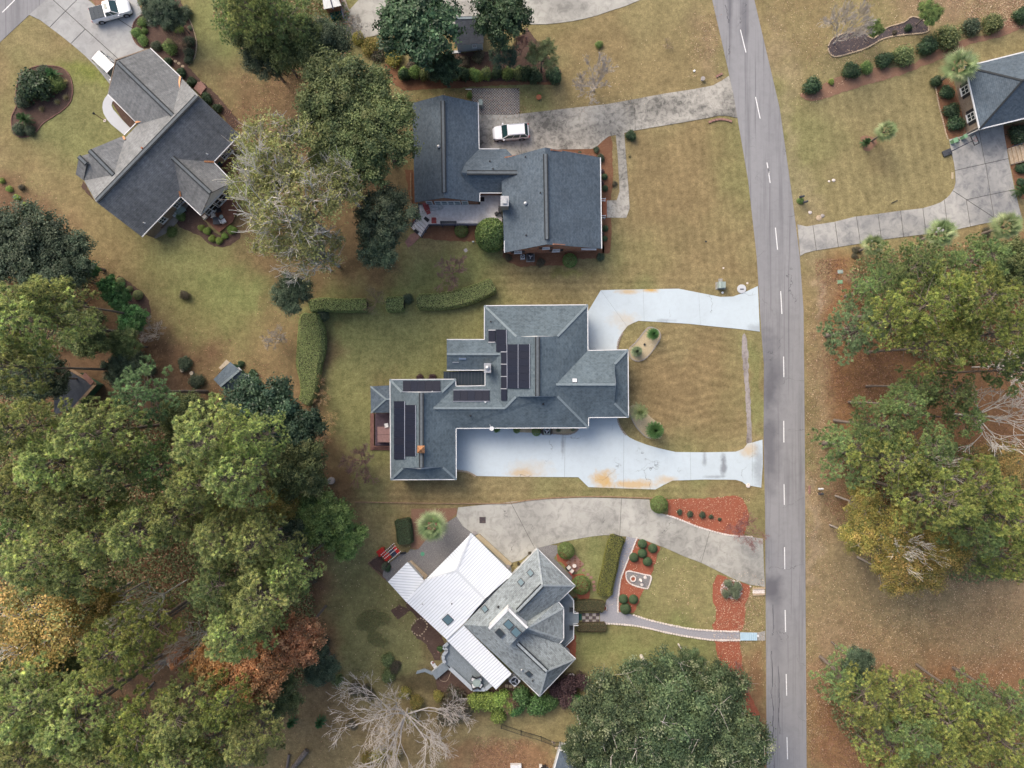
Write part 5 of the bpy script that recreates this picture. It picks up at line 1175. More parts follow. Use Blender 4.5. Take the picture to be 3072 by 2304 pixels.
for i in range(2): mk_broad('cypr%d'%i,CYPR,90+i,R=5,h=17,nl=22,lr=(.9,1.5),per=62,L=.24,Wd=.10,limb=4,bark='bark_pale',clump=.5,jit=.9,dm=1.7)
for i in range(2): mk_broad('yelf%d'%i,YELF,100+i,R=5,h=16,nl=24,lr=(.9,1.5),per=52,L=.19,Wd=.12,limb=3,bark='bark_mid',clump=.4,dm=4.4)
mk_broad('gold0',GOLD,105,R=5,h=18,nl=26,lr=(.9,1.4),per=44,L=.19,Wd=.12,limb=4,bark='bark_mid',clump=.45,dm=4.6)
mk_broad('orng0',ORNG,110,R=5,h=12,nl=24,lr=(1.0,1.6),per=75,L=.25,Wd=.18)
mk_broad('green0',HOLLY,115,R=5,h=12,nl=24,lr=(1.1,1.6),per=80,L=.24,Wd=.15)
mk_broad('juni0',JUNI,118,R=3,h=7,nl=14,lr=(1.0,1.8),per=150,L=.16,Wd=.07,jit=.8)
mk_broad('weep0',[((.13,.16,.06),3),((.1,.13,.05),2),((.17,.19,.08),1)],119,R=3,h=7,nl=14,lr=(1.2,1.9),per=150,L=.2,Wd=.06,jit=.9)
mk_bush('bush_d',OAKD,130,lumps=7); mk_bush('bush_g',HOLLY,131,lumps=6); mk_bush('bush_b',BRIGHT,132,L=.17,Wd=.1,gloss=True); mk_bush('bush_l',LIME,133,L=.16,Wd=.1)
mk_bush('bush_m',MAGN,134,L=.16,Wd=.1,gloss=True,lumps=5); mk_bush('bush_s',SAGE,135,L=.17,Wd=.05,jit=.9); mk_bush('bush_p',PURP,136,lumps=8,n=3000); mk_bush('bush_y',YELF,137); mk_bush('bush_r',REDF,138,n=900,L=.12)
mk_bush('bush_n',[((.08,.065,.045),3),((.11,.09,.06),2),((.06,.07,.035),2)],139,n=2000); mk_bush('bush_o',OAKO,140,lumps=7)
mk_bush('ball_d',[((.05,.095,.04),3),((.07,.12,.048),2)],141,L=.10,Wd=.07,n=6500,round_=True,jit=.35); mk_bush('ball_g',HOLLY,142,L=.11,Wd=.06,n=3000,round_=True,gloss=True)
mk_bush('holly_round',HOLLY,144,L=.11,Wd=.075,n=5500,gloss=True,jit=.5,round_=True)
mk_bush('ball_c',[((.18,.2,.07),3),((.14,.17,.06),2)],143,L=.1,Wd=.07,n=4500,round_=True,jit=.35)
mk_bare('bare_big',201,R=6.5,h=11,dep=5,stems=10,r=.085,shr=.72,trunk=.12,twig=.012)
mk_bare('limbs0',209,R=6,h=10,dep=3,stems=8,r=.085,shr=.74,trunk=.45,twig=.03,spread=.85,mat='bark_white')
mk_bare('limbs1',210,R=6,h=10,dep=3,stems=9,r=.075,shr=.72,trunk=.45,twig=.028,spread=.9,mat='bark_white')
mk_bare('bare_w',202,R=3.3,h=5.5,dep=5,stems=6,r=.07,shr=.7,trunk=.12,twig=.016)
mk_bare('bare_w2',203,R=3.3,h=6,dep=5,stems=7,r=.06,shr=.72,trunk=.08,twig=.016,mat='bark_pale')
mk_bare('bare_r',204,R=3,h=4.5,dep=5,stems=6,r=.05,shr=.72,trunk=.08,twig=.016,mat='bark_red')
mk_bare('bare_t',205,R=2.5,h=3.2,dep=4,stems=14,r=.035,shr=.7,trunk=.02,twig=.007,mat='bark_tan',spread=.45)
mk_bare('bare_tall',206,R=4,h=15,dep=4,stems=7,r=.1,shr=.72,trunk=.3,twig=.012,mat='bark_mid')
mk_bare('bare_lr',207,R=3,h=4,dep=4,stems=6,r=.05,shr=.72,trunk=.1,twig=.007,mat='bark_tan',leaves=ORNG,nleaf=900)
mk_bare('bare_rl',208,R=3,h=5,dep=4,stems=6,r=.05,shr=.72,trunk=.1,twig=.007,mat='bark_red',leaves=[((.2,.06,.05),1),((.14,.045,.04),1)],nleaf=2500,ll=.1)
def mk_palm(key,seed,nf=22,L=1.5,h=3.2,pal=[((.17,.22,.09),3),((.12,.17,.06),2),((.24,.27,.13),1.5)],fan=True,r=.16):
    rg=np.random.default_rng(seed); Vs=[];Fs=[];Cs=[];o=0
    for i in range(nf):
        an=i*2.39996; el=1.35-1.75*(i/nf); d=np.array([math.cos(an)*math.cos(el),math.sin(an)*math.cos(el),math.sin(el)]); side=nrm(np.cross(d,(0,0,1.0))); c0=np.array([0,0,h]); 
        if fan:
            st=c0+d*L*.5; n=19; col=pick(rg,pal,1)
            V,F,C_=tris(np.array([c0]),np.array([st-c0]),np.array([side]),.03,col*.9); Vs.append(V);Fs.append(F+o);Cs.append(C_);o+=len(V)
            th=np.linspace(-1.35,1.35,n); upv=np.cross(side,d); dr=np.cos(th)[:,None]*d+np.sin(th)[:,None]*side; dr=dr-np.array([0,0,.28])*np.abs(np.sin(th))[:,None]; le=L*.72*(1-.25*np.abs(th)/1.35)*rg.uniform(.85,1.1,n)
            sd_=nrm(np.cross(dr,upv+.0)); P=np.tile(st,(n,1)); tip=dr*le[:,None]-np.array([0,0,.12]); V,F,C_=tris(P,tip,sd_,.075,np.repeat(col,n,0)*(1+rg.normal(0,.1,(n,1))))
        else:
            n=26; s_=np.linspace(.12,1,n); rach=c0+d*L*s_[:,None]-np.array([0,0,1.0])*(s_[:,None]**2)*L*.28; dr=np.concatenate([nrm(side+d*.55),nrm(-side+d*.55)]).reshape(2,1,3); P=np.concatenate([rach,rach]); dd=np.concatenate([np.tile(dr[0],(n,1)),np.tile(dr[1],(n,1))]); le=.3*L*np.sin(np.concatenate([s_,s_])*2.6+.35)[:,None]
            V,F,C_=tris(P,dd*le,np.tile(d,(2*n,1)),.022,pick(rg,pal,2*n))
        Vs.append(V);Fs.append(F+o);Cs.append(C_);o+=len(V)
    tr=tubes([((0,0,0),(0,0,h*.5),r*1.2,r,10),((0,0,h*.5),(0,0,h),r,r*.9,10)],'trunk',MAT['bark']) if h>.7 else tubes([((0,0,0),(0,0,h),.18,.14,8)],'trunk',MAT['bark'])
    LIB[key]=(tex_mesh('fronds',np.concatenate(Vs),np.concatenate(Fs),np.clip(np.concatenate(Cs),.004,1),MAT['leaf']),tr,L*1.15,h,h)
mk_palm('palm',300); mk_palm('palm2',301,nf=26,L=1.7,h=3.6); mk_palm('sago',302,nf=34,L=1.0,h=.45,fan=False,pal=[((.035,.09,.03),3),((.05,.12,.04),2)]); mk_palm('date',303,nf=42,L=1.9,h=.9,fan=False,pal=[((.2,.23,.1),3),((.14,.17,.07),2)],r=.2)
mk_palm('yucca',304,nf=60,L=.8,h=.3,fan=False,pal=[((.28,.36,.22),3),((.2,.28,.18),2)])
mk_palm('sagob',305,nf=60,L=1.15,h=1.1,fan=False,pal=[((.06,.15,.04),3),((.09,.2,.05),2)])
def mk_grass(key,seed,pal,n=500,L=.9):
    rg=np.random.default_rng(seed); an=rg.uniform(0,6.28,n); el=rg.uniform(.2,1.4,n); d=np.stack([np.cos(an)*np.cos(el),np.sin(an)*np.cos(el),np.sin(el)],-1)
    V,F,C_=tris(rg.normal(0,.08,(n,3))*np.array([1,1,0]),d*(L*rg.uniform(.6,1.1,n))[:,None],nrm(np.cross(d,rg.normal(0,1,(n,3)))),.015,pick(rg,pal,n)); LIB[key]=(tex_mesh('blades',V,F,np.clip(C_,.004,1),MAT['leaf']),None,1.0,1.0,.3)
mk_grass('grass',310,[((.3,.26,.12),3),((.2,.2,.09),2),((.38,.32,.18),1)])
RG=random.Random(5)
def plant(kind,px,py,r_,label,name='tree',cat='tree',h=None,zc=None,group=None,base=False,parts=None):
    "px,py: where the middle of the crown shows; r_: crown radius, photo pixels"
    keys=[k for k in LIB if k==kind or (k.startswith(kind) and k[len(kind):].isdigit())]; key=RG.choice(keys); cr,tr,R,hh,z0=LIB[key]
    Hs=h if h else hh*(r_*PX/R if cr is None or hh<=1.01 else 1)
    zz=z0/hh*Hs if not base else 0
    k=(H-zz)/H; p=W(px,py,zz); r_=r_*(1.2 if kind=='cypr' else 1.13 if zz>4 and 'bare' not in kind else 1); o=thing(name,label,cat,(p.x,p.y,0),RG.uniform(0,6.28),group); s=r_*PX*k/R; o.scale=(s,s,Hs/hh)
    nm=parts or ('crown','trunk')
    if cr is not None: link(nm[0],cr,o)
    if tr is not None: link(nm[1],tr,o)
    return o
def dpl(kind,x,y,r,label,**k): return plant(kind,x*1.38879,y*1.38879,r*1.38879,label,**k)
# --- woods on the left and lower left
PN=dict(name='pine_tree',cat='pine tree')
for kind,x,y,r,h,lab in (
 ('pine',42,690,84,25,'wide pine crown at the left edge above the long bare trunk'),
 ('pine',-6,789,60,28.5,'tall pine whose long bare trunk crosses the clearing at the left edge'),
 ('pine',528,2,48,22,'pine at the top edge with its long grey trunk showing below'),
 ('pine',104,648,50,22,'yellow green pine crown just below the dark grey oak at the left edge'),
 ('pinef',305,850,60,19,'fresh green round topped pine standing alone beside the fallen leaf clearing'),
 ('pine',40,925,74,24,'pine crown at the left edge south of the dark clearing'),
 ('pine',112,1000,74,25,'broad light green pine crown, leftmost of the big clump in the wood'),
 ('pine',196,935,76,25,'yellow tipped pine crown directly south of the dark shed clearing'),
 ('pine',235,1010,64,24,'pine crown between the two biggest light crowns of the left wood'),
 ('pine',150,1085,66,23,'yellowish pine crown at the lower side of the light clump'),
 ('pine',35,1060,62,23,'pine crown touching the left edge beside the light clump'),
 ('pine',445,955,78,25,'large light green pine crown left of the yellow green tree by the lawn'),
 ('pine',510,1025,72,25,'large pine crown whose right edge reaches the yellow green tree'),
 ('pine',545,945,52,23,'pine crown under the dark magnolia near the hedge end'),
 ('pine',420,1050,60,22,'pine crown left of a fallen grey trunk in the wood'),
 ('pineb',345,1010,58,19,'shaded dull pine crown in the gap between the big light crowns'),
 ('pine',290,1150,68,23,'rounded pine crown in the middle of the left wood'),
 ('pine',215,1165,62,23,'light green pine crown west of the rounded middle one'),
 ('pine',375,1120,58,21,'pine crown above the bare pinkish branches in the wood'),
 ('pine',90,1215,78,24,'yellow tipped pine crown above the golden tree at the left edge'),
 ('pine',165,1245,56,22,'small pine crown beside the golden tree'),
 ('pineb',25,1150,60,19,'dull green pine at the left edge between two light crowns'),
 ('pine',480,1160,70,21,'pine crown right of the bare pinkish branches'),
 ('pine',555,1175,66,21,'pine crown facing the lawn north of the leaning grey trunk'),
 ('pineb',470,1265,74,21,'olive pine crown left of the orange oak'),
 ('pine',560,1290,78,22,'broad flat pine crown behind the orange oak at the lawn'),
 ('pine',620,1240,52,20,'pine crown closest to the lawn above the orange oak'),
 ('pine',505,1370,66,22,'grey green pine crown encircled by the orange oak'),
 ('piney',245,1405,74,22,'rich green pine crown beside the pine needle path'),
 ('piney',310,1370,56,21,'pine crown at the head of the pine needle path'),
 ('pine',60,1520,84,23,'big green pine crown in the lower left corner below the golden tree'),
 ('pine',150,1565,80,23,'broad pine crown second from the lower left corner'),
 ('pine',60,1625,80,23,'pine crown filling the lower left corner'),
 ('piney',300,1585,72,22,'pine crown at the bottom edge beside the lower end of the needle path'),
 ('pine',385,1555,66,21,'pine crown below the needle path with a dark gap at its left'),
 ('pine',215,1645,70,22,'pine crown cut by the bottom edge left of centre of the wood'),
 ('pine',375,1650,66,22,'pine crown cut by the bottom edge near the bare clearing'),
 ('piney',480,1525,56,19,'pine crown south of the orange oak with grey stem showing'),
 ('pine',540,1600,56,19,'small pine crown beside the lower clearing with the cut logs'),
 ('piney',440,1620,50,18,'low pine crown at the bottom edge by the cut logs'),
): dpl(kind,x,y,r,lab,h=h,**PN)
for kind,x,y,r,h,lab,nm in (
 ('oakd',62,530,92,12,'wide dark grey green oak at the left edge south of the gabled house','oak_tree'),
 ('oakd',140,560,66,11,'dark grey green oak overlapping the wide one toward the lawn','oak_tree'),
 ('oakd',110,640,60,9,'shaded low oak below the dark grey pair','oak_tree'),
 ('oako',192,722,50,11,'olive green tree by the leaf covered ground west of the lawn','tree'),
 ('oako',148,598,34,9,'small olive tree behind the glossy green bushes','tree'),
 ('oakd',60,800,66,11,'dark underwood tree beneath the long bare trunk','tree'),
 ('oako',270,745,34,7,'low dark shrubby tree beside the foot of the long bare trunk','tree'),
 ('oako',410,905,56,13,'olive tree between the lone fresh pine and the dark magnolia','tree'),
 ('oakd',112,818,44,10,'dark tree crown covering the left part of the dark pavilion roof','tree'),
 ('oakd',265,800,38,7,'dark shrubby tree left of the lone fresh pine','tree'),
 ('magd',565,900,84,13,'large very dark green magnolia next to the clipped hedge end','magnolia_tree'),
 ('magd',640,935,60,12,'dark magnolia crown nearest to the lawn of the main house','magnolia_tree'),
 ('oako',640,1010,66,13,'yellow green oak at the wood edge beside the lawn','tree'),
 ('yelf',612,1085,46,11,'olive yellow tree below the yellow green oak','tree'),
 ('green',700,1115,56,11,'fresh green tree pushing out of the wood toward the fence line','tree'),
 ('green',745,1160,44,9,'green tree with yellow sprays at the corner of the lower lawn','tree'),
 ('oakd',650,1130,54,10,'dark tree in the shade behind the fresh green one','tree'),
 ('oakd',585,1215,44,10,'dark small crown above the leaning grey trunk','tree'),
 ('gold',82,1345,108,18,'golden leaved tree with pale limbs at the left edge','fall_tree'),
 ('gold',185,1310,58,14,'small golden crown right of the big golden tree','fall_tree'),
 ('yelf',235,1300,40,12,'olive gold crown by the bare pinkish branches','fall_tree'),
 ('orng',560,1445,66,14,'orange leaved oak, lower part of the orange ring','oak_tree'),
 ('orng',648,1375,54,15,'orange leaved oak crown nearest to the lawn','oak_tree'),
 ('orng',470,1430,52,14,'orange leaved crown at the left of the orange ring','oak_tree'),
 ('orng',395,1420,24,9,'little orange crown beside the needle path','oak_tree'),
 ('yelf',500,1100,30,12,'thin yellowish crown between pines in the wood','tree'),
 ('oako',600,1500,50,9,'olive tree below the orange oaks','tree'),
 ('oakd',692,1440,38,6,'dark clipped evergreen at the lower left corner of the lower lawn','tree'),
 ('oako',120,1440,60,14,'olive crown beneath the golden tree','tree'),
 ('oako',0,1440,60,14,'olive crown at the left edge below the golden tree','tree'),
 # top middle
 ('oako',560,60,60,12,'green crown at the top edge beside the long grey trunk','tree'),
 ('pineb',600,30,66,17,'pine crown at the top edge with grey trunk below','tree'),
 ('pineb',512,15,60,17,'dull green pine crown at the top edge west of the grey trunk','tree'),
 ('oako',640,90,62,12,'green crown right of the long grey trunk','tree'),
 ('oakd',575,125,50,9,'dark shaded crown at the foot of the grey trunk','tree'),
 ('oakd',700,100,58,11,'dark green crown beside the pale parking court at the top','tree'),
 ('green',722,155,26,6,'bright green bushy tree south of the dark crown by the parking court','tree'),
 ('oakd',645,285,28,5,'dark bronze shrub beside the pale yellow tree','tree'),
 ('oako',745,215,94,15,'big olive oak west of the red brick house, upper crown','oak_tree'),
 ('oako',818,285,82,15,'big olive oak crown touching the brick house roof','oak_tree'),
 ('oako',760,325,84,14,'lower crown of the big olive oaks','oak_tree'),
 ('oakd',833,465,62,12,'dark green oak below the olive oaks beside the white deck','oak_tree'),
 ('oakd',820,535,46,11,'dark green oak crown ending at the grey bird bath','oak_tree'),
 ('cypr',600,330,84,18,'pale yellow green tree with white limbs, northern crown','tree'),
 ('cypr',640,450,96,19,'pale yellow green tree with white limbs, widest crown','tree'),
 ('cypr',560,400,62,17,'pale yellow green crown reaching the red deck','tree'),
 ('cypr',735,400,58,15,'pale yellow green crown next to the dark oak','tree'),
 ('cypr',680,540,62,15,'pale yellow green crown at the southern end of the white limbed group','tree'),
 ('cypr',590,520,46,14,'sparse yellow green crown over the lawn edge','tree'),
 ('oakd',632,636,42,8,'bronze dark shrubby tree at the corner of the clipped hedge','tree'),
 ('magn',905,62,86,11,'large glossy magnolia left of the small dark shed','magnolia_tree'),
 ('magn',1085,30,60,11,'glossy magnolia right of the small dark shed','magnolia_tree'),
 ('magn',960,150,36,7,'low glossy magnolia limb mass south of the large one','magnolia_tree'),
 ('juni',1088,120,30,6,'blue green juniper below the right magnolia','juniper_tree'),
 ('weep',1172,118,34,6,'feathery light green evergreen at the end of the hedge bed','evergreen_tree'),
 ('oako',760,60,0.1,3,'x','x'),
): 
    if nm!='x': dpl(kind,x,y,r,lab,h=h,name=nm,cat='tree')
# --- right side wood
for kind,x,y,r,h,lab in (
 ('pinef',1850,715,62,9.5,'blue green pine leaning over the road verge with its grey trunk showing'),
 ('pineb',1905,620,60,11,'dark green pine at the northern tip of the right wood'),
 ('pineb',1985,580,70,17,'broad dark green pine below the driveway palms'),
 ('piney',2035,650,72,23,'yellow green pine crown in the upper right wood'),
 ('piney',2120,640,72,24,'bright yellow green pine crown near the right edge'),
 ('piney',1950,690,58,17,'yellow green pine crown right of the leaning blue green one'),
 ('piney',2180,720,66,23,'yellow green pine crown at the right edge below the bright one'),
 ('piney',2050,745,58,21,'pine crown over the leaf covered floor of the right wood'),
 ('pineb',2120,560,60,18,'dull green pine crown at the top of the right wood'),
 ('pineb',2195,800,48,19,'pine crown at the right edge above the bare white branches'),
 ('pineb',1955,875,52,16,'thin dark pine crown in the middle clearing of the right wood'),
 ('pineb',2060,850,50,16,'thin green pine crown left of the bare white branches'),
 ('pineb',1990,835,44,15,'thin dark pine crown over the leaf floor left of the bare limbs'),
 ('pineb',2085,905,40,15,'small pine crown among the white bare limbs'),
 ('pineb',1845,970,76,10,'dark green pine nearest to the road in the middle of the verge'),
 ('pineb',1910,920,60,15,'dark green pine with gaps behind the verge pine'),
 ('piney',1940,1000,72,17,'pine crown right of the verge pine'),
 ('pineb',2010,960,56,19,'pine crown by the long bare limb in the right wood'),
 ('piney',2040,1080,74,22,'green pine crown north of the yellow tree'),
 ('piney',2120,1050,66,21,'yellow tinted pine crown at the right of the lower clump'),
 ('piney',2180,1120,66,22,'olive pine crown at the right edge'),
 ('pineb',2110,1150,60,19,'pine crown beside the yellow tree'),
 ('piney',2190,1210,46,18,'pine crown at the right edge at the lower tip of the clump'),
 ('pineb',2135,1225,30,12,'small green pine hanging over the leaf strewn lawn'),
 ('pineb',1830,1470,58,9,'green pine at the road end of the lower right group'),
 ('piney',1885,1515,60,14,'second pine from the road in the lower right group'),
 ('piney',1960,1520,60,14,'pine crown in the middle of the lower right group'),
 ('piney',2035,1555,66,15,'yellow green pine crown of the lower right group'),
 ('pineb',2095,1515,50,13,'dark pine at the upper side of the lower right group'),
 ('piney',2125,1590,64,15,'light tipped pine near the lower right corner'),
 ('pineb',2195,1530,56,14,'dull pine at the right edge of the lower right group'),
 ('piney',1925,1610,62,13,'pine crown near the bottom edge right of the orange tree'),
 ('piney',2030,1640,66,16,'pine crown cut by the bottom edge in the lower right group'),
 ('piney',2195,1620,62,20,'pine crown in the lower right corner'),
 ('pineb',1975,1590,50,18,'shaded pine crown inside the lower right group'),
): dpl(kind,x,y,r,lab,h=h,**PN)
for kind,x,y,r,h,lab in (
 ('yelf',1905,1150,70,10,'yellow leaved tree beside the leaf strewn lawn'),
 ('yelf',1975,1210,70,11.5,'yellow leaved tree with bare limb ends over the leaf strewn lawn'),
 ('yelf',1860,1090,44,9,'olive yellow tree behind the mailboxes'),
 ('yelf',2040,1180,50,14,'olive yellow crown right of the yellow trees'),
 ('yelf',1840,1155,40,8,'low yellow crown nearest to the road verge leaves'),
 ('yelf',1925,1240,44,11,'yellow crown at the lowest tip over the leaf strewn lawn'),
 ('orng',1905,1640,34,9,'orange brown leafy tree at the bottom edge of the lower right group'),
 ('oako',2195,570,50,14,'olive tree at the upper right corner of the right wood'),
 ('oakd',1850,1430,34,9,'dark bushy tree at the north tip of the lower right group'),
 ('gold',2160,1110,40,14,'faded golden crown among the right edge pines'),
 ('gold',2150,1005,56,10,'orange brown foliage below the white limbed tree at the right edge'),
 ('live',1415,1480,74,12,'live oak crown at the top of the big dark group by the red mulch'),
 ('live',1330,1545,92,13,'wide live oak crown above the dark blue roof'),
 ('live',1460,1565,100,14,'broadest live oak crown in the middle of the dark group'),
 ('live',1540,1500,72,12,'live oak crown nearest to the red mulch strip'),
 ('live',1575,1610,84,13,'live oak crown reaching the road at the bottom'),
 ('live',1340,1640,70,12,'live oak crown over the dark blue roof at the bottom edge'),
 ('live',1440,1660,80,13,'live oak crown cut by the bottom edge'),
 ('live',1490,1430,30,8,'small top of the live oak group at the lawn'),
 ('live',1262,1610,46,10,'live oak crown beside the small lawn patch'),
): dpl(kind,x,y,r,lab,h=h,name='live_oak' if kind=='live' else 'tree',cat='tree')
# --- leafless trees
for kind,x,y,r,h,lab in (
 ('bare_big',862,1590,152,12,'huge leafless tree with pale branches in front of the back deck'),
 ('bare_w',1290,168,52,6.5,'white leafless tree standing on the lawn beside the mottled driveway'),
 ('bare_w2',1838,55,54,8,'pale leafless tree over the slate chip bed'),
 ('bare_r',775,1000,52,5,'small leafless tree with reddish twigs beside the purple deck'),
 ('bare_w',590,730,28,4,'small leafless tree on the lawn left of the clipped hedge'),
 ('bare_t',808,648,34,3,'leafless fountain shaped shrub between two hedge pieces'),
 ('bare_w2',325,720,30,3.5,'grey lichen covered leafless shrub by the leaf covered ground'),
 ('bare_r',975,585,48,3.2,'thin pale leafless shrub on the lawn south of the white deck'),
 ('bare_t',385,85,30,2.6,'tan fountain shaped bare shrub in the garden bed behind the pickup'),
 ('limbs',2135,900,84,13,'leafless white limbed tree at the right edge'),
 ('limbs',2190,790,60,13,'leafless grey tree above the white limbed one at the right edge'),
 ('limbs',2010,1010,44,17,'long bare limb sticking out of the right wood'),
 ('bare_rl',1612,1150,42,5.5,'thin reddish tree overhanging the concrete driveway by the road'),
 ('limbs',325,1300,52,17,'pinkish white leafless crown in the middle of the left wood'),
 ('limbs',415,1390,40,17,'leafless crown by the left end of the orange oaks'),
 ('bare_w',690,230,30,7,'leafless twiggy tree at the end of the long grey trunk'),
 ('bare_lr',700,860,22,2.2,'small orange leaved sapling, topmost of the row by the hedge'),
 ('bare_lr',702,945,24,2.2,'small orange red sapling, lowest of the row by the hedge'),
 ('bare_lr',690,820,16,1.8,'small red sapling against the clipped hedge'),
 ('bare_lr',712,905,20,1.8,'thin red twig sapling, third of the row by the hedge'),
 ('limbs',600,350,66,19.5,'white bare limbs over the northern pale yellow green crown'),
 ('limbs',740,400,48,16,'white bare limbs over the crown next to the dark oak'),
 ('bare_r',1125,95,26,5,'thin reddish leafless tree between juniper and light evergreen'),
 ('bare_t',1442,95,16,.6,'small leafless twiggy shrub on the brown lawn'),
 ('bare_w',655,1160,28,8,'grey leafless tree behind the leaning grey trunk'),
 ('limbs',1955,1190,44,13.5,'bare limb ends rising above the yellow trees'),
 ('limbs',85,1350,92,20,'long pale bare limbs rising through the golden tree'),
 ('bare_w',768,55,22,3.5,'bare tan shrub at the edge of the pale parking court'),
 ('bare_r',1590,1480,40,1.8,'low spreading bare shrub on the red mulch by the live oaks'),
 ('bare_rl',1100,1520,20,3,'low bare shrub under the back deck'),
 ('limbs',625,445,100,20.5,'white bare limbs rising through the widest pale yellow green crown'),
 ('limbs',670,555,70,16.5,'white bare limbs over the southern pale yellow green crown'),
):
    if lab!='x': dpl(kind,x,y,r,lab,h=h,name='bare_tree' if h>3 else 'bare_shrub',cat='tree' if h>3 else 'shrub',parts=('leaves','branches'))
# --- clipped hedges
def hedge(label,line,w,h,pal,L=.15,dens=230,mat='leaf',group=None,core=(.05,.07,.03),wl_=None):
    l=smooth_open(line,5); P=[W(x,y,h) for x,y in l]; rt=thing('hedge',label,'hedge',(P[len(P)//2].x,P[len(P)//2].y,0),0,group)
    m=MB(); ws=[(wl_(i/(len(P)-1)) if wl_ else 1)*w/2 for i in range(len(P))]; rows=[]
    for i,p in enumerate(P):
        d=(P[min(i+1,len(P)-1)]-P[max(i-1,0)]); d.z=0; d.normalize(); n=Vector((-d.y,d.x,0)); e=ws[i]; b=Vector((p.x,p.y,0))
        if i in (0,len(P)-1): e*=.55
        rows.append([b-n*e*.95,b-n*e+Vector((0,0,h*.7)),b-n*e*.75+Vector((0,0,h*.95)),b+n*e*.75+Vector((0,0,h*.95)),b+n*e+Vector((0,0,h*.7)),b+n*e*.95])
    for i in range(len(rows)-1):
        for j in range(5): m.add([rows[i][j],rows[i][j+1],rows[i+1][j+1],rows[i+1][j]],[(0,1,2,3)])
    m.add(rows[0],[tuple(range(6))]); m.add(rows[-1],[tuple(range(6))[::-1]])
    m.build('stems',MAT['hedge_core'],rt); rg=np.random.default_rng(int(abs(P[0].x)*100)); Ps=[];Ns=[]
    for i in range(len(rows)-1):
        for j in range(5):
            a_,b_,c_2,d_=[np.array(v) for v in (rows[i][j],rows[i][j+1],rows[i+1][j+1],rows[i+1][j])]; A_=np.linalg.norm(np.cross(b_-a_,d_-a_)); n=int(A_*dens)+1; u=rg.random((n,1)); v=rg.random((n,1))
            Ps.append((a_*(1-u)+b_*u)*(1-v)+(d_*(1-u)+c_2*u)*v); nn=np.cross(b_-a_,d_-a_); nn=nn/max(1e-6,np.linalg.norm(nn)); mc=np.array([P[i].x,P[i].y,h*.4]); nn=nn if np.dot(nn,a_-mc)>0 else -nn; Ns.append(np.tile(nn,(n,1)))
    Ps=np.concatenate(Ps); Ns=np.concatenate(Ns); Ps=Ps+Ns*rg.uniform(-.02,.09,(len(Ps),1)); V,F,C_=quads(rg,Ps,Ns,L,L*.6,.45,pick(rg,pal,len(Ps))); V=V-np.array(rt.location)
    lf=link('foliage',tex_mesh('foliage',V,F,np.clip(C_,.004,1),MAT[mat]),rt); return rt
MAT['hedge_core']=M('hedge stems',(.045,.05,.025),None,5,.9)
HG=[((.17,.235,.065),3),((.22,.275,.08),2),((.12,.175,.05),2),((.28,.31,.12),.8)]
hd=T(768,768,300,950,330,900,340,800,335,700,350,600,352,500,345,430,345,370)
hedge('long clipped hedge running down from the bronze shrub to the dark magnolia',hd,2.9,1.5,HG,wl_=lambda t:.95+.35*math.sin(t*5.2-1.6))
hedge('clipped hedge from the bronze shrub east to the fountain shaped shrub',T(768,768,345,330,420,312,520,318,620,318,715,315),1.75,1.4,HG)
hedge('short clipped hedge block right of the fountain shaped shrub',T(768,768,840,312,900,310,955,310),1.95,1.4,HG)
hedge('long curved clipped hedge whose east end reaches the main house roof',T(768,768,1040,292,1150,292,1260,282,1370,255,1460,222,1540,185),2.1,1.5,HG,wl_=lambda t:.95+.15*math.sin(t*3))
hedge('olive clipped hedge beside the curving grey path',T(1536,1536,690,160,668,230,650,300,638,370,620,440,608,500,606,545),2.0,1.1,[((.17,.18,.02),3),((.12,.14,.02),2),((.22,.21,.03),1)],L=.11)
hedge('brown leaved low hedge left of the paved landing of the angled house',T(1536,1536,405,620,470,612,540,613,600,622),1.55,.9,[((.11,.075,.035),3),((.075,.05,.025),2),((.09,.085,.03),1)],L=.09)
hedge('brown leaved low hedge right of the paved landing of the angled house',T(1536,1536,415,752,480,752,545,752,610,750),1.2,.8,[((.12,.075,.035),3),((.08,.05,.025),2)],L=.09)
EH=(960,1030,1095,1160,1225,1290,1350,1420,1490,1560,1630,1700,1745)
for i,x in enumerate(EH): plant(('bush_m','bush_g','bush_o')[i%3],*T(768,0,x,478+RG.uniform(-12,12))[0],RG.uniform(17,24),('first','second','third','fourth','fifth','sixth','seventh','eighth','ninth','tenth','eleventh','twelfth','thirteenth')[i]+' bush from the west in the ragged row north of the brick house',name='shrub',cat='shrub',h=RG.uniform(1.6,2.4),parts=('foliage','stem'))
hedge('dark low shrub row in the pink straw bed by the red arbour',T(768,1536,945,50,955,110,960,160,965,210),2.1,1.2,[((.035,.07,.03),3),((.05,.09,.035),2)],L=.12,mat='leaf_gloss')
# --- shrubs
def sh_(kind,ox,oy,l,label,name='shrub',cat='shrub',group=None,hf=1.0):
    for i,(x,y,r) in enumerate(l):
        p=T(ox,oy,x,y)[0]; lab=label[i] if isinstance(label,(list,tuple)) else label
        plant(kind,p[0],p[1],r/2.16,lab,name=name,cat=cat,h=max(.35,r/2.16*PX*1.15*hf),group=group,parts=('foliage','stem'))
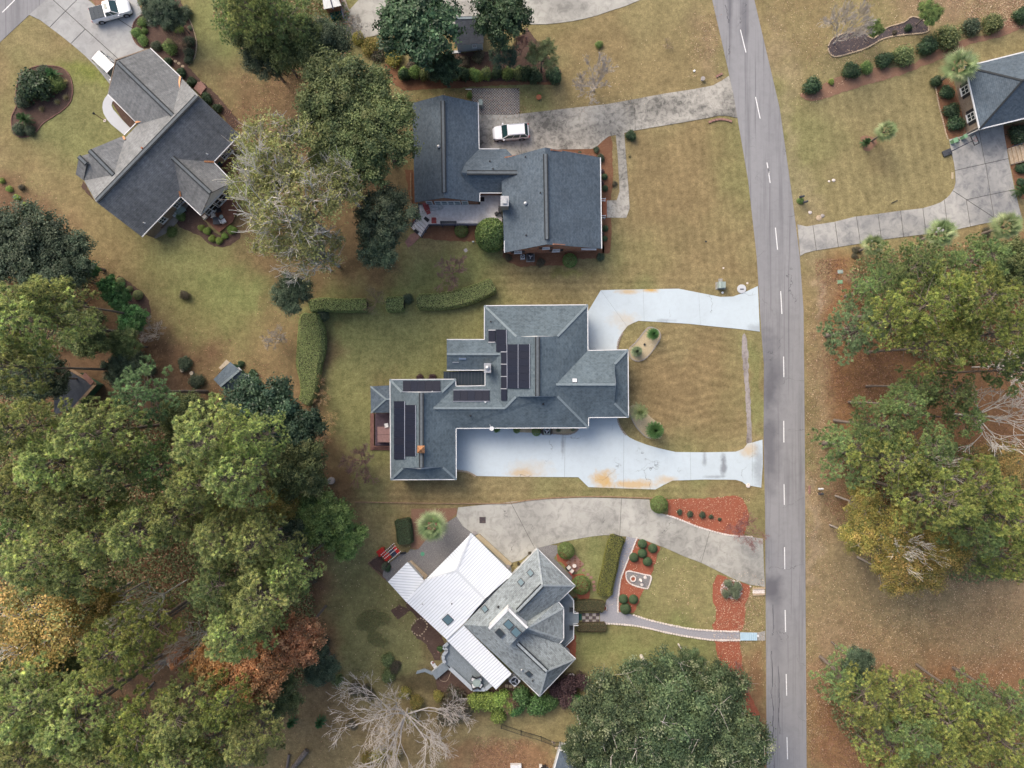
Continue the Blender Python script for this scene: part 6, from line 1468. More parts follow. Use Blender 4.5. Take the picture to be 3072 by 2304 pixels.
# north-west beds
sh_('bush_m',0,0,[(225,560,125)],'large round flowering shrub in the island bed on the left lawn',hf=.9); sh_('bush_d',0,0,[(285,460,50),(150,650,60),(125,840,50)],['dark shrub at the top of the island bed','dark shrub at the left side of the island bed','dark shrub at the lowest tip of the island bed'])
sh_('bush_g',0,0,[(370,540,60)],'green bushy shrub with a yellow ornament in the island bed'); plant('sago',*T(0,0,165,775)[0],52/2.16,'dark sago palm in the lower part of the island bed',name='sago_palm',cat='palm',h=.9,parts=('fronds','trunk')); plant('sago',*T(0,0,350,485)[0],48/2.16,'sago palm at the upper right of the island bed',name='sago_palm',cat='palm',h=.9,parts=('fronds','trunk'))
sh_('bush_d',0,0,[(190,845,42)],'rounded dark shrub beside the lower sago palm of the island bed')
for i,(x,y) in enumerate(((425,630),(370,660),(270,705),(420,530))): plant('grass',*T(0,0,x,y)[0],34/2.16,('tan','second tan','third tan','fourth tan')[i]+' ornamental grass clump on the inner side of the island bed',name='ornamental_grass',cat='grass clump',h=.7,parts=('blades','stem'))
plant('oakd',*T(0,0,1040,60)[0],120/2.16,'large dark shrubby tree over the garden bed behind the pickup',name='tree',cat='tree',h=6)
plant('oakd',*T(0,0,1140,120)[0],80/2.16,'dark shrubby tree above the green chairs bed',name='tree',cat='tree',h=5)
sh_('bush_g',0,0,[(925,145,36),(885,210,38),(925,265,38),(1100,310,52),(935,200,24)],['green shrub at the drive corner of the bed behind the pickup','green shrub below the drive corner one','lowest green shrub at the drive edge','bright green shrub beside the tan fountain shrub','small green shrub squeezed between drive side shrubs'])
sh_('bush_d',0,0,[(1015,295,38),(1085,150,55),(1200,80,50),(1225,270,42),(1222,340,40),(1220,385,34)],['dark ball shrub near the garage corner','dark green shrub right of the green chairs','dark shrub at the right rim of the bed behind the pickup','dark shrub in the right tongue of the bed, upper','dark shrub in the right tongue of the bed, middle','dark shrub in the right tongue of the bed, lower'])
sh_('bush_l',0,0,[(1155,185,36)],'lime green shrub beside the tan fountain shrub'); sh_('bush_s',0,0,[(1232,180,18)],'small grey spiky plant at the right rim of the bed')
sh_('bush_m',0,0,[(1090,395,28),(1175,470,34),(1240,530,36),(1340,640,42),(1410,700,34)],['dark shrub just behind the garage gutter','second dark shrub down the garage side','third dark shrub, before the pink steps','dark shrub right of the pink steps','last dark shrub of the row behind the gabled house'])
sh_('bush_l',0,0,[(1480,1270,22),(1388,1358,16),(1305,1475,24),(1345,1495,28),(1375,1545,26),(1505,1490,34),(1455,1530,24),(1420,1560,26)],['lime plant at the sunroom corner','lime potted plant at the lower sunroom corner','lime shrub, first below the red deck','lime shrub, second below the red deck','lime shrub at the bottom of the bed below the red deck','largest lime shrub right of the red deck','lime shrub between the largest and the lowest one','green shrub at the bottom tip of the deck bed'])
sh_('bush_g',0,0,[(1110,1500,40),(1170,1400,36)],['green shrub beside the brown patio','green shrub by the white garden bench'],hf=.7)
sh_('bush_l',0,0,[(15,1170,20),(60,1225,24),(112,1280,24),(165,1330,24)],['small lime shrub at the upper end of the diagonal row, left edge','second small lime shrub of the diagonal row, left edge','third small lime shrub of the diagonal row, left edge','small lime shrub at the lower end of the diagonal row, left edge'],group='diagonal row of small lime shrubs at the left edge'); sh_('bush_n',0,0,[(140,1215,26)],'low bare brown shrub beside the diagonal row')
plant('bright',*T(0,768,700,190)[0],70/2.16,'glossy bright green bush, upper of three beside the lawn',name='shrub',cat='shrub',h=4); plant('bright',*T(0,768,760,270)[0],95/2.16,'glossy bright green bush, middle of three beside the lawn',name='shrub',cat='shrub',h=4.5); plant('bright',*T(0,768,850,400)[0],108/2.16,'glossy bright green bush, lowest and largest of three',name='shrub',cat='shrub',h=4.5); plant('bright',*T(0,768,590,90)[0],60/2.16,'dark glossy bush behind the three bright ones',name='shrub',cat='shrub',h=4)
sh_('ball_c',0,768,[(780,165,28),(892,252,32),(840,212,20)],['pale clipped ball shrub, upper of the three by the bright bushes','pale clipped ball shrub, largest by the bright bushes','small yellow green shrub between the pale balls'])
sh_('bush_n',0,768,[(1195,255,42)],'twiggy round brown shrub standing alone on the lawn'); sh_('bush_d',0,768,[(1195,695,55),(1275,815,60),(870,670,80),(960,740,55)],['dark shrub above the two cut logs','dark shrub left of the small garden shed','wide dark shrub at the foot of the long bare trunk','dark shrub just right of the long trunk foot'],hf=.8)
sh_('bush_m',0,768,[(1640,760,30),(1560,700,26)],['small dark bush on the far side of the garden shed','green bush by the shed door'])
sh_('bush_d',768,768,[(435,380,48),(985,275,42)],['dark shrub in the inner corner of the clipped hedge','dark shrub filling the gap in the clipped hedge'])
sh_('bush_p',768,768,[(1060,790,28),(1140,788,30)],['purple shrub left, at the north eave of the main house','purple shrub right, at the north eave of the main house'],hf=.8)
# north house planting
plant('holly_round',*T(768,0,1525,1520)[0],108/2.16,'large round yellow green holly at the corner of the white deck',name='holly_tree',cat='tree',h=4.6,parts=('foliage','stem')); plant('green',*T(768,0,1525,1520)[0],112/2.16,'outer leaves of the round holly at the corner of the white deck',name='holly_tree',cat='tree',h=4.7) if False else None
sh_('ball_g',768,0,[(1330,1492,46)],'round green shrub below the white deck rail'); sh_('bush_l',768,0,[(1028,1362,16),(1030,1405,16)],['upper small lime plant left of the white deck','lower small lime plant left of the white deck'])
sh_('ball_g',1536,768,[(375,28,48)],'round green shrub at the south wall of the brick house'); sh_('bush_d',1536,768,[(572,5,32)],'dark shrub at the south east corner of the brick house'); sh_('bush_n',768,768,[(1635,10,30)],'dull shrub left of the air conditioner at the brick house')
sh_('bush_n',1536,0,[(185,1700,36)],'leafless tan shrub beside the air conditioner of the brick house',hf=.6)
sh_('ball_d',1536,0,[(600,1145,20),(603,1220,20),(605,1480,20),(602,1545,18)],['small ball shrub, first of the row along the brick house front','small ball shrub just before the front stoop','small ball shrub, first past the front stoop','small ball shrub, last of the row along the brick house front'])
sh_('bush_p',1536,0,[(583,1110,18),(583,1185,18),(583,1515,18)],['purple shrub under the brick house front eave, farthest from the stoop','purple shrub under the brick house front eave, just above the stoop','purple shrub under the brick house front eave, below the stoop'],group='purple shrubs under the brick house front eave')
sh_('bush_d',1536,0,[(575,1025,32),(545,970,24),(440,990,14)],['dark shrub at the north east corner of the brick house','dull shrub by the curved drive edge','tiny shrub on the pine straw north of the brick house']); sh_('bush_n',1536,0,[(665,1190,22)],'small dull shrub on the strip beside the front walk'); sh_('bush_m',1536,0,[(770,880,40)],'round dark green shrub where walk meets mottled driveway'); plant('grass',*T(1536,0,760,1012)[0],16/2.16,'small spiky clump beside the front walk',name='ornamental_grass',cat='grass clump',h=.4,parts=('blades','stem'))
sh_('bush_g',1536,0,[(565,290,28),(175,610,14)],['small young evergreen above the white leafless tree','small plant behind the round pot on the lawn'])
sh_('bush_m',1536,0,[(150,490,58),(270,490,62),(40,470,48)],['dark low shrub under the light evergreen, left','dark low shrub under the light evergreen, right','dark glossy shrub at the end of the evergreen hedge'])
sh_('bush_l',768,0,[(955,470,36),(1270,490,36),(1440,495,40),(1490,490,34)],['lime sprayed shrub at the west end of the evergreen hedge','lime sprayed shrub in the middle of the evergreen hedge','lime sprayed shrub in the east of the evergreen hedge','lime sprayed shrub at the east end of the evergreen hedge'],hf=1.5)
sh_('bush_y',768,0,[(890,370,70),(740,300,70),(660,250,50)],['olive yellow bush beside the large magnolia','olive yellow undergrowth south of the parking court','olive undergrowth near the dark crown'],hf=.8); sh_('bush_n',768,0,[(1020,410,60),(790,350,60),(1350,400,50),(1440,370,50)],['brown twiggy bush under the large magnolia','brown twiggy bush west of the magnolia','brown ground shrub south of the small dark shed','second brown ground shrub near the dark shed'],hf=.6)
# east garden
T4=(2304,0)
for x,y,r,k,lab in ((285,555,66,'bush_m','dark round shrub at the road end of the shrub row'),(540,460,62,'bush_m','dark shrub, second clump of the row'),(635,440,46,'bush_g','yellow green shrub beside the second dark clump'),(755,390,60,'bush_m','dark shrub, third clump of the row'),(875,360,78,'bush_o','broad olive shrub in the middle of the row'),(1030,295,72,'bush_m','dark shrub before the largest olive one'),(1165,240,92,'bush_o','largest olive green shrub of the row'),(1320,170,68,'bush_d','dark shrub of the row next to the top right'),(1460,150,74,'bush_o','olive shrub of the row at the top right'),(1640,105,60,'bush_m','dark shrub at the right edge end of the row')): sh_(k,*T4,[(x,y,r)],lab+' on the right')
plant('green',*T(2304,0,1045,85)[0],88/2.16,'bright green round tree beside the slate chip bed',name='tree',cat='tree',h=4); plant('green',*T(2304,0,690,185)[0],62/2.16,'green shrubby tree right of the pale leafless tree',name='tree',cat='tree',h=3.5)
sh_('bush_m',*T4,[(908,180,28),(1090,525,42)],['little dark shrub inside the slate chip bed','dark flowering shrub at the tip of the right house bed']); sh_('bush_n',*T4,[(820,210,20)],'small brown shrub in the slate chip bed')
sh_('bush_l',*T4,[(410,532,22)],'small lime plant in the pink straw bed of the shrub row')
sh_('bush_m',*T4,[(1160,600,52),(1190,715,60),(1218,800,60),(1620,870,72),(1640,1090,40),(1640,1180,30)],['flowering shrub, first along the right edge house front','flowering shrub, second along the right edge house front','flowering shrub, third along the right edge house front','large glossy shrub beside the brick steps','glossy shrub below the brick steps','small glossy shrub below the brick steps, lower'],hf=.8)
plant('sago',*T(2304,0,1635,1235)[0],52/2.16,'sago palm at the right edge below the brick steps',name='sago_palm',cat='palm',h=.9,parts=('fronds','trunk')); plant('sago',*T(2304,0,630,925)[0],36/2.16,'small dark sago palm beside the lone lawn palm',name='sago_palm',cat='palm',h=.7,parts=('fronds','trunk'))
for x,y,r,lab in ((1245,430,115,'large palm touching the corner of the right edge house'),(765,850,76,'lone palm on the right hand lawn'),(680,1590,82,'palm below the driveway, leftmost of three'),(1120,1510,98,'palm below the driveway, middle of three'),(1545,1465,98,'palm below the driveway, rightmost of three')):
    plant('palm2' if r>90 else 'palm',*T(2304,0,x,y)[0],r/2.16,lab,name='palm_tree',cat='palm tree',h=4.5 if r>90 else 3.6,parts=('fronds','trunk'))
# front beds of the main house
plant('sagob',*T(1536,768,915,505)[0],48/2.16,'bright green palm like plant at the top of the pebble bed by the upper driveway',name='sago_palm',cat='palm',h=1.6,parts=('fronds','trunk')); plant('yucca',*T(1536,768,808,618)[0],44/2.16,'silvery spiky yucca in the pebble bed by the upper driveway',name='yucca',cat='plant',h=.7,parts=('leaves','stem'))
plant('date',*T(1536,768,822,1010)[0],74/2.16,'feathery grey green palm in the pebble bed by the lower driveway',name='palm_tree',cat='palm',h=1.8,parts=('fronds','trunk')); plant('sagob',*T(1536,768,928,1130)[0],70/2.16,'bright green palm like plant at the bottom of the lower pebble bed',name='sago_palm',cat='palm',h=1.8,parts=('fronds','trunk'))
sh_('ball_g',1536,768,[(158,1138,30),(30,1128,22)],['round shrub left of the boxed air conditioner at the main house','small round shrub further left at the main house wall']); sh_('bush_g',768,768,[(1560,1128,22)],'low green shrub below the satellite dish')
sh_('bush_s',1536,768,[(300,1128,16),(395,1122,18)],['spiky plant right of the boxed air conditioner','spiky plant at the rounded end of the pebble strip'])
# angled house garden
sh_('ball_g',1536,1536,[(350,252,56)],'round yellow green holly by the pink paver patio'); sh_('ball_g',1536,1536,[(448,475,62)],'large round dark green shrub at the point of the angled house roof')
for i,(x,y,lab) in enumerate(((845,207,'top left of the five clipped balls next to the driveway'),(912,237,'rightmost of the five clipped balls near the driveway'),(845,268,'central of the five clipped balls on red mulch'),(790,295,'leftmost of the five clipped balls beside the grey path'),(878,322,'lowest of the five clipped balls on red mulch'),(722,565,'upper left of the three clipped balls by the path fork'),(787,567,'upper right of the three clipped balls by the path fork'),(736,628,'lowest of the three clipped balls by the path fork'))): sh_('ball_d',1536,1536,[(x,y,30 if i!=7 else 36)],lab,name='boxwood_ball',hf=1.1)
sh_('ball_g',1536,768,[(955,1612,58)],'round clipped bush at the tip of the red mulch bed by the driveway')
sh_('bush_d',1536,1536,[(1085,0,22),(1155,15,24),(1235,20,26),(1290,30,18),(1345,48,14)],['small shrub, first in the red mulch row by the driveway','small shrub, second in the red mulch row by the driveway','small shrub, third in the red mulch row by the driveway','small shrub, fourth in the red mulch row by the driveway','small shrub, last in the red mulch row by the driveway'])
sh_('bush_s',1536,1536,[(1400,462,34),(1460,480,36),(1385,530,36),(1450,530,38),(1425,500,30)],['grey green shrub, top left of the clump on pale stones','grey green shrub, top right of the clump on pale stones','grey green shrub, lower left of the clump on pale stones','grey green shrub, lower right of the clump on pale stones','grey green shrub at the centre of the clump on pale stones'])
sh_('bush_g',1536,1536,[(412,590,18)],'narrow green plant beside the porch corner'); sh_('bush_m',1536,1536,[(412,565,14)],'little dark plant by the porch corner')
sh_('bush_p',1536,1536,[(455,1090,60),(370,1120,75),(290,1160,62),(350,1210,70)],['purple leaved bush, right end of the purple group','purple leaved bush beside the pale boulder','purple leaved bush under the lowest roof corner','purple leaved bush, lower one of the group'],hf=1.2)
sh_('bush_b',1536,1536,[(420,1230,60),(60,1200,70),(160,1250,80),(250,1230,60),(20,1270,60)],['fresh green bush left of the live oaks','green bush below the angled house, first','green bush below the angled house, middle','green bush below the angled house, third','green bush below the angled house near the wire fence'],hf=1.2)
sh_('bush_l',768,1536,[(1440,1220,70),(1520,1230,70),(1590,1210,70),(1570,1310,60),(1640,1250,60)],['yellow green bush beside the huge leafless tree','yellow green bush second from the huge leafless tree','green bush under the porch roof corner','dark green bush above the wire fence post','green bush next to the wire fence'],hf=1.2)
sh_('bush_y',768,1536,[(1040,1230,55),(1000,1330,50),(800,1570,60),(900,1560,50),(1180,1190,40),(720,1600,50),(960,1170,45)],['yellow bush right of the huge leafless tree trunk','yellow bush within the leafless branches','yellow bush at the bottom below the leafless tree','second yellow bush at the bottom below the leafless tree','yellow green bush under the winding ramp','third yellow bush at the bottom edge','yellow bush at the top of the leafless tree'],hf=1.3)
sh_('bush_n',768,1536,[(1280,1200,90),(1330,1290,90),(1230,1320,80),(640,1150,55),(720,1170,60),(900,1000,50),(620,1380,40)],['brown thicket below the back deck','brown thicket left of the yellow green bushes','brown thicket behind the leafless tree','dark shrub at the bottom of the lower lawn','dark shrub second at the bottom of the lower lawn','dull green shrub on the lower lawn near the ramp','dark shrub beside the leafless tree'],hf=.8)
sh_('bush_o',768,1536,[(855,960,50),(530,1090,45),(855,1060,50)],['olive shrub on the lower lawn above the leafless tree','small olive shrub at the bottom left of the lower lawn','olive shrub touching the leafless branches'])
plant('grass',*T(768,1536,735,720)[0],0.01,'x') if False else None
for x,y,r,lab in ((72,1362,36,'sago palm, leftmost of three in the lower brown clearing'),(235,1358,40,'sago palm, middle of three in the lower brown clearing'),(418,1358,42,'sago palm, rightmost of three in the lower brown clearing')): plant('sago',*T(768,1536,x,y)[0],r/2.16,lab,name='sago_palm',cat='palm',h=.9,parts=('fronds','trunk'))
plant('palm2',*T(768,1536,1140,90)[0],104/2.16,'large palm beside the gravel terrace of the angled house',name='palm_tree',cat='palm tree',h=4.5,parts=('fronds','trunk'))
sh_('bush_n',768,1536,[(345,430,60)],'russet bare bush beside the leaning grey trunk'); sh_('bush_d',768,1536,[(430,830,50),(420,900,55),(410,1060,70),(420,980,60)],['dark evergreen shrub, first down the lower lawn edge','dark evergreen shrub, second down the lower lawn edge','dark evergreen shrub, last down the lower lawn edge','dark evergreen shrub, third down the lower lawn edge'],hf=.9)
sh_('bush_m',768,1536,[(850,360,30)],'green shrub by the red arbour corner'); sh_('bush_b',768,1536,[(1195,885,22)],'small fresh green plant at the corner of the back deck')
sh_('bush_n',2304,768,[(560,0,26)],'small brown shrub below the leftmost driveway palm',hf=.5); sh_('bush_n',2304,0,[(570,1620,32),(990,1540,22),(1415,1500,36)],['russet shrub left of the leftmost driveway palm','russet shrub between two driveway palms','russet shrub between middle and right driveway palm'],hf=.6)
sh_('bush_r',768,1536,[(85,340,70),(170,580,50)],['russet undergrowth above the orange oaks','russet undergrowth inside the orange ring'],hf=.7)
sh_('bush_g',2304,0,[(210,1300,26)],'green tuft at the base of the roadside mailboxes',hf=.5)
# ground cover island (ring shaped) on the lower lawn
def cover(label,polys,pal,h,dens,L,name='ground_cover'):
    rg=np.random.default_rng(9); Ps=[]
    for poly in polys:
        P=[(W(x,y).x,W(x,y).y) for x,y in smooth(poly,4)]; A_=abs(area(P)); n=int(A_*dens*1.9); x0=min(p[0] for p in P);x1=max(p[0] for p in P);y0=min(p[1] for p in P);y1=max(p[1] for p in P)
        X=rg.uniform(x0,x1,n*1); Y=rg.uniform(y0,y1,n); ok=np.array([inside((X[i],Y[i]),P) for i in range(n)]); k=ok.sum(); Ps.append(np.stack([X[ok],Y[ok],rg.uniform(.03,h,k)],-1))
    Ps=np.concatenate(Ps); V,F,C_=quads(rg,Ps,np.tile([0,0,1.0],(len(Ps),1)),L,L*.6,.6,pick(rg,pal,len(Ps))); o=link(name,tex_mesh(name,V,F,np.clip(C_,.004,1),MAT['leaf'])); tag(o,label,'ground cover',kind='stuff')
cover('low green ground cover in a hooked shape on the lower lawn',[T(768,1536,650,700,690,650,760,628,830,650,880,680,860,720,800,745,770,770,820,790,860,840,830,875,770,870,720,830,720,770,660,760)],[((.12,.145,.05),3),((.16,.17,.06),2),((.17,.12,.055),1)],.22,170,.12)
# --- fallen leaves
def leaves(label,regs,pal,seed):
    rg=np.random.default_rng(seed); Ps=[]
    for poly,n,mod in regs:
        P=[(W(x,y).x,W(x,y).y) for x,y in poly]; x0=min(p[0] for p in P);x1=max(p[0] for p in P);y0=min(p[1] for p in P);y1=max(p[1] for p in P)
        X=rg.uniform(x0,x1,n); Y=rg.uniform(y0,y1,n); keep=fbm(X*mod+50,Y*mod+50,77,3)>rg.uniform(.33,.7,n); X=X[keep];Y=Y[keep]
        ins=np.zeros(len(X),bool)
        for i in range(len(P)):
            a0,b0=P[i-1];a1,b1=P[i]; c_3=(b0>Y)!=(b1>Y); ins^=c_3&(X<(a1-a0)*(Y-b0)/((b1-b0) if b1!=b0 else 1e-9)+a0)
        Ps.append(np.stack([X[ins],Y[ins],rg.uniform(.045,.075,ins.sum())],-1))
    Ps=np.concatenate(Ps); V,F,C_=quads(rg,Ps,np.tile([0,0,1.0],(len(Ps),1)),.13,.09,.3,pick(rg,pal,len(Ps))); o=link('fallen_leaves',tex_mesh('fallen_leaves',V,F,np.clip(C_,.004,1),MAT['leaf'])); tag(o,label,'leaves',kind='stuff')
LT=[((.4,.29,.18),3),((.3,.19,.11),3),((.5,.4,.27),1.5),((.2,.1,.06),2)]
LO=[((.28,.15,.08),3),((.2,.1,.055),3),((.38,.26,.16),1),((.12,.06,.035),2)]
leaves('pale tan leaves strewn over the verge and lawn right of the road',[(D(1742,560,1800,560,1780,700,1800,1000,1800,1200,2250,1230,2250,1500,1900,1470,1800,1450,1775,1659,1742,1659),42000,.15),(D(1640,-20,2212,-20,2212,40,1850,160,1780,220,1700,230,1690,180),9000,.12),(D(1950,-20,2212,-20,2212,60,2050,60),9000,.2),(D(1500,0,1545,0,1560,150,1480,170),900,.3),(D(1540,1260,1600,1230,1650,1250,1650,1480,1540,1480),2200,.3),(D(1360,1160,1560,1230,1540,1380,1380,1320),900,.3),(D(1310,1170,1380,1150,1370,1310,1300,1310),500,.3),(D(1430,1080,1620,1070,1620,1150,1500,1140),900,.3),(D(1545,1280,1620,1290,1620,1390,1540,1380),700,.3),(D(1260,110,1560,30,1560,240,1200,250),900,.2),(D(680,1180,900,1180,950,1430,700,1460),900,.2)],LT,3)
leaves('russet leaves covering the floor of the right hand wood',[(D(1760,560,2250,540,2250,1260,1900,1240,1780,1090,1790,930,1770,700),70000,.12),(D(1755,1470,1900,1480,1900,1700,1750,1700),9000,.2)],LO,4)
leaves('brown leaves on the ground under the left wood and round the shed',[(D(-20,350,120,400,200,520,340,650,460,720,640,780,690,900,720,1100,690,1500,760,1520,760,1659,0,1659),26000,.1),(D(430,150,670,160,680,330,560,330,440,260),3500,.15),(D(780,200,1170,200,1180,260,800,260),1500,.2),(D(1030,1590,1200,1600,1190,1700,1000,1700),3500,.2),(D(560,640,650,660,650,850,540,850),1500,.2)],LO,5)

UG=[((.12,.15,.055),3),((.085,.115,.045),3),((.16,.17,.065),1.5),((.24,.13,.07),2)]
cover('dense mixed undergrowth on the floor of the left wood',[D(0,470,180,540,190,640,0,640),D(0,640,200,660,190,740,0,780),D(0,870,120,870,330,900,440,900,640,960,760,1120,780,1170,680,1220,690,1440,600,1480,430,1400,380,1300,300,1400,0,1500),D(0,1500,250,1500,330,1540,500,1500,560,1560,520,1659,0,1659)],UG,1.6,26,.34,name='undergrowth')
cover('russet and green brush between the pines right of the road',[D(1850,560,2212,540,2212,760,2000,780,1880,700),D(1830,950,2212,1000,2212,1230,2000,1240,1860,1120),D(1790,1460,2212,1500,2212,1659,1900,1659)],UG,1.4,22,.34,name='undergrowth')
cover('green undergrowth under the trees at the top of the picture',[D(480,0,740,0,740,170,620,160,500,90)],UG,1.4,26,.34,name='undergrowth')
# ---------------------------------------------------------------- vehicles
def loft(secs,n,close=True):
    "secs: list of rings with n points each"
    m=MB(); b=0
    for r in secs: m.v+=[tuple(p) for p in r]
    for k in range(len(secs)-1):
        for i in range(n): j=(i+1)%n; m.f.append((k*n+i,k*n+j,(k+1)*n+j,(k+1)*n+i))
    m.f.append(tuple(range(n))[::-1]); m.f.append(tuple(range((len(secs)-1)*n,len(secs)*n))); return m
def ring(x,w,zb,zt,rt=.12,bw=.94,tw=.9):
    "cross-section of a car body at station x: half width w, bottom zb, top zt"
    zm=zb+(zt-zb)*.45
    return [(x,-w*bw,zb),(x,-w,zb+.12),(x,-w,zm),(x,-w*.985,zt-rt),(x,-w*tw,zt),(x,-w*.4,zt+.015),(x,w*.4,zt+.015),(x,w*tw,zt),(x,w*.985,zt-rt),(x,w,zm),(x,w,zb+.12),(x,w*bw,zb)]
def car(name,label,cat,p,rz,L=4.9,Wd=1.98,kind='suv',paint='paint_white'):
    o=thing(name,label,cat,p,rz); h=Wd/2; P=MAT[paint]
    hood=1.02; hl=L/2
    if kind=='pickup': st=[(-hl,.82,.5,.98),(-hl+.06,.95,.42,1.14),(-hl+.5,1,.36,1.2),(-.6,1,.33,1.2),(.85,1,.33,1.16),(1.2,1,.33,1.14),(hl-.75,.985,.33,1.08),(hl-.25,.92,.36,.98),(hl-.05,.78,.42,.82),(hl,.66,.5,.7)]
    else: st=[(-hl,.80,.5,.85),(-hl+.05,.93,.4,1.02),(-hl+.35,.98,.34,1.08),(-.6,1,.3,1.08),(.8,1,.3,1.08),(1.1,1,.3,1.06),(hl-.7,.97,.3,1.0),(hl-.25,.88,.34,.9),(hl-.06,.72,.4,.74),(hl,.58,.48,.64)]
    body=loft([ring(x,w*h,zb,zt) for x,w,zb,zt in st],12); b=body.build('body',P,o,True,world=False); 
    es=b.modifiers.new('e','EDGE_SPLIT'); es.split_angle=R_(40)
    # cabin: glass tub with roof skin and pillars
    if kind=='pickup': xa,xb,xc,xd,zr=-.62,-.35,.45,1.28,1.86
    elif kind=='van': xa,xb,xc,xd,zr=-hl+.12,-hl+.5,.75,1.5,1.78
    else: xa,xb,xc,xd,zr=-hl+.14,-hl+.62,.42,1.22,1.74
    zb_=1.04
    g_=MB(); wb=.93*h; wt=.76*h
    vs=[(xa,-wb,zb_),(xd,-wb,zb_),(xd,wb,zb_),(xa,wb,zb_),(xb,-wt,zr-.03),(xc,-wt,zr-.03),(xc,wt,zr-.03),(xb,wt,zr-.03)]
    g_.add(vs,[(0,3,2,1),(4,5,6,7)]); g_.add(vs,[(0,1,5,4),(2,3,7,6)]); g_.add(vs,[(1,2,6,5)]); g_.add(vs,[(3,0,4,7)])
    gl=g_.build('glass',MAT['car_glass'],o,world=False)
    r_=loft([[(x,-wt*k,zr-.06),(x,-wt*k*.98,zr),(x,-wt*k*.6,zr+.035),(x,wt*k*.6,zr+.035),(x,wt*k*.98,zr),(x,wt*k,zr-.06)] for x,k in ((xb-.03,.92),(xb+.12,1.03),((xb+xc)/2,1.05),(xc-.12,1.03),(xc+.03,.95))],6)
    rf=r_.build('roof',P,o,True,world=False); es=rf.modifiers.new('e','EDGE_SPLIT'); es.split_angle=R_(50)
    def lerp3(a_,b_,t): return tuple(a_[i]+(b_[i]-a_[i])*t for i in range(3))
    for s_ in (-1,1):
        lo=lambda t:lerp3((xa,s_*wb,zb_),(xd,s_*wb,zb_),t); up=lambda t:lerp3((xb,s_*wt,zr-.03),(xc,s_*wt,zr-.03),t)
        ps=[(0,0,.09),(1,1,.08)]+([(.52,.5,.05)] if kind=='pickup' else [(.34,.26,.16),(.62,.62,.05)] if kind=='suv' else [(.3,.28,.08),(.62,.62,.06)])
        for tl,tu,w in ps:
            m=MB(); m.beam(Vector(lo(tl))+Vector((0,s_*.012,0)),Vector(up(tu))+Vector((0,s_*.012,0)),w,.06,Vector((0,s_,.3))); m.build('pillar',P,o,world=False)
        # roof rail, mirror, door gap, handles
        if kind!='pickup': m=MB(); m.beam((xb+.15,s_*wt*.94,zr+.06),(xc-.2,s_*wt*.94,zr+.06),.045,.04); m.build('roof_rail',MAT['galv' if kind=='suv' else 'black'],o,world=False)
        m=MB(); m.box((xd-.22,s_*(h+.12),1.1),(.2,.22,.16)); bevel(m.build('mirror',P,o,world=False),.03)
        for x in ((xa+xd)/2-.05,xd-.25,xa+.25):
            m=MB(); m.box((x,s_*(h+.001),.78),(.014,.008,.5)); m.build('door_seam',MAT['black'],o,world=False)
        for x in (hl-.95,-hl+1.02):
            m=MB(); m.tube((x,s_*(h-.22),.36),(x,s_*(h+.015),.36),.37,.37,20); wv=m.build('wheel',MAT['tyre'],o,world=False)
            m=MB(); m.tube((x,s_*(h-.0),.36),(x,s_*(h+.025),.36),.25,.22,12)
            for q in range(5): an=q*1.2566; m.beam((x,s_*(h+.035),.36),(x+.22*math.cos(an),s_*(h+.035),.36+.22*math.sin(an)),.05,.02,Vector((0,1,0)))
            m.build('rim',MAT['rim'],wv,world=False)
            m=MB(); m.tube((x,s_*(h-.06),.40),(x,s_*(h+.004),.40),.44,.44,20); m.build('wheel_arch',MAT['black'],o,world=False)
        m=MB(); m.box((hl-.28,s_*h*.68,.80),(.36,.3,.12),ry=.5); m.build('headlight',MAT['glass'],o,world=False)
        m=MB(); m.box((-hl+.05,s_*h*.84,.92),(.1,.2,.32)); m.build('tail_light',MAT['red'],o,world=False)
    m=MB(); m.box((hl-.02,0,.55),(.06,h*1.1,.22)); m.build('grille',MAT['black'],o,world=False)
    m=MB(); m.box((0,0,.28),(L*.94,Wd*.9,.16)); m.build('chassis',MAT['black'],o,world=False)
    for y in (-.38,.1): m=MB(); m.beam((xd+.03,y*h,1.09),(xd-.28,y*h+.45,1.3),.02,.015); m.build('wiper',MAT['black'],o,world=False)
    if kind=='pickup':
        for k in range(3):
            m=MB(); m.box((-hl+.42+k*.62,0,1.235),(.60,Wd*.86,.05)); bevel(m.build('tonneau_panel',MAT['tonneau'],o,world=False),.012)
        m=MB(); m.box((-.05,0,zr+.045),(.42,.8,.02)); m.build('sunroof',MAT['car_glass'],o,world=False)
    else:
        m=MB(); m.beam((hl-.75,h*.72,1.03),(xd+.05,h*.8,1.09),.012,.01); m.beam((hl-.75,-h*.72,1.03),(xd+.05,-h*.8,1.09),.012,.01); m.build('hood_seam',MAT['galv'],o,world=False)
    return o
MAT['tonneau']=M('grey bed cover',(.055,.07,.085),None,5,.7)
k=lambda x,y,z=0: W(220+x/5.53,y/5.53,z)
car('pickup_truck','white double cab pickup with grey folding bed cover on the upper left driveway','pickup',W(*(lambda p:(p[0],p[1]))((220+672/5.53,232/5.53)),0),R_(15.5),5.45,2.0,'pickup')
car('parked_car','white people carrier half hidden under the grey garage roof','car',k(640,1150,0),R_(180+137-180),5.0,1.98,'van') if False else car('parked_car','white people carrier half hidden under the grey garage roof','car',W(342,213,0),R_(-43),5.0,1.98,'van')
car('parked_car','white sport utility car with dark windows beside the red brick house','car',W(1440+1018/11.06,350+585/11.06,0),R_(184.5),4.95,1.98,'suv')

# ---------------------------------------------------------------- garden and street objects
def TT(ox,oy,x,y,z=0): return tz(ox,oy,x,y,z)
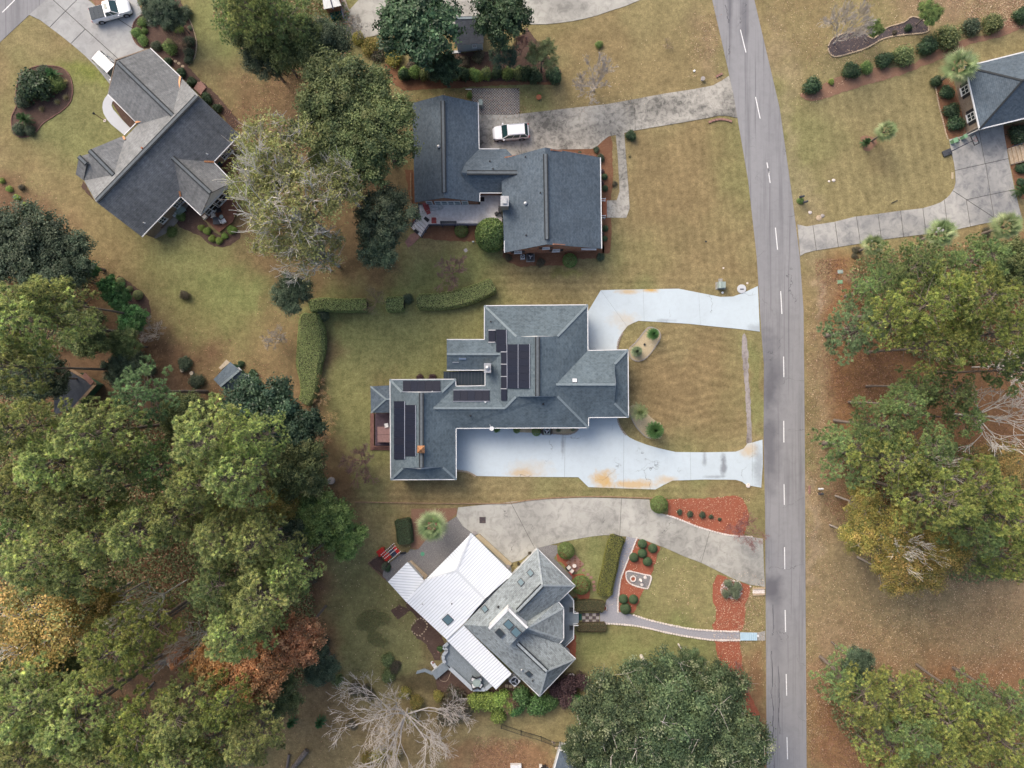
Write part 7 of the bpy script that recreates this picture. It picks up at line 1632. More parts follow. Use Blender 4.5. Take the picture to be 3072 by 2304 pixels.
# mailboxes
def mailbox(label,p,rz,mat='util',post='wood'):
    o=thing('mailbox',label,'mailbox',p,rz); m=MB(); m.box((0,0,.55),(.1,.1,1.1)); m.build('post',MAT[post],o,world=False); m=MB(); m.box((-.1,0,1.02),(.75,.08,.08)); m.build('arm',MAT[post],o,world=False)
    m=MB(); n=8; ringp=lambda x:[(x,-.13,1.06),(x,.13,1.06)]+[(x,.13*math.cos(t*math.pi/6),1.22+.13*math.sin(t*math.pi/6)) for t in range(7)]
    mm=loft([ringp(-.5),ringp(.12)],9); mm.build('box',MAT[mat],o,world=False); m=MB(); m.box((-.3,.15,1.27),(.03,.02,.18)); m.build('flag',MAT['red'],o,world=False)
f=lambda x,y,z=0: tz(2400,1420,x,y,z,18.43)
mailbox('pale grey mailbox on a dark post at the road edge, the upper of two',f(1010,790),0,'white','black'); mailbox('black mailbox on a dark post at the road edge, the lower of two',f(1020,1060),0,'darkgrey','black')
box_thing('brick_paver','pink paving block lying by the two roadside mailboxes','paver',f(520,900,.03),(.3,1.1,.06),'paver_pink')
f=lambda x,y,z=0: tz(2380,560,x,y,z,13.83)
mailbox('dark grey mailbox on a leafy base at the right road verge',f(260,495),R_(10),'darkgrey','black'); mailbox('small dark mailbox just below the leafy one at the right road verge',f(410,705),R_(15),'darkgrey','black')
def rock(name,label,p,r,mat='stone',seed=1,parent=None,flat=.5):
    rg=np.random.default_rng(seed); m=MB(); n=9; prof=[(.75,0),(1,.25),(.85,.6),(.45,.85)]; vs=[]
    for k_,(a_,z_) in enumerate(prof):
        for i in range(n): t=6.283*i/n; q=a_*r*rg.uniform(.82,1.15); vs.append((p[0]+math.cos(t)*q,p[1]+math.sin(t)*q*.85,p[2]+z_*r*flat*rg.uniform(.9,1.1)))
    fs=[]
    for k_ in range(3):
        for i in range(n): fs.append((k_*n+i,k_*n+(i+1)%n,(k_+1)*n+(i+1)%n,(k_+1)*n+i))
    fs.append(tuple(range(3*n,4*n))); m.add(vs,fs)
    if parent is None: 
        me=m.mesh(name,(p[0],p[1],p[2])); o=link(name,me,None,MAT[mat]); o.location=p; tag(o,label,'rock'); return o
    return m.build(name,MAT[mat],parent)
rock('rock','pale rock on the right verge below the small dark mailbox',f(690,1075),.28,'stone_white',3); rock('rock','flat tan rock nearer the driveway on the right verge',f(1060,1300),.45,'stone_tan',4,flat=.25); rock('rock','small grey rock touching the flat tan one',f(1205,1215),.3,'stone',5)
for x,y,r,l in ((395,1175,.18,'small pale rock left of the pair on the right hand lawn'),(425,1168,.26,'white rock right of the pair on the right hand lawn')): rock('rock',l,TT(2304,0,x,y),r,'stone_white',int(x))
m_=thing('lawn_edger','thin black rod lying on the right hand lawn above the driveway','rod',TT(2304,0,818,1307,.05)); m=MB(); m.beam(TT(2304,0,798,1317,.08),TT(2304,0,840,1298,.08),.09,.06); m.build('rod',MAT['black'],m_)
box_thing('drain_plate','tan flat plate set in the lawn by the right driveway bend','plate',TT(2304,0,1195,1138),(.3,.9,.04),'gravel_tan')
# basketball hoop
f=lambda x,y,z=0: tz(2800,380,x,y,z,8.132)
bh=thing('basketball_hoop','portable basketball hoop with black base and clear framed backboard','hoop',f(320,640))
ba=f(320,640); dirv=(f(820,440)-f(420,610)); ang=math.atan2(dirv.y,dirv.x)
m=MB(); m.box((ba.x,ba.y,.12),(1.25,.8,.24),rz=ang); bevel(m.build('base',MAT['darkgrey'],bh),.06)
bt=f(430,605,.25); tp_=Vector((bt.x+math.cos(ang)*.75,bt.y+math.sin(ang)*.75,3.0)); q1=Vector((bt.x,bt.y,.2)); m=MB(); m.tube(q1,tp_,.06,.06,8); m.tube(f(340,640,.2),q1+(tp_-q1)*.35,.03,.03,6); m.build('pole',MAT['rail_blue'],bh)
bb=tp_+Vector((math.cos(ang)*.55,math.sin(ang)*.55,.2)); m=MB(); m.beam(tp_,bb,.05,.05); m.beam(tp_-Vector((0,0,.4)),bb-Vector((0,0,.4)),.05,.05); m.build('arm',MAT['black'],bh)
nv=Vector((-math.sin(ang),math.cos(ang),0)); up=Vector((0,0,1)); cb=bb+Vector((0,0,.05)); m=MB(); cs=[cb+nv*.65-up*.4,cb-nv*.65-up*.4,cb-nv*.65+up*.5,cb+nv*.65+up*.5]
for i in range(4): m.beam(cs[i-1],cs[i],.08,.08,Vector((math.cos(ang),math.sin(ang),0)))
m.build('backboard_frame',MAT['black'],bh); m=MB(); m.add([c_+Vector((math.cos(ang)*.02,math.sin(ang)*.02,0)) for c_ in cs],[(0,1,2,3)]); m.build('backboard',MAT['acrylic'],bh)
rc=cb+Vector((math.cos(ang)*.33,math.sin(ang)*.33,-.25)); m=MB(); pr=None
for i in range(17):
    t=6.283*i/16; q=rc+Vector((math.cos(t)*.23,math.sin(t)*.23,0)); 
    if pr is not None: m.tube(pr,q,.015,.015,5,False)
    pr=q
m.build('rim',MAT['red'],bh)
for x,y,w,d_,l in ((440,385,.75,.75,'pale green recycling bin, outer one beside the basketball hoop'),(680,290,.6,.6,'pale green recycling bin next to the house downspout')):
    o=thing('recycling_bin',l,'bin',f(x,y),ang); m=MB(); m.lathe((0,0,0),[(w*.42,0),(w*.5,.9)],4); b_=m.build('bin_body',MAT['bin_green'],o,world=False); b_.rotation_euler=(0,0,math.pi/4); m=MB(); m.box((0,0,.94),(w*.86,w*.86,.08)); bevel(m.build('lid',MAT['bin_green'],o,world=False),.03); m=MB(); m.tube((-w*.4,w*.35,.85),(w*.4,w*.35,.85),.03,.03,6); m.build('handle',MAT['black'],o,world=False)
plant('bush_g',2800+580/8.13,380+330/8.13,7,'little green shrub between the two recycling bins',name='shrub',cat='shrub',h=.5,parts=('foliage','stem'))
# utility things by the upper driveway
f=lambda x,y,z=0: tz(2140,840,x,y,z,13.825)
o=thing('transformer_box','grey green electrical box on a concrete pad north of the blue driveway','utility box',f(290,240)); m=MB(); m.box((0,0,.05),(1.35,1.0,.1)); m.build('pad',MAT['concrete_old'],o,world=False); m=MB(); m.box((0,.02,.5),(.95,.85,.8)); bevel(m.build('cabinet',MAT['util'],o,world=False),.03); m=MB(); m.box((-.3,0,.93),(.3,.9,.06),ry=-.3); m.build('lid',MAT['util'],o,world=False)
box_thing('utility_box','small brown utility box above the grey green electrical box','utility box',f(270,20),(.5,.4,.4),'concrete_old'); 
def disc(name,label,cat,p,r,mat,h=.05): o=thing(name,label,cat,p); m=MB(); m.lathe((0,0,0),[(r,0),(r,h*.8),(r*.9,h)],16); m.build('cover',MAT[mat],o,world=False); return o
o=thing('storm_drain','white concrete storm drain with a dark slot at the upper driveway mouth','drain',f(1170,370)); m=MB(); m.lathe((0,0,0),[(.62,0),(.6,.12),(.3,.14)],14); m.build('ring',MAT['path_white'],o,world=False); m=MB(); m.box((0,-.05,.15),(.5,.14,.04)); m.build('slot',MAT['black'],o,world=False)
disc('valve_cover','small white valve cover below the grey green electrical box','cover',f(380,525),.16,'white')
disc('valve_cover','small pale cover near the road above the storm drain','cover',TT(1536,768,1525,176),.14,'stone_white'); disc('valve_cover','small pale cover in the grass north of the electrical box','cover',TT(1536,768,1370,78),.12,'stone_white')
disc('manhole_cover','small dark hole cover in the lawn in front of the brick house','cover',TT(1536,0,1257,1565),.14,'black',.03)
# culvert ends, tree stumps, pots
o=thing('plant_pot','round brown pot with bare soil on the lawn north of the mottled driveway','pot',TT(1536,0,173,637)); m=MB(); m.lathe((0,0,0),[(.22,0),(.36,.42),(.36,.45),(.28,.45)],14); m.build('pot',MAT['terracotta'],o,world=False); m=MB(); m.lathe((0,0,.38),[(.3,0),(.28,.03)],12); m.build('soil',MAT['black'],o,world=False)
for x,y,r,l in ((1187,740,.3,'freshly cut log disc, left of the two near the shed'),(1248,760,.28,'freshly cut log disc, right of the two near the shed')):
    o=thing('tree_stump',l,'stump',TT(0,768,x,y)); m=MB(); m.lathe((0,0,0),[(r*1.1,0),(r,.35)],12); m.build('stump',MAT['bark'],o,world=False); m=MB(); m.lathe((0,0,.35),[(r*.92,0),(r*.9,.01)],12); m.build('cut_face',MAT['wood_pale'],o,world=False)
for (x0,y0,x1,y1,l) in ((1272,795,1425,790,'curved pink stone edging beside the mouth of the mottled driveway'),(1320,500,1362,478,'short pink stone edging above the mouth of the mottled driveway')):
    o=thing('stone_edging',l,'edging',TT(1536,0,(x0+x1)/2,y0)); n=7 if x1-x0>100 else 3
    for i in range(n): t=(i+.5)/n; p=TT(1536,0,x0+(x1-x0)*t,y0+(y1-y0)*t-(18*math.sin(t*3.14) if n>3 else 0),.0); m=MB(); m.box((p.x,p.y,.08),((x1-x0)/2.16*PX/n*.9,.28,.16),rz=.1*(3-i) if n>3 else .4); m.build('stone',MAT['paver_pink'],o)
o=thing('stone_ornament','small round stone urn at the lawn corner of the mottled driveway','urn',TT(1536,0,1232,517)); m=MB(); m.lathe((0,0,0),[(.2,0),(.12,.15),(.28,.4),(.3,.45),(.2,.45)],12); m.build('urn',MAT['stone'],o,world=False)
box_thing('white_marker','short white marker block lying on the lawn above the mottled driveway','marker',TT(1536,0,1180,460),(.3,.25,.12),'white',.6)
# adirondack chairs
f=lambda x,y,z=0: tz(220,0,x,y,z,5.53)
def adiron(label,p,rz,mat='green_chair'):
    o=thing('garden_chair',label,'chair',p,rz)
    for k_ in range(5): m=MB(); m.box((-.24+k_*.12,.05,.34),(.105,.6,.025),rx=.12); m.build('seat_slat',MAT[mat],o,world=False)
    for k_ in range(5): m=MB(); m.box((-.24+k_*.12,-.38,.68),(.105,.03,.8-.03*abs(k_-2)),rx=.38); m.build('back_slat',MAT[mat],o,world=False)
    for s_ in (-1,1): m=MB(); m.box((s_*.36,0,.56),(.13,.8,.03)); m.build('armrest',MAT['white' if mat=='green_chair' else mat],o,world=False); m=MB(); m.box((s_*.34,.3,.28),(.05,.08,.56)); m.build('leg',MAT[mat],o,world=False); m=MB(); m.box((s_*.34,-.3,.22),(.05,.3,.06)); m.build('leg',MAT[mat],o,world=False)
    o.scale=(1.25,1.25,1.1)
adiron('mint green slatted garden chair, lower left of the pair behind the pickup',f(1360,370),R_(-125)); adiron('mint green slatted garden chair, upper right of the pair behind the pickup',f(1425,290),R_(-125))
o=thing('yellow_ornament','small yellow bird ornament in the island bed on the left lawn','ornament',TT(0,0,398,560)); m=MB(); m.lathe((0,0,.5),[(.02,0),(.16,.1),(.18,.2),(.06,.3)],8); m.build('bird',MAT['yellow'] if 'yellow' in MAT else MAT['gravel_tan'],o,world=False); m=MB(); m.tube((0,0,0),(0,0,.55),.02,.02,5); m.build('stake',MAT['black'],o,world=False)
o=thing('lamp_post','slim brown lamp post standing on the lawn left of the curved walk','lamp post',TT(0,0,680,782)); m=MB(); m.tube((0,0,0),(0,0,2.3),.05,.04,8); m.build('post',MAT['deck_brown'],o,world=False); m=MB(); m.lathe((0,0,2.3),[(.06,0),(.13,.08),(.14,.28),(.02,.4)],6); m.build('lantern',MAT['black'],o,world=False); m=MB(); m.box((0,0,.03),(.35,.35,.06)); m.build('base',MAT['stone_white'],o,world=False)
# red deck with furniture at the gabled house
g=lambda x,y,z=0: tz(440,440,x,y,z,6.912)
rd=thing('deck','red brown boarded deck wrapping the sunroom of the gabled house','deck',g(1500,1200)); P=[g(1400,330,.35),g(1560,200,.35),g(1900,150,.35),g(2000,1000,.35),g(1780,1560,.35),g(1500,1780,.35),g(1130,1440,.35),g(1200,1380,.35)]
boards(rd,xy(P),.35,.16,0,MAT['deck_red'],gap=.015,joined=True); m=MB(); m.prism(xy(inset(xy(P),.08)),0,.3); m.build('deck_frame',MAT['deck_brown'],rd)
pt=sheet('patio',T(0,0,1180,1290,1230,1320,1150,1440,1080,1510,1010,1545,950,1520,930,1480),.04,MAT['brick_tan'])
grill('dark green covered grill on the red deck by the upper wall',g(1530,375,.36),R_(-40),'green_dark')
def table(label,p,rz,w,d_,h,mat,leg='black'):
    o=thing('table',label,'table',p,rz); m=MB(); m.box((0,0,h),(w,d_,.05)); bevel(m.build('tabletop',MAT[mat],o,world=False),.02)
    for x in (-1,1):
        for y in (-1,1): m=MB(); m.tube((x*w*.42,y*d_*.42,0),(x*w*.42,y*d_*.42,h),.03,.03,6); m.build('leg',MAT[leg],o,world=False)
table('square dark grey table at the tip of the red deck',g(1475,1555,.36),R_(0),.95,.95,.45,'darkgrey')
for x,y,r,l,mt in ((1240,1475,40,'tan cushioned chair at the left of the dark deck table','cream'),(1410,1440,20,'cream cushioned chair above the dark deck table','cream'),(1620,1560,-60,'white cushioned chair at the right of the dark deck table','white'),(1525,1330,10,'black chair by the sunroom on the red deck','black'),(1710,610,30,'black chair in the corner of the upper red deck','black')):
    o=thing('chair',l,'chair',g(x,y,.36),R_(r)); chair_parts(o,MAT[mt],.6,.42)
o=thing('side_table','small round grey table beside the cream cushioned deck chair','table',g(1575,1470,.36)); m=MB(); m.lathe((0,0,.4),[(.27,0),(.28,.03)],14); m.build('tabletop',MAT['util'],o,world=False); m=MB(); m.tube((0,0,0),(0,0,.4),.04,.04,6); m.build('leg',MAT['black'],o,world=False)
for x,y,l in ((1345,1355,'grey bench chair beside the sunroom corner'),): o=thing('bench',l,'bench',g(x,y,.36),R_(-35)); m=MB(); m.box((0,0,.45),(.5,1.1,.06)); m.build('seat',MAT['util'],o,world=False); m=MB(); m.box((-.25,0,.7),(.05,1.1,.45)); m.build('backrest',MAT['util'],o,world=False)
for x,y,a_,l in ((565,1395,-35,'white garden bench on the brown patio, the smaller one'),(750,1360,40,'pale grey garden bench beside the planting, the larger one')):
    o=thing('bench',l,'bench',g(x,y,.05),R_(a_)); mt='white' if x<600 else 'util'
    for k_ in range(4): m=MB(); m.box((0,-.22+k_*.15,.44),(1.1 if x<600 else 1.3,.13,.03)); m.build('seat_slat',MAT[mt],o,world=False)
    m=MB(); m.box((0,.3,.68),(1.1 if x<600 else 1.3,.04,.4)); m.build('backrest',MAT[mt],o,world=False)
    for s_ in (-1,1): m=MB(); m.box((s_*.5,0,.22),(.06,.5,.44)); m.build('leg',MAT[mt],o,world=False)
o=thing('fire_bowl','rusty round fire bowl on the brown patio','fire bowl',g(330,1640,.05)); m=MB(); m.lathe((0,0,0),[(.15,0),(.2,.25),(.42,.45),(.4,.46),(.25,.34)],14); m.build('bowl',MAT['deck_brown'],o,world=False)
o=thing('brick_steps','pink stone steps behind the gabled house','steps',TT(0,0,1295,575)); m=MB(); P=[TT(0,0,1262,580),TT(0,0,1290,535),TT(0,0,1335,580),TT(0,0,1308,620)]; m.prism(xy(P),0,.35); m.build('step',MAT['paver_pink'],o); P=[TT(0,0,1280,550),TT(0,0,1305,528),TT(0,0,1340,570),TT(0,0,1322,590)]; m=MB(); m.prism(xy(P),0,.2); m.build('step',MAT['paver_pink'],o)
for i,(x,y) in enumerate(((1108,385),(1137,397),(1160,410),(1185,430))): rock('stepping_stone',('First','Second','Third','Last')[i].lower()+' round stepping stone from the drive, behind the garage',TT(0,0,x,y),.26,'stone_tan',20+i,flat=.25)
o=thing('bird_bath','grey round bird bath at the dark oak by the white deck house lawn','bird bath',TT(768,768,848,32)); m=MB(); m.lathe((0,0,0),[(.3,0),(.12,.1),(.1,.6),(.42,.75),(.42,.8),(.3,.74)],16); m.build('basin',MAT['stone'],o,world=False)
disc('stone_slab','low grey stone ring on the lawn by the reddish leafless tree','slab',TT(768,768,490,1455),.5,'stone',.4)
o=thing('bird_house','little grey bird house on a pole south of the white deck','bird house',TT(768,0,1365,1640)); m=MB(); m.tube((0,0,0),(0,0,1.6),.03,.03,6); m.build('pole',MAT['wood'],o,world=False); m=MB(); m.box((0,0,1.75),(.3,.3,.3)); m.build('box',MAT['wood_pale'],o,world=False); m=MB(); m.box((0,0,1.95),(.45,.45,.06),rx=.2,rz=.6); m.build('roof',MAT['stone'],o,world=False)
# grass paver grid north of the mottled driveway
gr=sheet('grid_parking',T(768,0,1400,572,1659,572)+T(1536,0,46,572,50,742,0,747)+T(768,0,1446,765,1400,765),.03,MAT['paver_base'] if 'paver_base' in MAT else MAT['mulch_brown'])
x0,y1_=TT(768,0,1400,575).x,TT(768,0,1400,575).y; x1,y0_=TT(1536,0,48,742).x,TT(1536,0,48,742).y; m=MB(); stp=.36; n=int((x1-x0+y1_-y0_)/stp)
for i in range(n):
    c_=i*stp
    for sg in (1,-1):
        # line x-x0 = c_ -/+ (y-y0)
        if sg==1: pa=(x0+min(c_,x1-x0),y0_+max(0,c_-(x1-x0))); pb=(x0+max(0,c_-(y1_-y0_)),y0_+min(c_,y1_-y0_))
        else: pa=(x0+min(c_,x1-x0),y1_-max(0,c_-(x1-x0))); pb=(x0+max(0,c_-(y1_-y0_)),y1_-min(c_,y1_-y0_))
        if abs(pa[0]-pb[0])>.1: m.beam((pa[0],pa[1],.045+.002*sg),(pb[0],pb[1],.045+.002*sg),.1,.03)
gd=m.build('paver_grid',MAT['concrete_old'],gr); gd['kind']='stuff'
# little white trellis, AC units
def ac(label,p,rz=0,w=.85,h=.8,mat='util',pad=1.15):
    o=thing('air_conditioner',label,'air conditioner',p,rz); m=MB(); m.box((0,0,.04),(pad,pad,.08)); m.build('pad',MAT['concrete_old'],o,world=False); m=MB(); m.box((0,0,.08+h/2),(w,w,h)); bevel(m.build('cabinet',MAT[mat],o,world=False),.04); 
    m=MB(); m.lathe((0,0,.08+h),[(w*.42,0),(w*.42,.02),(w*.38,.025)],20); gg=m.build('fan_grille',MAT['black'],o,world=False)
    m=MB(); 
    for k_ in range(3): an=k_*2.094+.4; m.beam((0,0,.13+h),(w*.34*math.cos(an),w*.34*math.sin(an),.13+h),.14,.01)
    m.lathe((0,0,.12+h),[(.07,0),(.07,.02)],8); m.build('fan_blade',MAT['galv'],gg,world=False); return o
g=lambda x,y,z=0: tz(1500,680,x,y,z,6.144)
ac('dark framed air conditioner at the south wall of the brick house',g(560,575),.02,.85,.75,'darkgrey'); ac('small white air conditioner left of the dark framed one',g(418,568),.02,.55,.55,'white',.7)
ac('white topped air conditioner on a pale platform at the porch roof corner',tz(1240,1900,1682,745,0,5.53),R_(45),1.15,.9,'white',1.5)
g=lambda x,y,z=0: tz(1440,1250,x,y,z,6.144)
o=ac('air conditioner boxed by a dark low fence at the main house south wall',g(1228,262),0,.85,.8,'util')
o=thing('screen_fence','dark low fence around the air conditioner of the main house','fence',g(1235,325)); 
for (a_,b_) in ((g(1140,225,.6),g(1140,322,.6)),(g(1140,322,.6),g(1328,322,.6)),(g(1328,322,.6),g(1328,225,.6))):
    for z_ in (.15,.4,.65): m=MB(); m.beam(Vector((a_.x,a_.y,z_)),Vector((b_.x,b_.y,z_)),.05,.12); m.build('rail',MAT['deck_purple'],o)
box_thing('wall_meter','pale grey meter box at the north east corner of the west brick wing','meter box',TT(768,0,1458,685),(.5,.8,1.2),'util',0)
# trellis
o=thing('trellis','white trellis arch at the north wall of the brick house','trellis',TT(768,0,1380,600))
for x in (1360,1397): m=MB(); m.beam(TT(768,0,x,578,0),TT(768,0,x,578,2.0),.08,.08,Vector((0,1,0))); m.build('post',MAT['white'],o)
for y,z_ in ((578,2.0),(578,1.6),(578,1.2)): m=MB(); m.beam(TT(768,0,1360,y,z_),TT(768,0,1397,y,z_),.07,.05); m.build('slat',MAT['white'],o)
plant('bush_g',*T(768,0,1382,618)[0],9,'climbing green plant on the white trellis',name='shrub',cat='shrub',h=1.5,parts=('foliage','stem'))
o=thing('garden_sign','small white marker at the round holly south of the deck','marker',TT(768,0,1408,1570)); m=MB(); m.box((0,0,.3),(.25,.1,.6)); m.build('marker_post',MAT['white'],o,world=False)
sheet('paved_walk',T(768,0,1000,1520,1045,1500,1060,1540,1010,1590,985,1605,965,1570),.045,MAT['paver_pink'])
# edging timbers of the brick house bed, left
o=thing('bed_edging','brown timber edging of the narrow bed west of the white deck','edging',TT(768,0,1003,1250)); m=MB(); m.beam(TT(768,0,1003,1120,.08),TT(768,0,1006,1450,.08),.15,.16); m.build('timber',MAT['wood'],o)
# sheds -------------------------------------------------
def shed(label,cs,ze,rdg,zr,wm,rm,ins=.2):
    o=thing('shed',label,'shed',sum((Vector((p.x,p.y,0)) for p in cs),Vector())/4); c0,c1,c2,c3=cs; r0,r1=rdg
    s1=slope(o,[c0,r0,r1,c3],MAT[rm],thick=.1); s2=slope(o,[c1,r0,r1,c2],MAT[rm],thick=.1); sg=walls(o,xy(cs),ze-.1,MAT[wm],ins)
    base=o.location; gable(o,c0,c1,r0,MAT[wm],ins,base=base); gable(o,c3,c2,r1,MAT[wm],ins,base=base); ridge(o,r0,r1,'cap'); return o,sg,s1,s2
q=lambda x,y,z: tz(640,1060,x,y,z,13.825)
so_,sg,_,_=shed('small green shed with blue grey roof and white door beside the dark magnolia',[q(0,1080,2.2),q(610,1610,2.2),q(1480,1110,2.2),q(700,350,2.2)],2.2,(q(280,1370,3.0),q(1080,700,3.0)),3.0,'siding_green','shingle_blue')
window(so_,sg,*[v for v in (640+1500/13.825,1060+1010/13.825)],1.1,1.0,1.7,bars=0,panemat='white',name='door'); window(so_,sg,640+1080/13.825,1060+620/13.825,1.3,.5,.6,bars=0)
m=MB(); P=[q(230,600,.1),q(545,260,.1),q(650,380,.4),q(280,680,.4)]; m.prism(xy(P),0,.12); o=thing('ramp','pale wooden ramp at the end wall of the small green shed','ramp',P[0]); m.build('ramp_board',MAT['wood_pale'],o)
m=MB(); P=[q(1570,930,.1),q(1620,880,.1),q(1780,1020,.1),q(1730,1080,.1)]; m.prism(xy(P),0,.15); o=thing('door_step','pale timber step before the white shed door','step',P[0]); m.build('step',MAT['wood_pale'],o)
q=lambda x,y,z: tz(768,0,x,y,z)
so_,sg,_,_=shed('small dark roofed shed with pale grey siding between two magnolias',[q(1330,110,2.4),q(1475,105,2.4),q(1475,277,2.4),q(1270,290,2.4)],2.4,(q(1400,70,3.1),q(1385,268,3.1)),3.1,'siding','shingle_dark') if False else shed('small dark roofed shed with pale grey siding between two magnolias',[q(1290,290,2.4),q(1290,105,2.4),q(1475,103,2.4),q(1475,278,2.4)],2.4,(q(1290,118,2.95),q(1475,115,2.95)),2.95,'siding','shingle_dark')
window(so_,sg,*T(768,0,1415,296)[0],1.4,.6,.7,bars=1)
o=thing('door_step','pale step in front of the small dark roofed shed','step',q(1300,335,0)); m=MB(); m.prism(xy([q(1268,330,0),q(1330,330,0),q(1328,345,0),q(1268,348,0)]),0,.12); m.build('step',MAT['path_white'],o)
# glasshouse at the top edge
o=thing('greenhouse','pale glazed greenhouse corner with dark frame cut by the top edge','greenhouse',q(490,20,0)); sl1=slope(o,[q(420,-80,2.6),q(500,-80,3.3),q(552,36,3.3),q(440,60,2.6)],MAT['siding'],thick=.05); walls(o,xy([q(430,-80,2.2),q(525,-80,2.2),q(545,35,2.2),q(445,58,2.2)]),2.2,MAT['brick'],.1)
for a_,b_ in ((q(515,-80,3.3),q(570,120,2.6)),(q(460,-80,3.0),q(500,60,3.0))): m=MB(); m.beam(a_,b_,.12,.12); m.build('frame_bar',MAT['rail_blue'],o)
box_thing('water_tank','dark green tank beside the greenhouse at the top edge','tank',q(530,112,0),(1.6,.9,.9),'green_dark',.3)
# picket fence pieces
for (x0,y0,n,l) in ((519,180,4,'upper white picket fence panel at the edge of the parking court'),(533,222,5,'lower white picket fence panel at the edge of the parking court')):
    o=thing('picket_fence',l,'fence',q(x0+15,y0,0)); 
    for i in range(n): p=q(x0+i*9,y0+8,0); m=MB(); m.beam(p,p+Vector((0,0,1.2)),.14,.04,Vector((1,0,0))); m.build('picket',MAT['white'],o)
    m=MB(); m.beam(q(x0,y0+8,.8),q(x0+9*(n-1),y0+8,.8),.06,.05); m.build('rail',MAT['wood'],o)
# dark low roof in the left clearing
q=lambda x,y,z: tz(0,768,x,y,z)
o=thing('pavilion','weathered dark roof corner with brown fascia in the left clearing','pavilion',q(450,900,0)); A_,B_,C_2,D_=q(455,735,2.6),q(620,830,2.6),q(480,985,2.6),q(350,1030,2.6)
slope(o,[A_,B_,C_2,D_,q(350,850,2.9)],MAT['shingle_dark'],thick=.1)
for a_,b_ in ((A_,B_),(B_,C_2)): m=MB(); m.beam(a_,b_,.35,.2); m.build('fascia',MAT['wood'],o)
m=MB(); m.beam(q(540,765,2.75),q(600,825,2.75),.7,.05); m.build('bare_sheathing',MAT['deck_brown'],o); walls(o,xy([A_,B_,C_2,D_]),2.5,MAT['siding_green'],.3)
# bottom house and yard
q=lambda x,y,z: tz(1536,1536,x,y,z)
bo=thing('house','house corner with dark blue hip roof cut by the bottom edge','house',q(420,1720,0)); c0,c1,c2_,c3=q(308,1542,3.0),q(700,1665,3.0),q(600,2000,3.0),q(215,1880,3.0); pk=q(430,1760,5.2); pk2=q(405,1850,5.2)
MAT['shingle_navy']=shingle('dark blue shingles',(.06,.085,.115),(.045,.065,.09),(.1,.12,.15),.1)
for P in ([c0,c1,pk],[c1,c2_,pk2,pk],[c2_,c3,pk2],[c3,c0,pk,pk2]): slope(bo,P,MAT['shingle_navy'])
gutters(bo,[c3,c0,c1],w=.15); walls(bo,xy([c0,c1,c2_,c3]),2.85,MAT['siding'],.35)
box_thing('storage_box','white lidded box at the bottom edge left of the dark blue roof','box',TT(1536,1536,25,1650),(1.5,1.0,.6),'white'); grill('covered black grill at the bottom edge beside the dark blue roof',TT(1536,1536,205,1648),.3); box_thing('white_bag','pale cushion next to the grill at the bottom edge','cushion',TT(1536,1536,185,1640),(.4,.4,.4),'cream')
# wire fence
fe=thing('metal_fence','thin black metal fence running from the green bushes to the dark blue roof','fence',q(80,1430,0)); P=[tz(1480,2100,x,y,0,5.53) for x,y in ((135,395),(460,505),(790,600),(1000,690),(1110,690),(1110,770))]
for i in range(len(P)-1):
    a_,b_=P[i],P[i+1]; 
    for z_ in (.15,1.2): m=MB(); m.beam(a_+Vector((0,0,z_)),b_+Vector((0,0,z_)),.04,.04); m.build('rail',MAT['black'],fe)
    n=int((b_-a_).length/.14); m=MB()
    for k_ in range(n): p=a_.lerp(b_,k_/n); m.tube(p+Vector((0,0,.1)),p+Vector((0,0,1.22)),.012,.012,4,False)
    pk_=m.build('picket',MAT['black'],fe); pk_['kind']='stuff'
    m=MB(); m.tube(a_,a_+Vector((0,0,1.35)),.05,.05,6); m.build('post',MAT['black'],fe)
for i,(x,y) in enumerate(((985,695),(1010,720),(1050,795))): rock('rock',('upper','middle','lower')[i]+' pale rock of three at the fence corner by the dark blue roof',tz(1480,2100,x,y,0,5.53),.22,'stone_tan',60+i)
rock('boulder','big pale boulder beside the purple bushes under the angled house',TT(1536,1536,385,1070),.75,'stone_white',70,flat=.7)
# cut logs in the lower clearing
for a_,b_,r,l in (((215,1570),(200,1655),.2,'slim grey log lying in the lower clearing, left one'),((330,1545),(235,1665),.38,'thick grey log lying in the lower clearing, right one'),((205,1640),(180,1700),.15,'short grey log at the bottom edge of the lower clearing')):
    p=TT(768,1536,*a_,r);q_=TT(768,1536,*b_,r); o=thing('log',l,'log',p); m=MB(); m.tube(p,q_,r,r*.85,9); m.build('log_body',MAT['bark'],o,smooth=False)
o=thing('fallen_log','thin dark fallen log beside the pine needle path','log',TT(0,1536,960,1130)); m=MB(); m.tube(TT(0,1536,865,1240,.15),TT(0,1536,1000,1100,.15),.16,.13,7); m.build('log_body',MAT['bark'],o)
o=thing('fallen_log','dark fallen log at the other side of the pine needle path','log',TT(0,1536,1150,1140)); m=MB(); m.tube(TT(0,1536,1105,1185,.15),TT(0,1536,1195,1090,.15),.15,.12,7); m.build('log_body',MAT['bark'],o)
o=thing('fallen_log','fallen pine log lying by the bare trees in the left wood','log',TT(0,1536,1090,960)); m=MB(); m.tube(TT(0,1536,1030,985,.2),TT(0,1536,1160,925,.2),.22,.18,7); m.build('log_body',MAT['bark'],o)
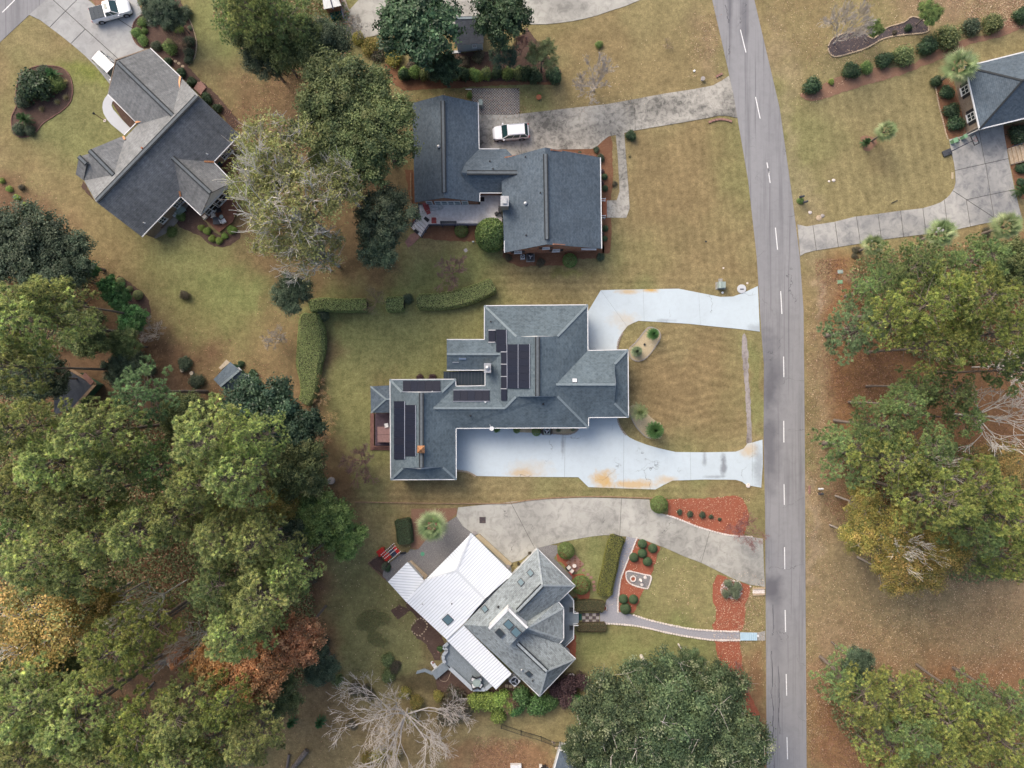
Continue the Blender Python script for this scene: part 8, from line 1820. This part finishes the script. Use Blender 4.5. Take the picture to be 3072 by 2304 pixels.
# ---------------- edging stones, pavers, stepping stones
def stones(thing_label,line,ox,oy,size,mat,step=.33,piece='edging_stone',z=.05,name='stone_border',n_=6):
    l=[W(*p) for p in T(ox,oy,*line)]; o=thing(name,thing_label,'border',l[0]); base=None; acc=0; rg=random.Random(len(line)*7+int(line[0]))
    sl_=smooth_open([(p.x,p.y) for p in l],n_); sl_=[Vector((x,y,0)) for x,y in sl_]; dist=0; nxt=step/2; protos=o
    for i in range(1,len(sl_)):
        a_,b_=sl_[i-1],sl_[i]; L=(b_-a_).length
        while nxt<=dist+L:
            p=a_.lerp(b_,(nxt-dist)/max(L,1e-6)); d_=math.atan2((b_-a_).y,(b_-a_).x)
            if base is None: m=MB(); m.box((0,0,0),(size[0],size[1],size[2])); base=m.mesh(piece); base.materials.append(MAT[mat])
            s_=link(piece,base,o); s_.location=p-o.location+Vector((0,0,z)); s_.rotation_euler=(rg.uniform(-.12,.12),rg.uniform(-.12,.12),d_+rg.uniform(-.25,.25)); k_=rg.uniform(.8,1.15); s_.scale=(k_,rg.uniform(.8,1.2),rg.uniform(.7,1.3)); nxt+=step
        dist+=L
    return o
SZ=(.3,.2,.16)
stones('white stones edging the lower side of the long grey path',(432,718,520,720,620,722,720,728,800,737,900,756,1000,780,1150,808,1300,828,1400,830,1480,830),1536,1536,SZ,'stone_white',.36)
stones('white stones edging the upper side of the long grey path',(780,664,840,684,900,702,1010,728,1130,752,1210,762,1300,768,1400,772,1475,773),1536,1536,SZ,'stone_white',.38)
stones('white stones edging the right side of the curving grey path',(812,162,790,215,772,262,745,322,722,382,708,418,699,460,692,520,688,560,686,605,686,648),1536,1536,(.26,.17,.16),'stone_white',.27)
stones('white stones along the concrete drive at the red mulch bed',(1000,20,1060,38,1130,66,1200,94,1260,112,1330,132,1400,148,1480,156,1560,160),1536,1536,SZ,'stone_white',.36)
stones('white stone half ring at the end of the brown low hedge',(575,600,596,600,610,612,613,628,600,642,580,646),1536,1536,(.2,.14,.14),'stone_white',.2)
stones('white stones ringing the fountain bed',(740,385,738,410,745,440,765,462,800,478,870,495,885,480,900,418,860,405,800,390,760,382,740,388),1536,1536,(.24,.16,.16),'stone_white',.26)
stones('pale edging stones around the slate chip bed',(388,300,420,250,500,215,600,205,680,250,760,185,880,145,930,110,1000,130,1040,190,1000,215,850,230,740,255,640,310,520,350,430,368,395,340,388,305),2304,0,(.26,.16,.14),'stone_tan',.3)
stones('pale stones edging the planting bed at the right edge house',(1082,560,1090,600,1105,680,1125,760,1140,820,1155,880,1165,905),2304,0,(.26,.14,.14),'stone_tan',.3)
stones('brick edging round the shrub bed by the drive at the gabled house',(925,92,890,120,868,150,856,200,858,230,870,262,890,290,920,312),0,0,(.26,.12,.1),'deck_brown',.28)
stones('thin brick edging of the island bed on the left lawn',(108,690,105,600,120,520,150,470,240,430,330,428,400,440,450,485,468,540,472,600,455,665,400,720,340,760,280,800,240,850,190,882,130,888,90,860,78,820,78,760,108,690),0,0,(.3,.12,.1),'deck_brown',.32)
stones('brick edging of the garden bed at its lawn side behind the pickup',(1200,60,1250,180,1275,280,1260,380,1215,430),0,0,(.26,.12,.1),'stone_tan',.3)
stones('brick edging of the pebble bed by the upper driveway',(762,595,800,560,870,475,900,462,945,480,962,520,940,570,880,650,830,680,790,675,765,650,760,600),1536,768,(.24,.12,.1),'stone',.26)
stones('brick edging of the pebble bed by the lower driveway',(765,1030,800,1100,860,1165,900,1182),1536,768,(.24,.12,.1),'stone',.26)
stones('red brick edging along the inner curve of the upper blue driveway',(683,604,685,575,692,548,704,520,718,500),1536,768,(.2,.24,.12),'brick',.24)
stones('red brick edging along the inner curve of the lower blue driveway',(684,1052,690,1080,702,1108,718,1135,740,1160),1536,768,(.2,.24,.12),'brick',.24)
stones('brick edging at the blue driveway corner by the garage wing',(1302,1390,1340,1394,1380,1402,1425,1428),768,768,(.2,.26,.12),'stone_tan',.23)
stones('red brick edging of the rounded pebble strip at the main house',(262,1150,300,1152,340,1156,380,1152,410,1140,430,1118),1536,768,(.12,.22,.1),'brick',.15)
stones('timber blocks edging the bed beside the red arbour',(728,330,760,300,800,275),768,1536,(.4,.12,.14),'wood',.42)
stones('timber blocks edging the lower side of the red arbour bed',(728,330,760,362,800,400,830,428,850,445),768,1536,(.4,.12,.14),'deck_brown',.42)
# driveway retaining kerb of the angled house
o=thing('retaining_wall','low dark retaining kerb between the lawn and the concrete drive','wall',TT(768,768,1000,1598))
l=[W(*p) for p in T(768,768,640,1594,900,1598,1200,1603,1500,1604,1659,1600)+T(1536,768,100,1582,250,1568,400,1560,600,1558,880,1568,1000,1566)]
for i in range(1,len(l)): m=MB(); m.beam(l[i-1]+Vector((0,0,.06)),l[i]+Vector((0,0,.06)),.15,.16); m.build('kerb_block',MAT['wood'],o)
# paved landing in front of the porch
o=thing('paved_landing','square dark and light stone paving before the porch steps','paving',TT(1536,1536,510,685)); rg=random.Random(3)
for i in range(5):
    for j in range(3):
        p=TT(1536,1536,465+i*22.5,665+j*21,.05); m=MB(); m.box((p.x,p.y,.05),(.44,.4,.06)); m.build('paver',MAT['stone' if (i+j)%2 else 'slate_dark'],o)
# brick patio with table and cushioned seats
o=thing('brick_patio','pinkish paved patio square by the angled house','patio',TT(1536,1536,405,330)); g=lambda x,y,z=0: tz(1640,1620,x,y,z,6.912)
P=[g(590,300),g(775,500),g(590,700),g(400,470)]; e1=(P[1]-P[0])/7; e2=(P[3]-P[0])/7
for i in range(7):
    for j in range(7): p=P[0]+e1*(i+.5)+e2*(j+.5); m=MB(); m.box((p.x,p.y,.05),(e1.length-.03,e2.length-.03,.05),rz=math.atan2(e1.y,e1.x)); m.build('paver',MAT['paver_pink' if (i*3+j)%4 else 'deck_red'],o)
m=MB(); m.prism(xy(P),0,.045); m.build('patio_base',MAT['wood'],o)
o=thing('patio_table','small round white table on the pink patio','table',g(568,515,.07)); m=MB(); m.lathe((0,0,.5),[(.26,0),(.27,.04),(.1,.045)],16); m.build('tabletop',MAT['stone_white'],o,world=False); m=MB(); m.tube((0,0,0),(0,0,.5),.05,.05,8); m.build('leg',MAT['stone_white'],o,world=False)
for x,y,l,mt in ((450,555,'garden seat with pale cushion, nearer the round holly','black'),(510,625,'garden seat with pale cushion and pink back, lower one','pink')):
    o=thing('chair',l,'chair',g(x,y,.05),R_(135-180)); chair_parts(o,MAT[mt],.62,.4); m=MB(); m.box((0,.03,.47),(.5,.5,.1)); bevel(m.build('cushion',MAT['cream'],o,world=False),.03)
for i,(x,y) in enumerate(((920,775),(855,715),(760,625),(975,870),(980,955),(985,1030))): 
    o=thing('stepping_stone',('upper right','middle','first','fourth','fifth','last')[i]+' pinkish stepping stone from the pink patio toward the low hedge','paver',g(x,y)); m=MB(); m.box((0,0,.03),(.4,.35,.06),rz=.1*i); m.build('slab',MAT['paver_pink'],o,world=False)
for i,x in enumerate((1548,1612,1675,1737,1797)):
    o=thing('stepping_stone',('leftmost','second','third','fourth','rightmost')[i]+' square tan stepping stone under the porch roof corner','paver',tz(1240,1900,x,870+i*8,0,5.53)); m=MB(); m.box((0,0,.04),(.42,.42,.07),rz=.1*i); m.build('slab',MAT['stone_tan'],o,world=False)
for i,(x,y) in enumerate(((318,490),(338,520),(365,558))):
    disc('round_paver',('top','middle','bottom')[i]+' white round paver of three beside the grey ramp','paver',tz(1240,1900,x,y,0,5.53),.26,'white',.06)
o=thing('garden_hose','pale hose looped on the ground below the back deck','hose',tz(1240,1900,530,790,0,5.53)); l=smooth_open([(430,700),(440,770),(520,800),(570,770),(600,700),(630,620)],4); m=MB()
for i in range(1,len(l)): m.tube(tz(1240,1900,*l[i-1],.03,5.53),tz(1240,1900,*l[i],.03,5.53),.03,.03,5,False)
m.build('hose_pipe',MAT['stone_tan'],o)
# fountain
g=lambda x,y,z=0: tz(1640,1620,x,y,z,6.912)
o=thing('fountain_ring','round white stone ring filled with red bark in the fountain bed','ring',g(1790,800,.05)); m=MB(); pr=None
for i in range(12): t=i*6.283/12; m=MB(); m.box((math.cos(t)*.34,math.sin(t)*.34,.08),(.17,.14,.18),rz=t+math.pi/2); m.build('ring_stone',MAT['stone_white'],o,world=False)
m=MB(); m.lathe((0,0,0),[(.28,0),(.27,.08)],14); m.build('bark_fill',MAT['mulch_red'],o,world=False)
o=thing('garden_statue','small white statue in the middle of the fountain bed','statue',g(1945,825,.05)); m=MB(); m.lathe((0,0,0),[(.2,0),(.2,.1),(.1,.15),(.13,.45),(.16,.6),(.06,.72),(.1,.8),(.09,.92),(.02,.98)],12); m.build('figure',MAT['stone_white'],o,world=False)
for x,y,l in ((2040,775,'spoked pale stone disc, upper one in the fountain bed'),(1975,925,'spoked pale stone disc, lower one in the fountain bed')): disc('stone_disc',l,'ornament',g(x,y,.05),.22,'stone_white',.08)
for x,y,l in ((1325,410,'white pebbles heaped below the grey green clump'),): pass
cover('pale round stones heaped under the grey green shrub clump',[T(1536,1536,1350,500,1370,450,1420,435,1480,455,1490,520,1470,560,1390,560,1355,530)],[((.55,.52,.52),3),((.4,.38,.38),2)],.12,60,.2,name='pebbles')
# table set on the back deck
g=lambda x,y,z=.92: tz(1240,1900,x,y,z,5.53)
o=thing('patio_table','round glass topped table among white cushioned chairs on the grey back deck','table',g(1055,785)); m=MB(); m.lathe((0,0,.68),[(.55,0),(.56,.03),(.5,.035)],18); m.build('tabletop',MAT['util'],o,world=False); m=MB(); m.tube((0,0,0),(0,0,.68),.05,.05,8); m.lathe((0,0,0),[(.28,0),(.25,.05)],12); m.build('pedestal',MAT['black'],o,world=False)
for x,y,a_,l in ((1000,735,160,'white cushioned chair, upper left at the glass topped table'),(1098,735,200,'white cushioned chair, upper right at the glass topped table'),(1010,845,20,'white cushioned chair, lower left at the glass topped table'),(1108,840,-30,'white cushioned chair, lower right at the glass topped table')):
    o=thing('chair',l,'chair',g(x,y),R_(a_)); chair_parts(o,MAT['black'],.6,.42); m=MB(); m.box((0,.02,.49),(.5,.52,.1)); bevel(m.build('cushion',MAT['white'],o,world=False),.03)
box_thing('red_cushion','red cushion lying between the two lower deck chairs','cushion',g(1055,835),(.3,.35,.5),'red',.5)
# red arbour swing
g=lambda x,y,z=0: tz(1080,1590,x,y,z,9.217)
ar=thing('arbour','open white lattice arbour over red benches at the gravel terrace','arbour',g(850,650)); c_a=[g(610,700),g(900,400),g(1100,600),g(800,900)]
for (a_,b_) in ((g(590,680,2.3),g(940,370,2.3)),(g(690,780,2.3),g(1010,520,2.3)),(g(790,880,2.3),g(1120,590,2.3)),(g(640,730,2.3),g(970,440,2.3))):
    m=MB(); m.beam(a_,b_,.05,.06); m.build('beam',MAT['black'],ar)
    for t in (i/9 for i in range(10)):
        p=a_.lerp(b_,t); m=MB(); m.box((p.x,p.y,p.z+.05),(.14,.1,.05),rz=.7); m.build('lattice_block',MAT['stone_white'],ar)
for p in c_a: m=MB(); m.beam(Vector((p.x,p.y,0)),Vector((p.x,p.y,2.3)),.1,.1,Vector((0,1,0))); m.build('post',MAT['black'],ar)
def redbench(label,a_,b_,w):
    a_,b_=Vector(a_),Vector(b_); o=thing('bench',label,'bench',(a_+b_)/2); d_=(b_-a_).normalized(); n=Vector((-d_.y,d_.x,0))
    for k_ in range(4): off=n*w*(-.375+.25*k_); m=MB(); m.beam(a_+off+Vector((0,0,.45)),b_+off+Vector((0,0,.45)),w*.23,.05); m.build('seat_board',MAT['red'],o)
    for t in (.1,.9): p=a_.lerp(b_,t); m=MB(); m.box((p.x,p.y,.22),(.08,w*.8,.44)); m.build('leg',MAT['red'],o)
redbench('long red bench at the lawn side of the lattice arbour',g(520,660),g(690,520),.95); redbench('red bench at the terrace side of the lattice arbour',g(930,460),g(1070,620),.75); redbench('pinkish red bench in the middle of the lattice arbour',g(690,780),g(830,660),.85)
box_thing('cooler','dark blue box under the lattice arbour','box',g(920,600),(.75,1.1,.5),'rail_blue',.7)
plant('bush_s',1080+700/9.2,1590+1000/9.2,14,'dark grey green plant below the lattice arbour',name='shrub',cat='shrub',h=.8,parts=('foliage','stem'))
disc('well_cover','round green cover set in the gravel terrace','cover',g(1730,660),.3,'green_chair',.05)
box_thing('floor_mat','dark square plate on the pale concrete court','plate',TT(768,1536,1468,52,.06),(.85,.85,.05),'slate_dark')
box_thing('black_bag','black object lying by the palm at the gravel terrace','bag',g(1195,630,.04),(.75,.25,.2),'black',.15)
o=thing('roof_platform','weathered plank platform beside the carport roof','platform',g(1500,1000)); m=MB(); m.prism(xy([g(1320,880),g(1430,830),g(1880,1250),g(1780,1380)]),0,.3); m.build('platform_board',MAT['stone_tan'],o)
o=thing('plank_strip','rusty tan plank strip along the white metal roof edge','plank',TT(768,1536,1530,250)); m=MB(); m.prism(xy([TT(768,1536,1415,150),TT(768,1536,1450,140),TT(768,1536,1659,330),TT(768,1536,1640,352)]),0,.35); m.build('plank',MAT['gravel_tan'],o)
for x,y,l in ((1632,350,'round pot near the white metal roof corner'),(1418,132,'small pot at the tip of the white metal roof')): 
    o=thing('plant_pot',l,'pot',TT(768,1536,x,y,.05)); m=MB(); m.lathe((0,0,0),[(.2,0),(.28,.4),(.22,.4)],12); m.build('pot',MAT['stone'],o,world=False)
for x,y,l in ((115,265,'dark pot with plant left of the roof tip at the concrete drive'),(42,335,'small dark pot at the metal roof end by the drive')): plant('bush_n',*T(1536,1536,x,y)[0],6,l,name='potted_plant',cat='potted plant',h=.5,parts=('foliage','pot'))
# bridge by the road, drain
o=thing('foot_bridge','pale blue boarded foot bridge at the road end of the grey path','bridge',TT(1536,1536,1530,803)); 
P=[TT(1536,1536,1477,778),TT(1536,1536,1587,780),TT(1536,1536,1587,830),TT(1536,1536,1477,830)]
for i in range(9): t0=i/9;t1=(i+1)/9-.012; m=MB(); m.prism(xy([P[0].lerp(P[1],t0),P[0].lerp(P[1],t1),P[3].lerp(P[2],t1),P[3].lerp(P[2],t0)]),.08,.16); m.build('board',MAT['blue_board'],o)
m=MB(); m.prism(xy(P),0,.07); m.build('frame',MAT['wood'],o)
sheet('kerb_pad',T(1536,1536,1588,782,1640,770,1640,832,1588,832),.05,MAT['concrete_old']); box_thing('white_block','small white block at the road end of the foot bridge','block',TT(1536,1536,1593,802,.05),(.25,.3,.12),'white')
o=thing('stone_culvert','pale rubble culvert beside the road below the concrete drive','culvert',TT(1536,1536,1595,520)); 
for y0 in (497,537): m=MB(); m.beam(TT(1536,1536,1560,y0,.1),TT(1536,1536,1638,y0-4,.1),.18,.2); m.build('culvert_wall',MAT['stone_tan'],o)
for i in range(16): p=TT(1536,1536,1566+(i%8)*9,508+(i//8)*14); rock('rubble',None,(p.x,p.y,0),.2,'stone_white',90+i,parent=o)
rock('rock','white pointed stone at the edge of the red mulch and leaf strip',TT(1536,1536,1545,482),.14,'stone_white',120,flat=1)
o=thing('retaining_edge','narrow dark gap edging along the olive clipped hedge','edging',TT(1536,1536,600,400)); l=[TT(1536,1536,x,y,.06) for x,y in ((632,160),(622,230),(608,290),(596,350),(585,420),(578,490))]
for i in range(1,len(l)): m=MB(); m.beam(l[i-1],l[i],.12,.12); m.build('edging_board',MAT['stone'],o)
stones('broken line of rubble stones round the vegetable bed west of the metal roof',(1003,740,1040,700,1080,690,1110,740,1060,800,1010,770),768,1536,(.2,.15,.1),'stone_tan',.4)
for i,(x,y) in enumerate(((1148,975),(1183,905))): box_thing('paving_block',('lower','upper')[i]+' pale block on the soil left of the grey deck','block',TT(768,1536,x,y),(.3,.3,.08),'paver_pink',.5)
disc('bucket_lid','white lid on the lawn edge by the road at the lower driveway','lid',TT(1536,768,1530,1488,.05),.3,'stone_white',.08)
o=thing('spotlight','tiny dark spotlight in the upper pebble bed','light',TT(1536,768,858,573,.03)); m=MB(); m.lathe((0,0,0),[(.14,0),(.16,.14),(.05,.2)],8); m.build('lamp_head',MAT['black'],o,world=False)
for x,y,l in ((468,102,'pale utility cover on the bare soil right of the road, upper'),(465,168,'pale green utility cover on the bare soil right of the road, lower')): box_thing('utility_cover',l,'cover',TT(2304,768,x,y),(.75,.5,.06),'util' if y<150 else 'bin_green',.05)
print('objects',len(bpy.data.objects))
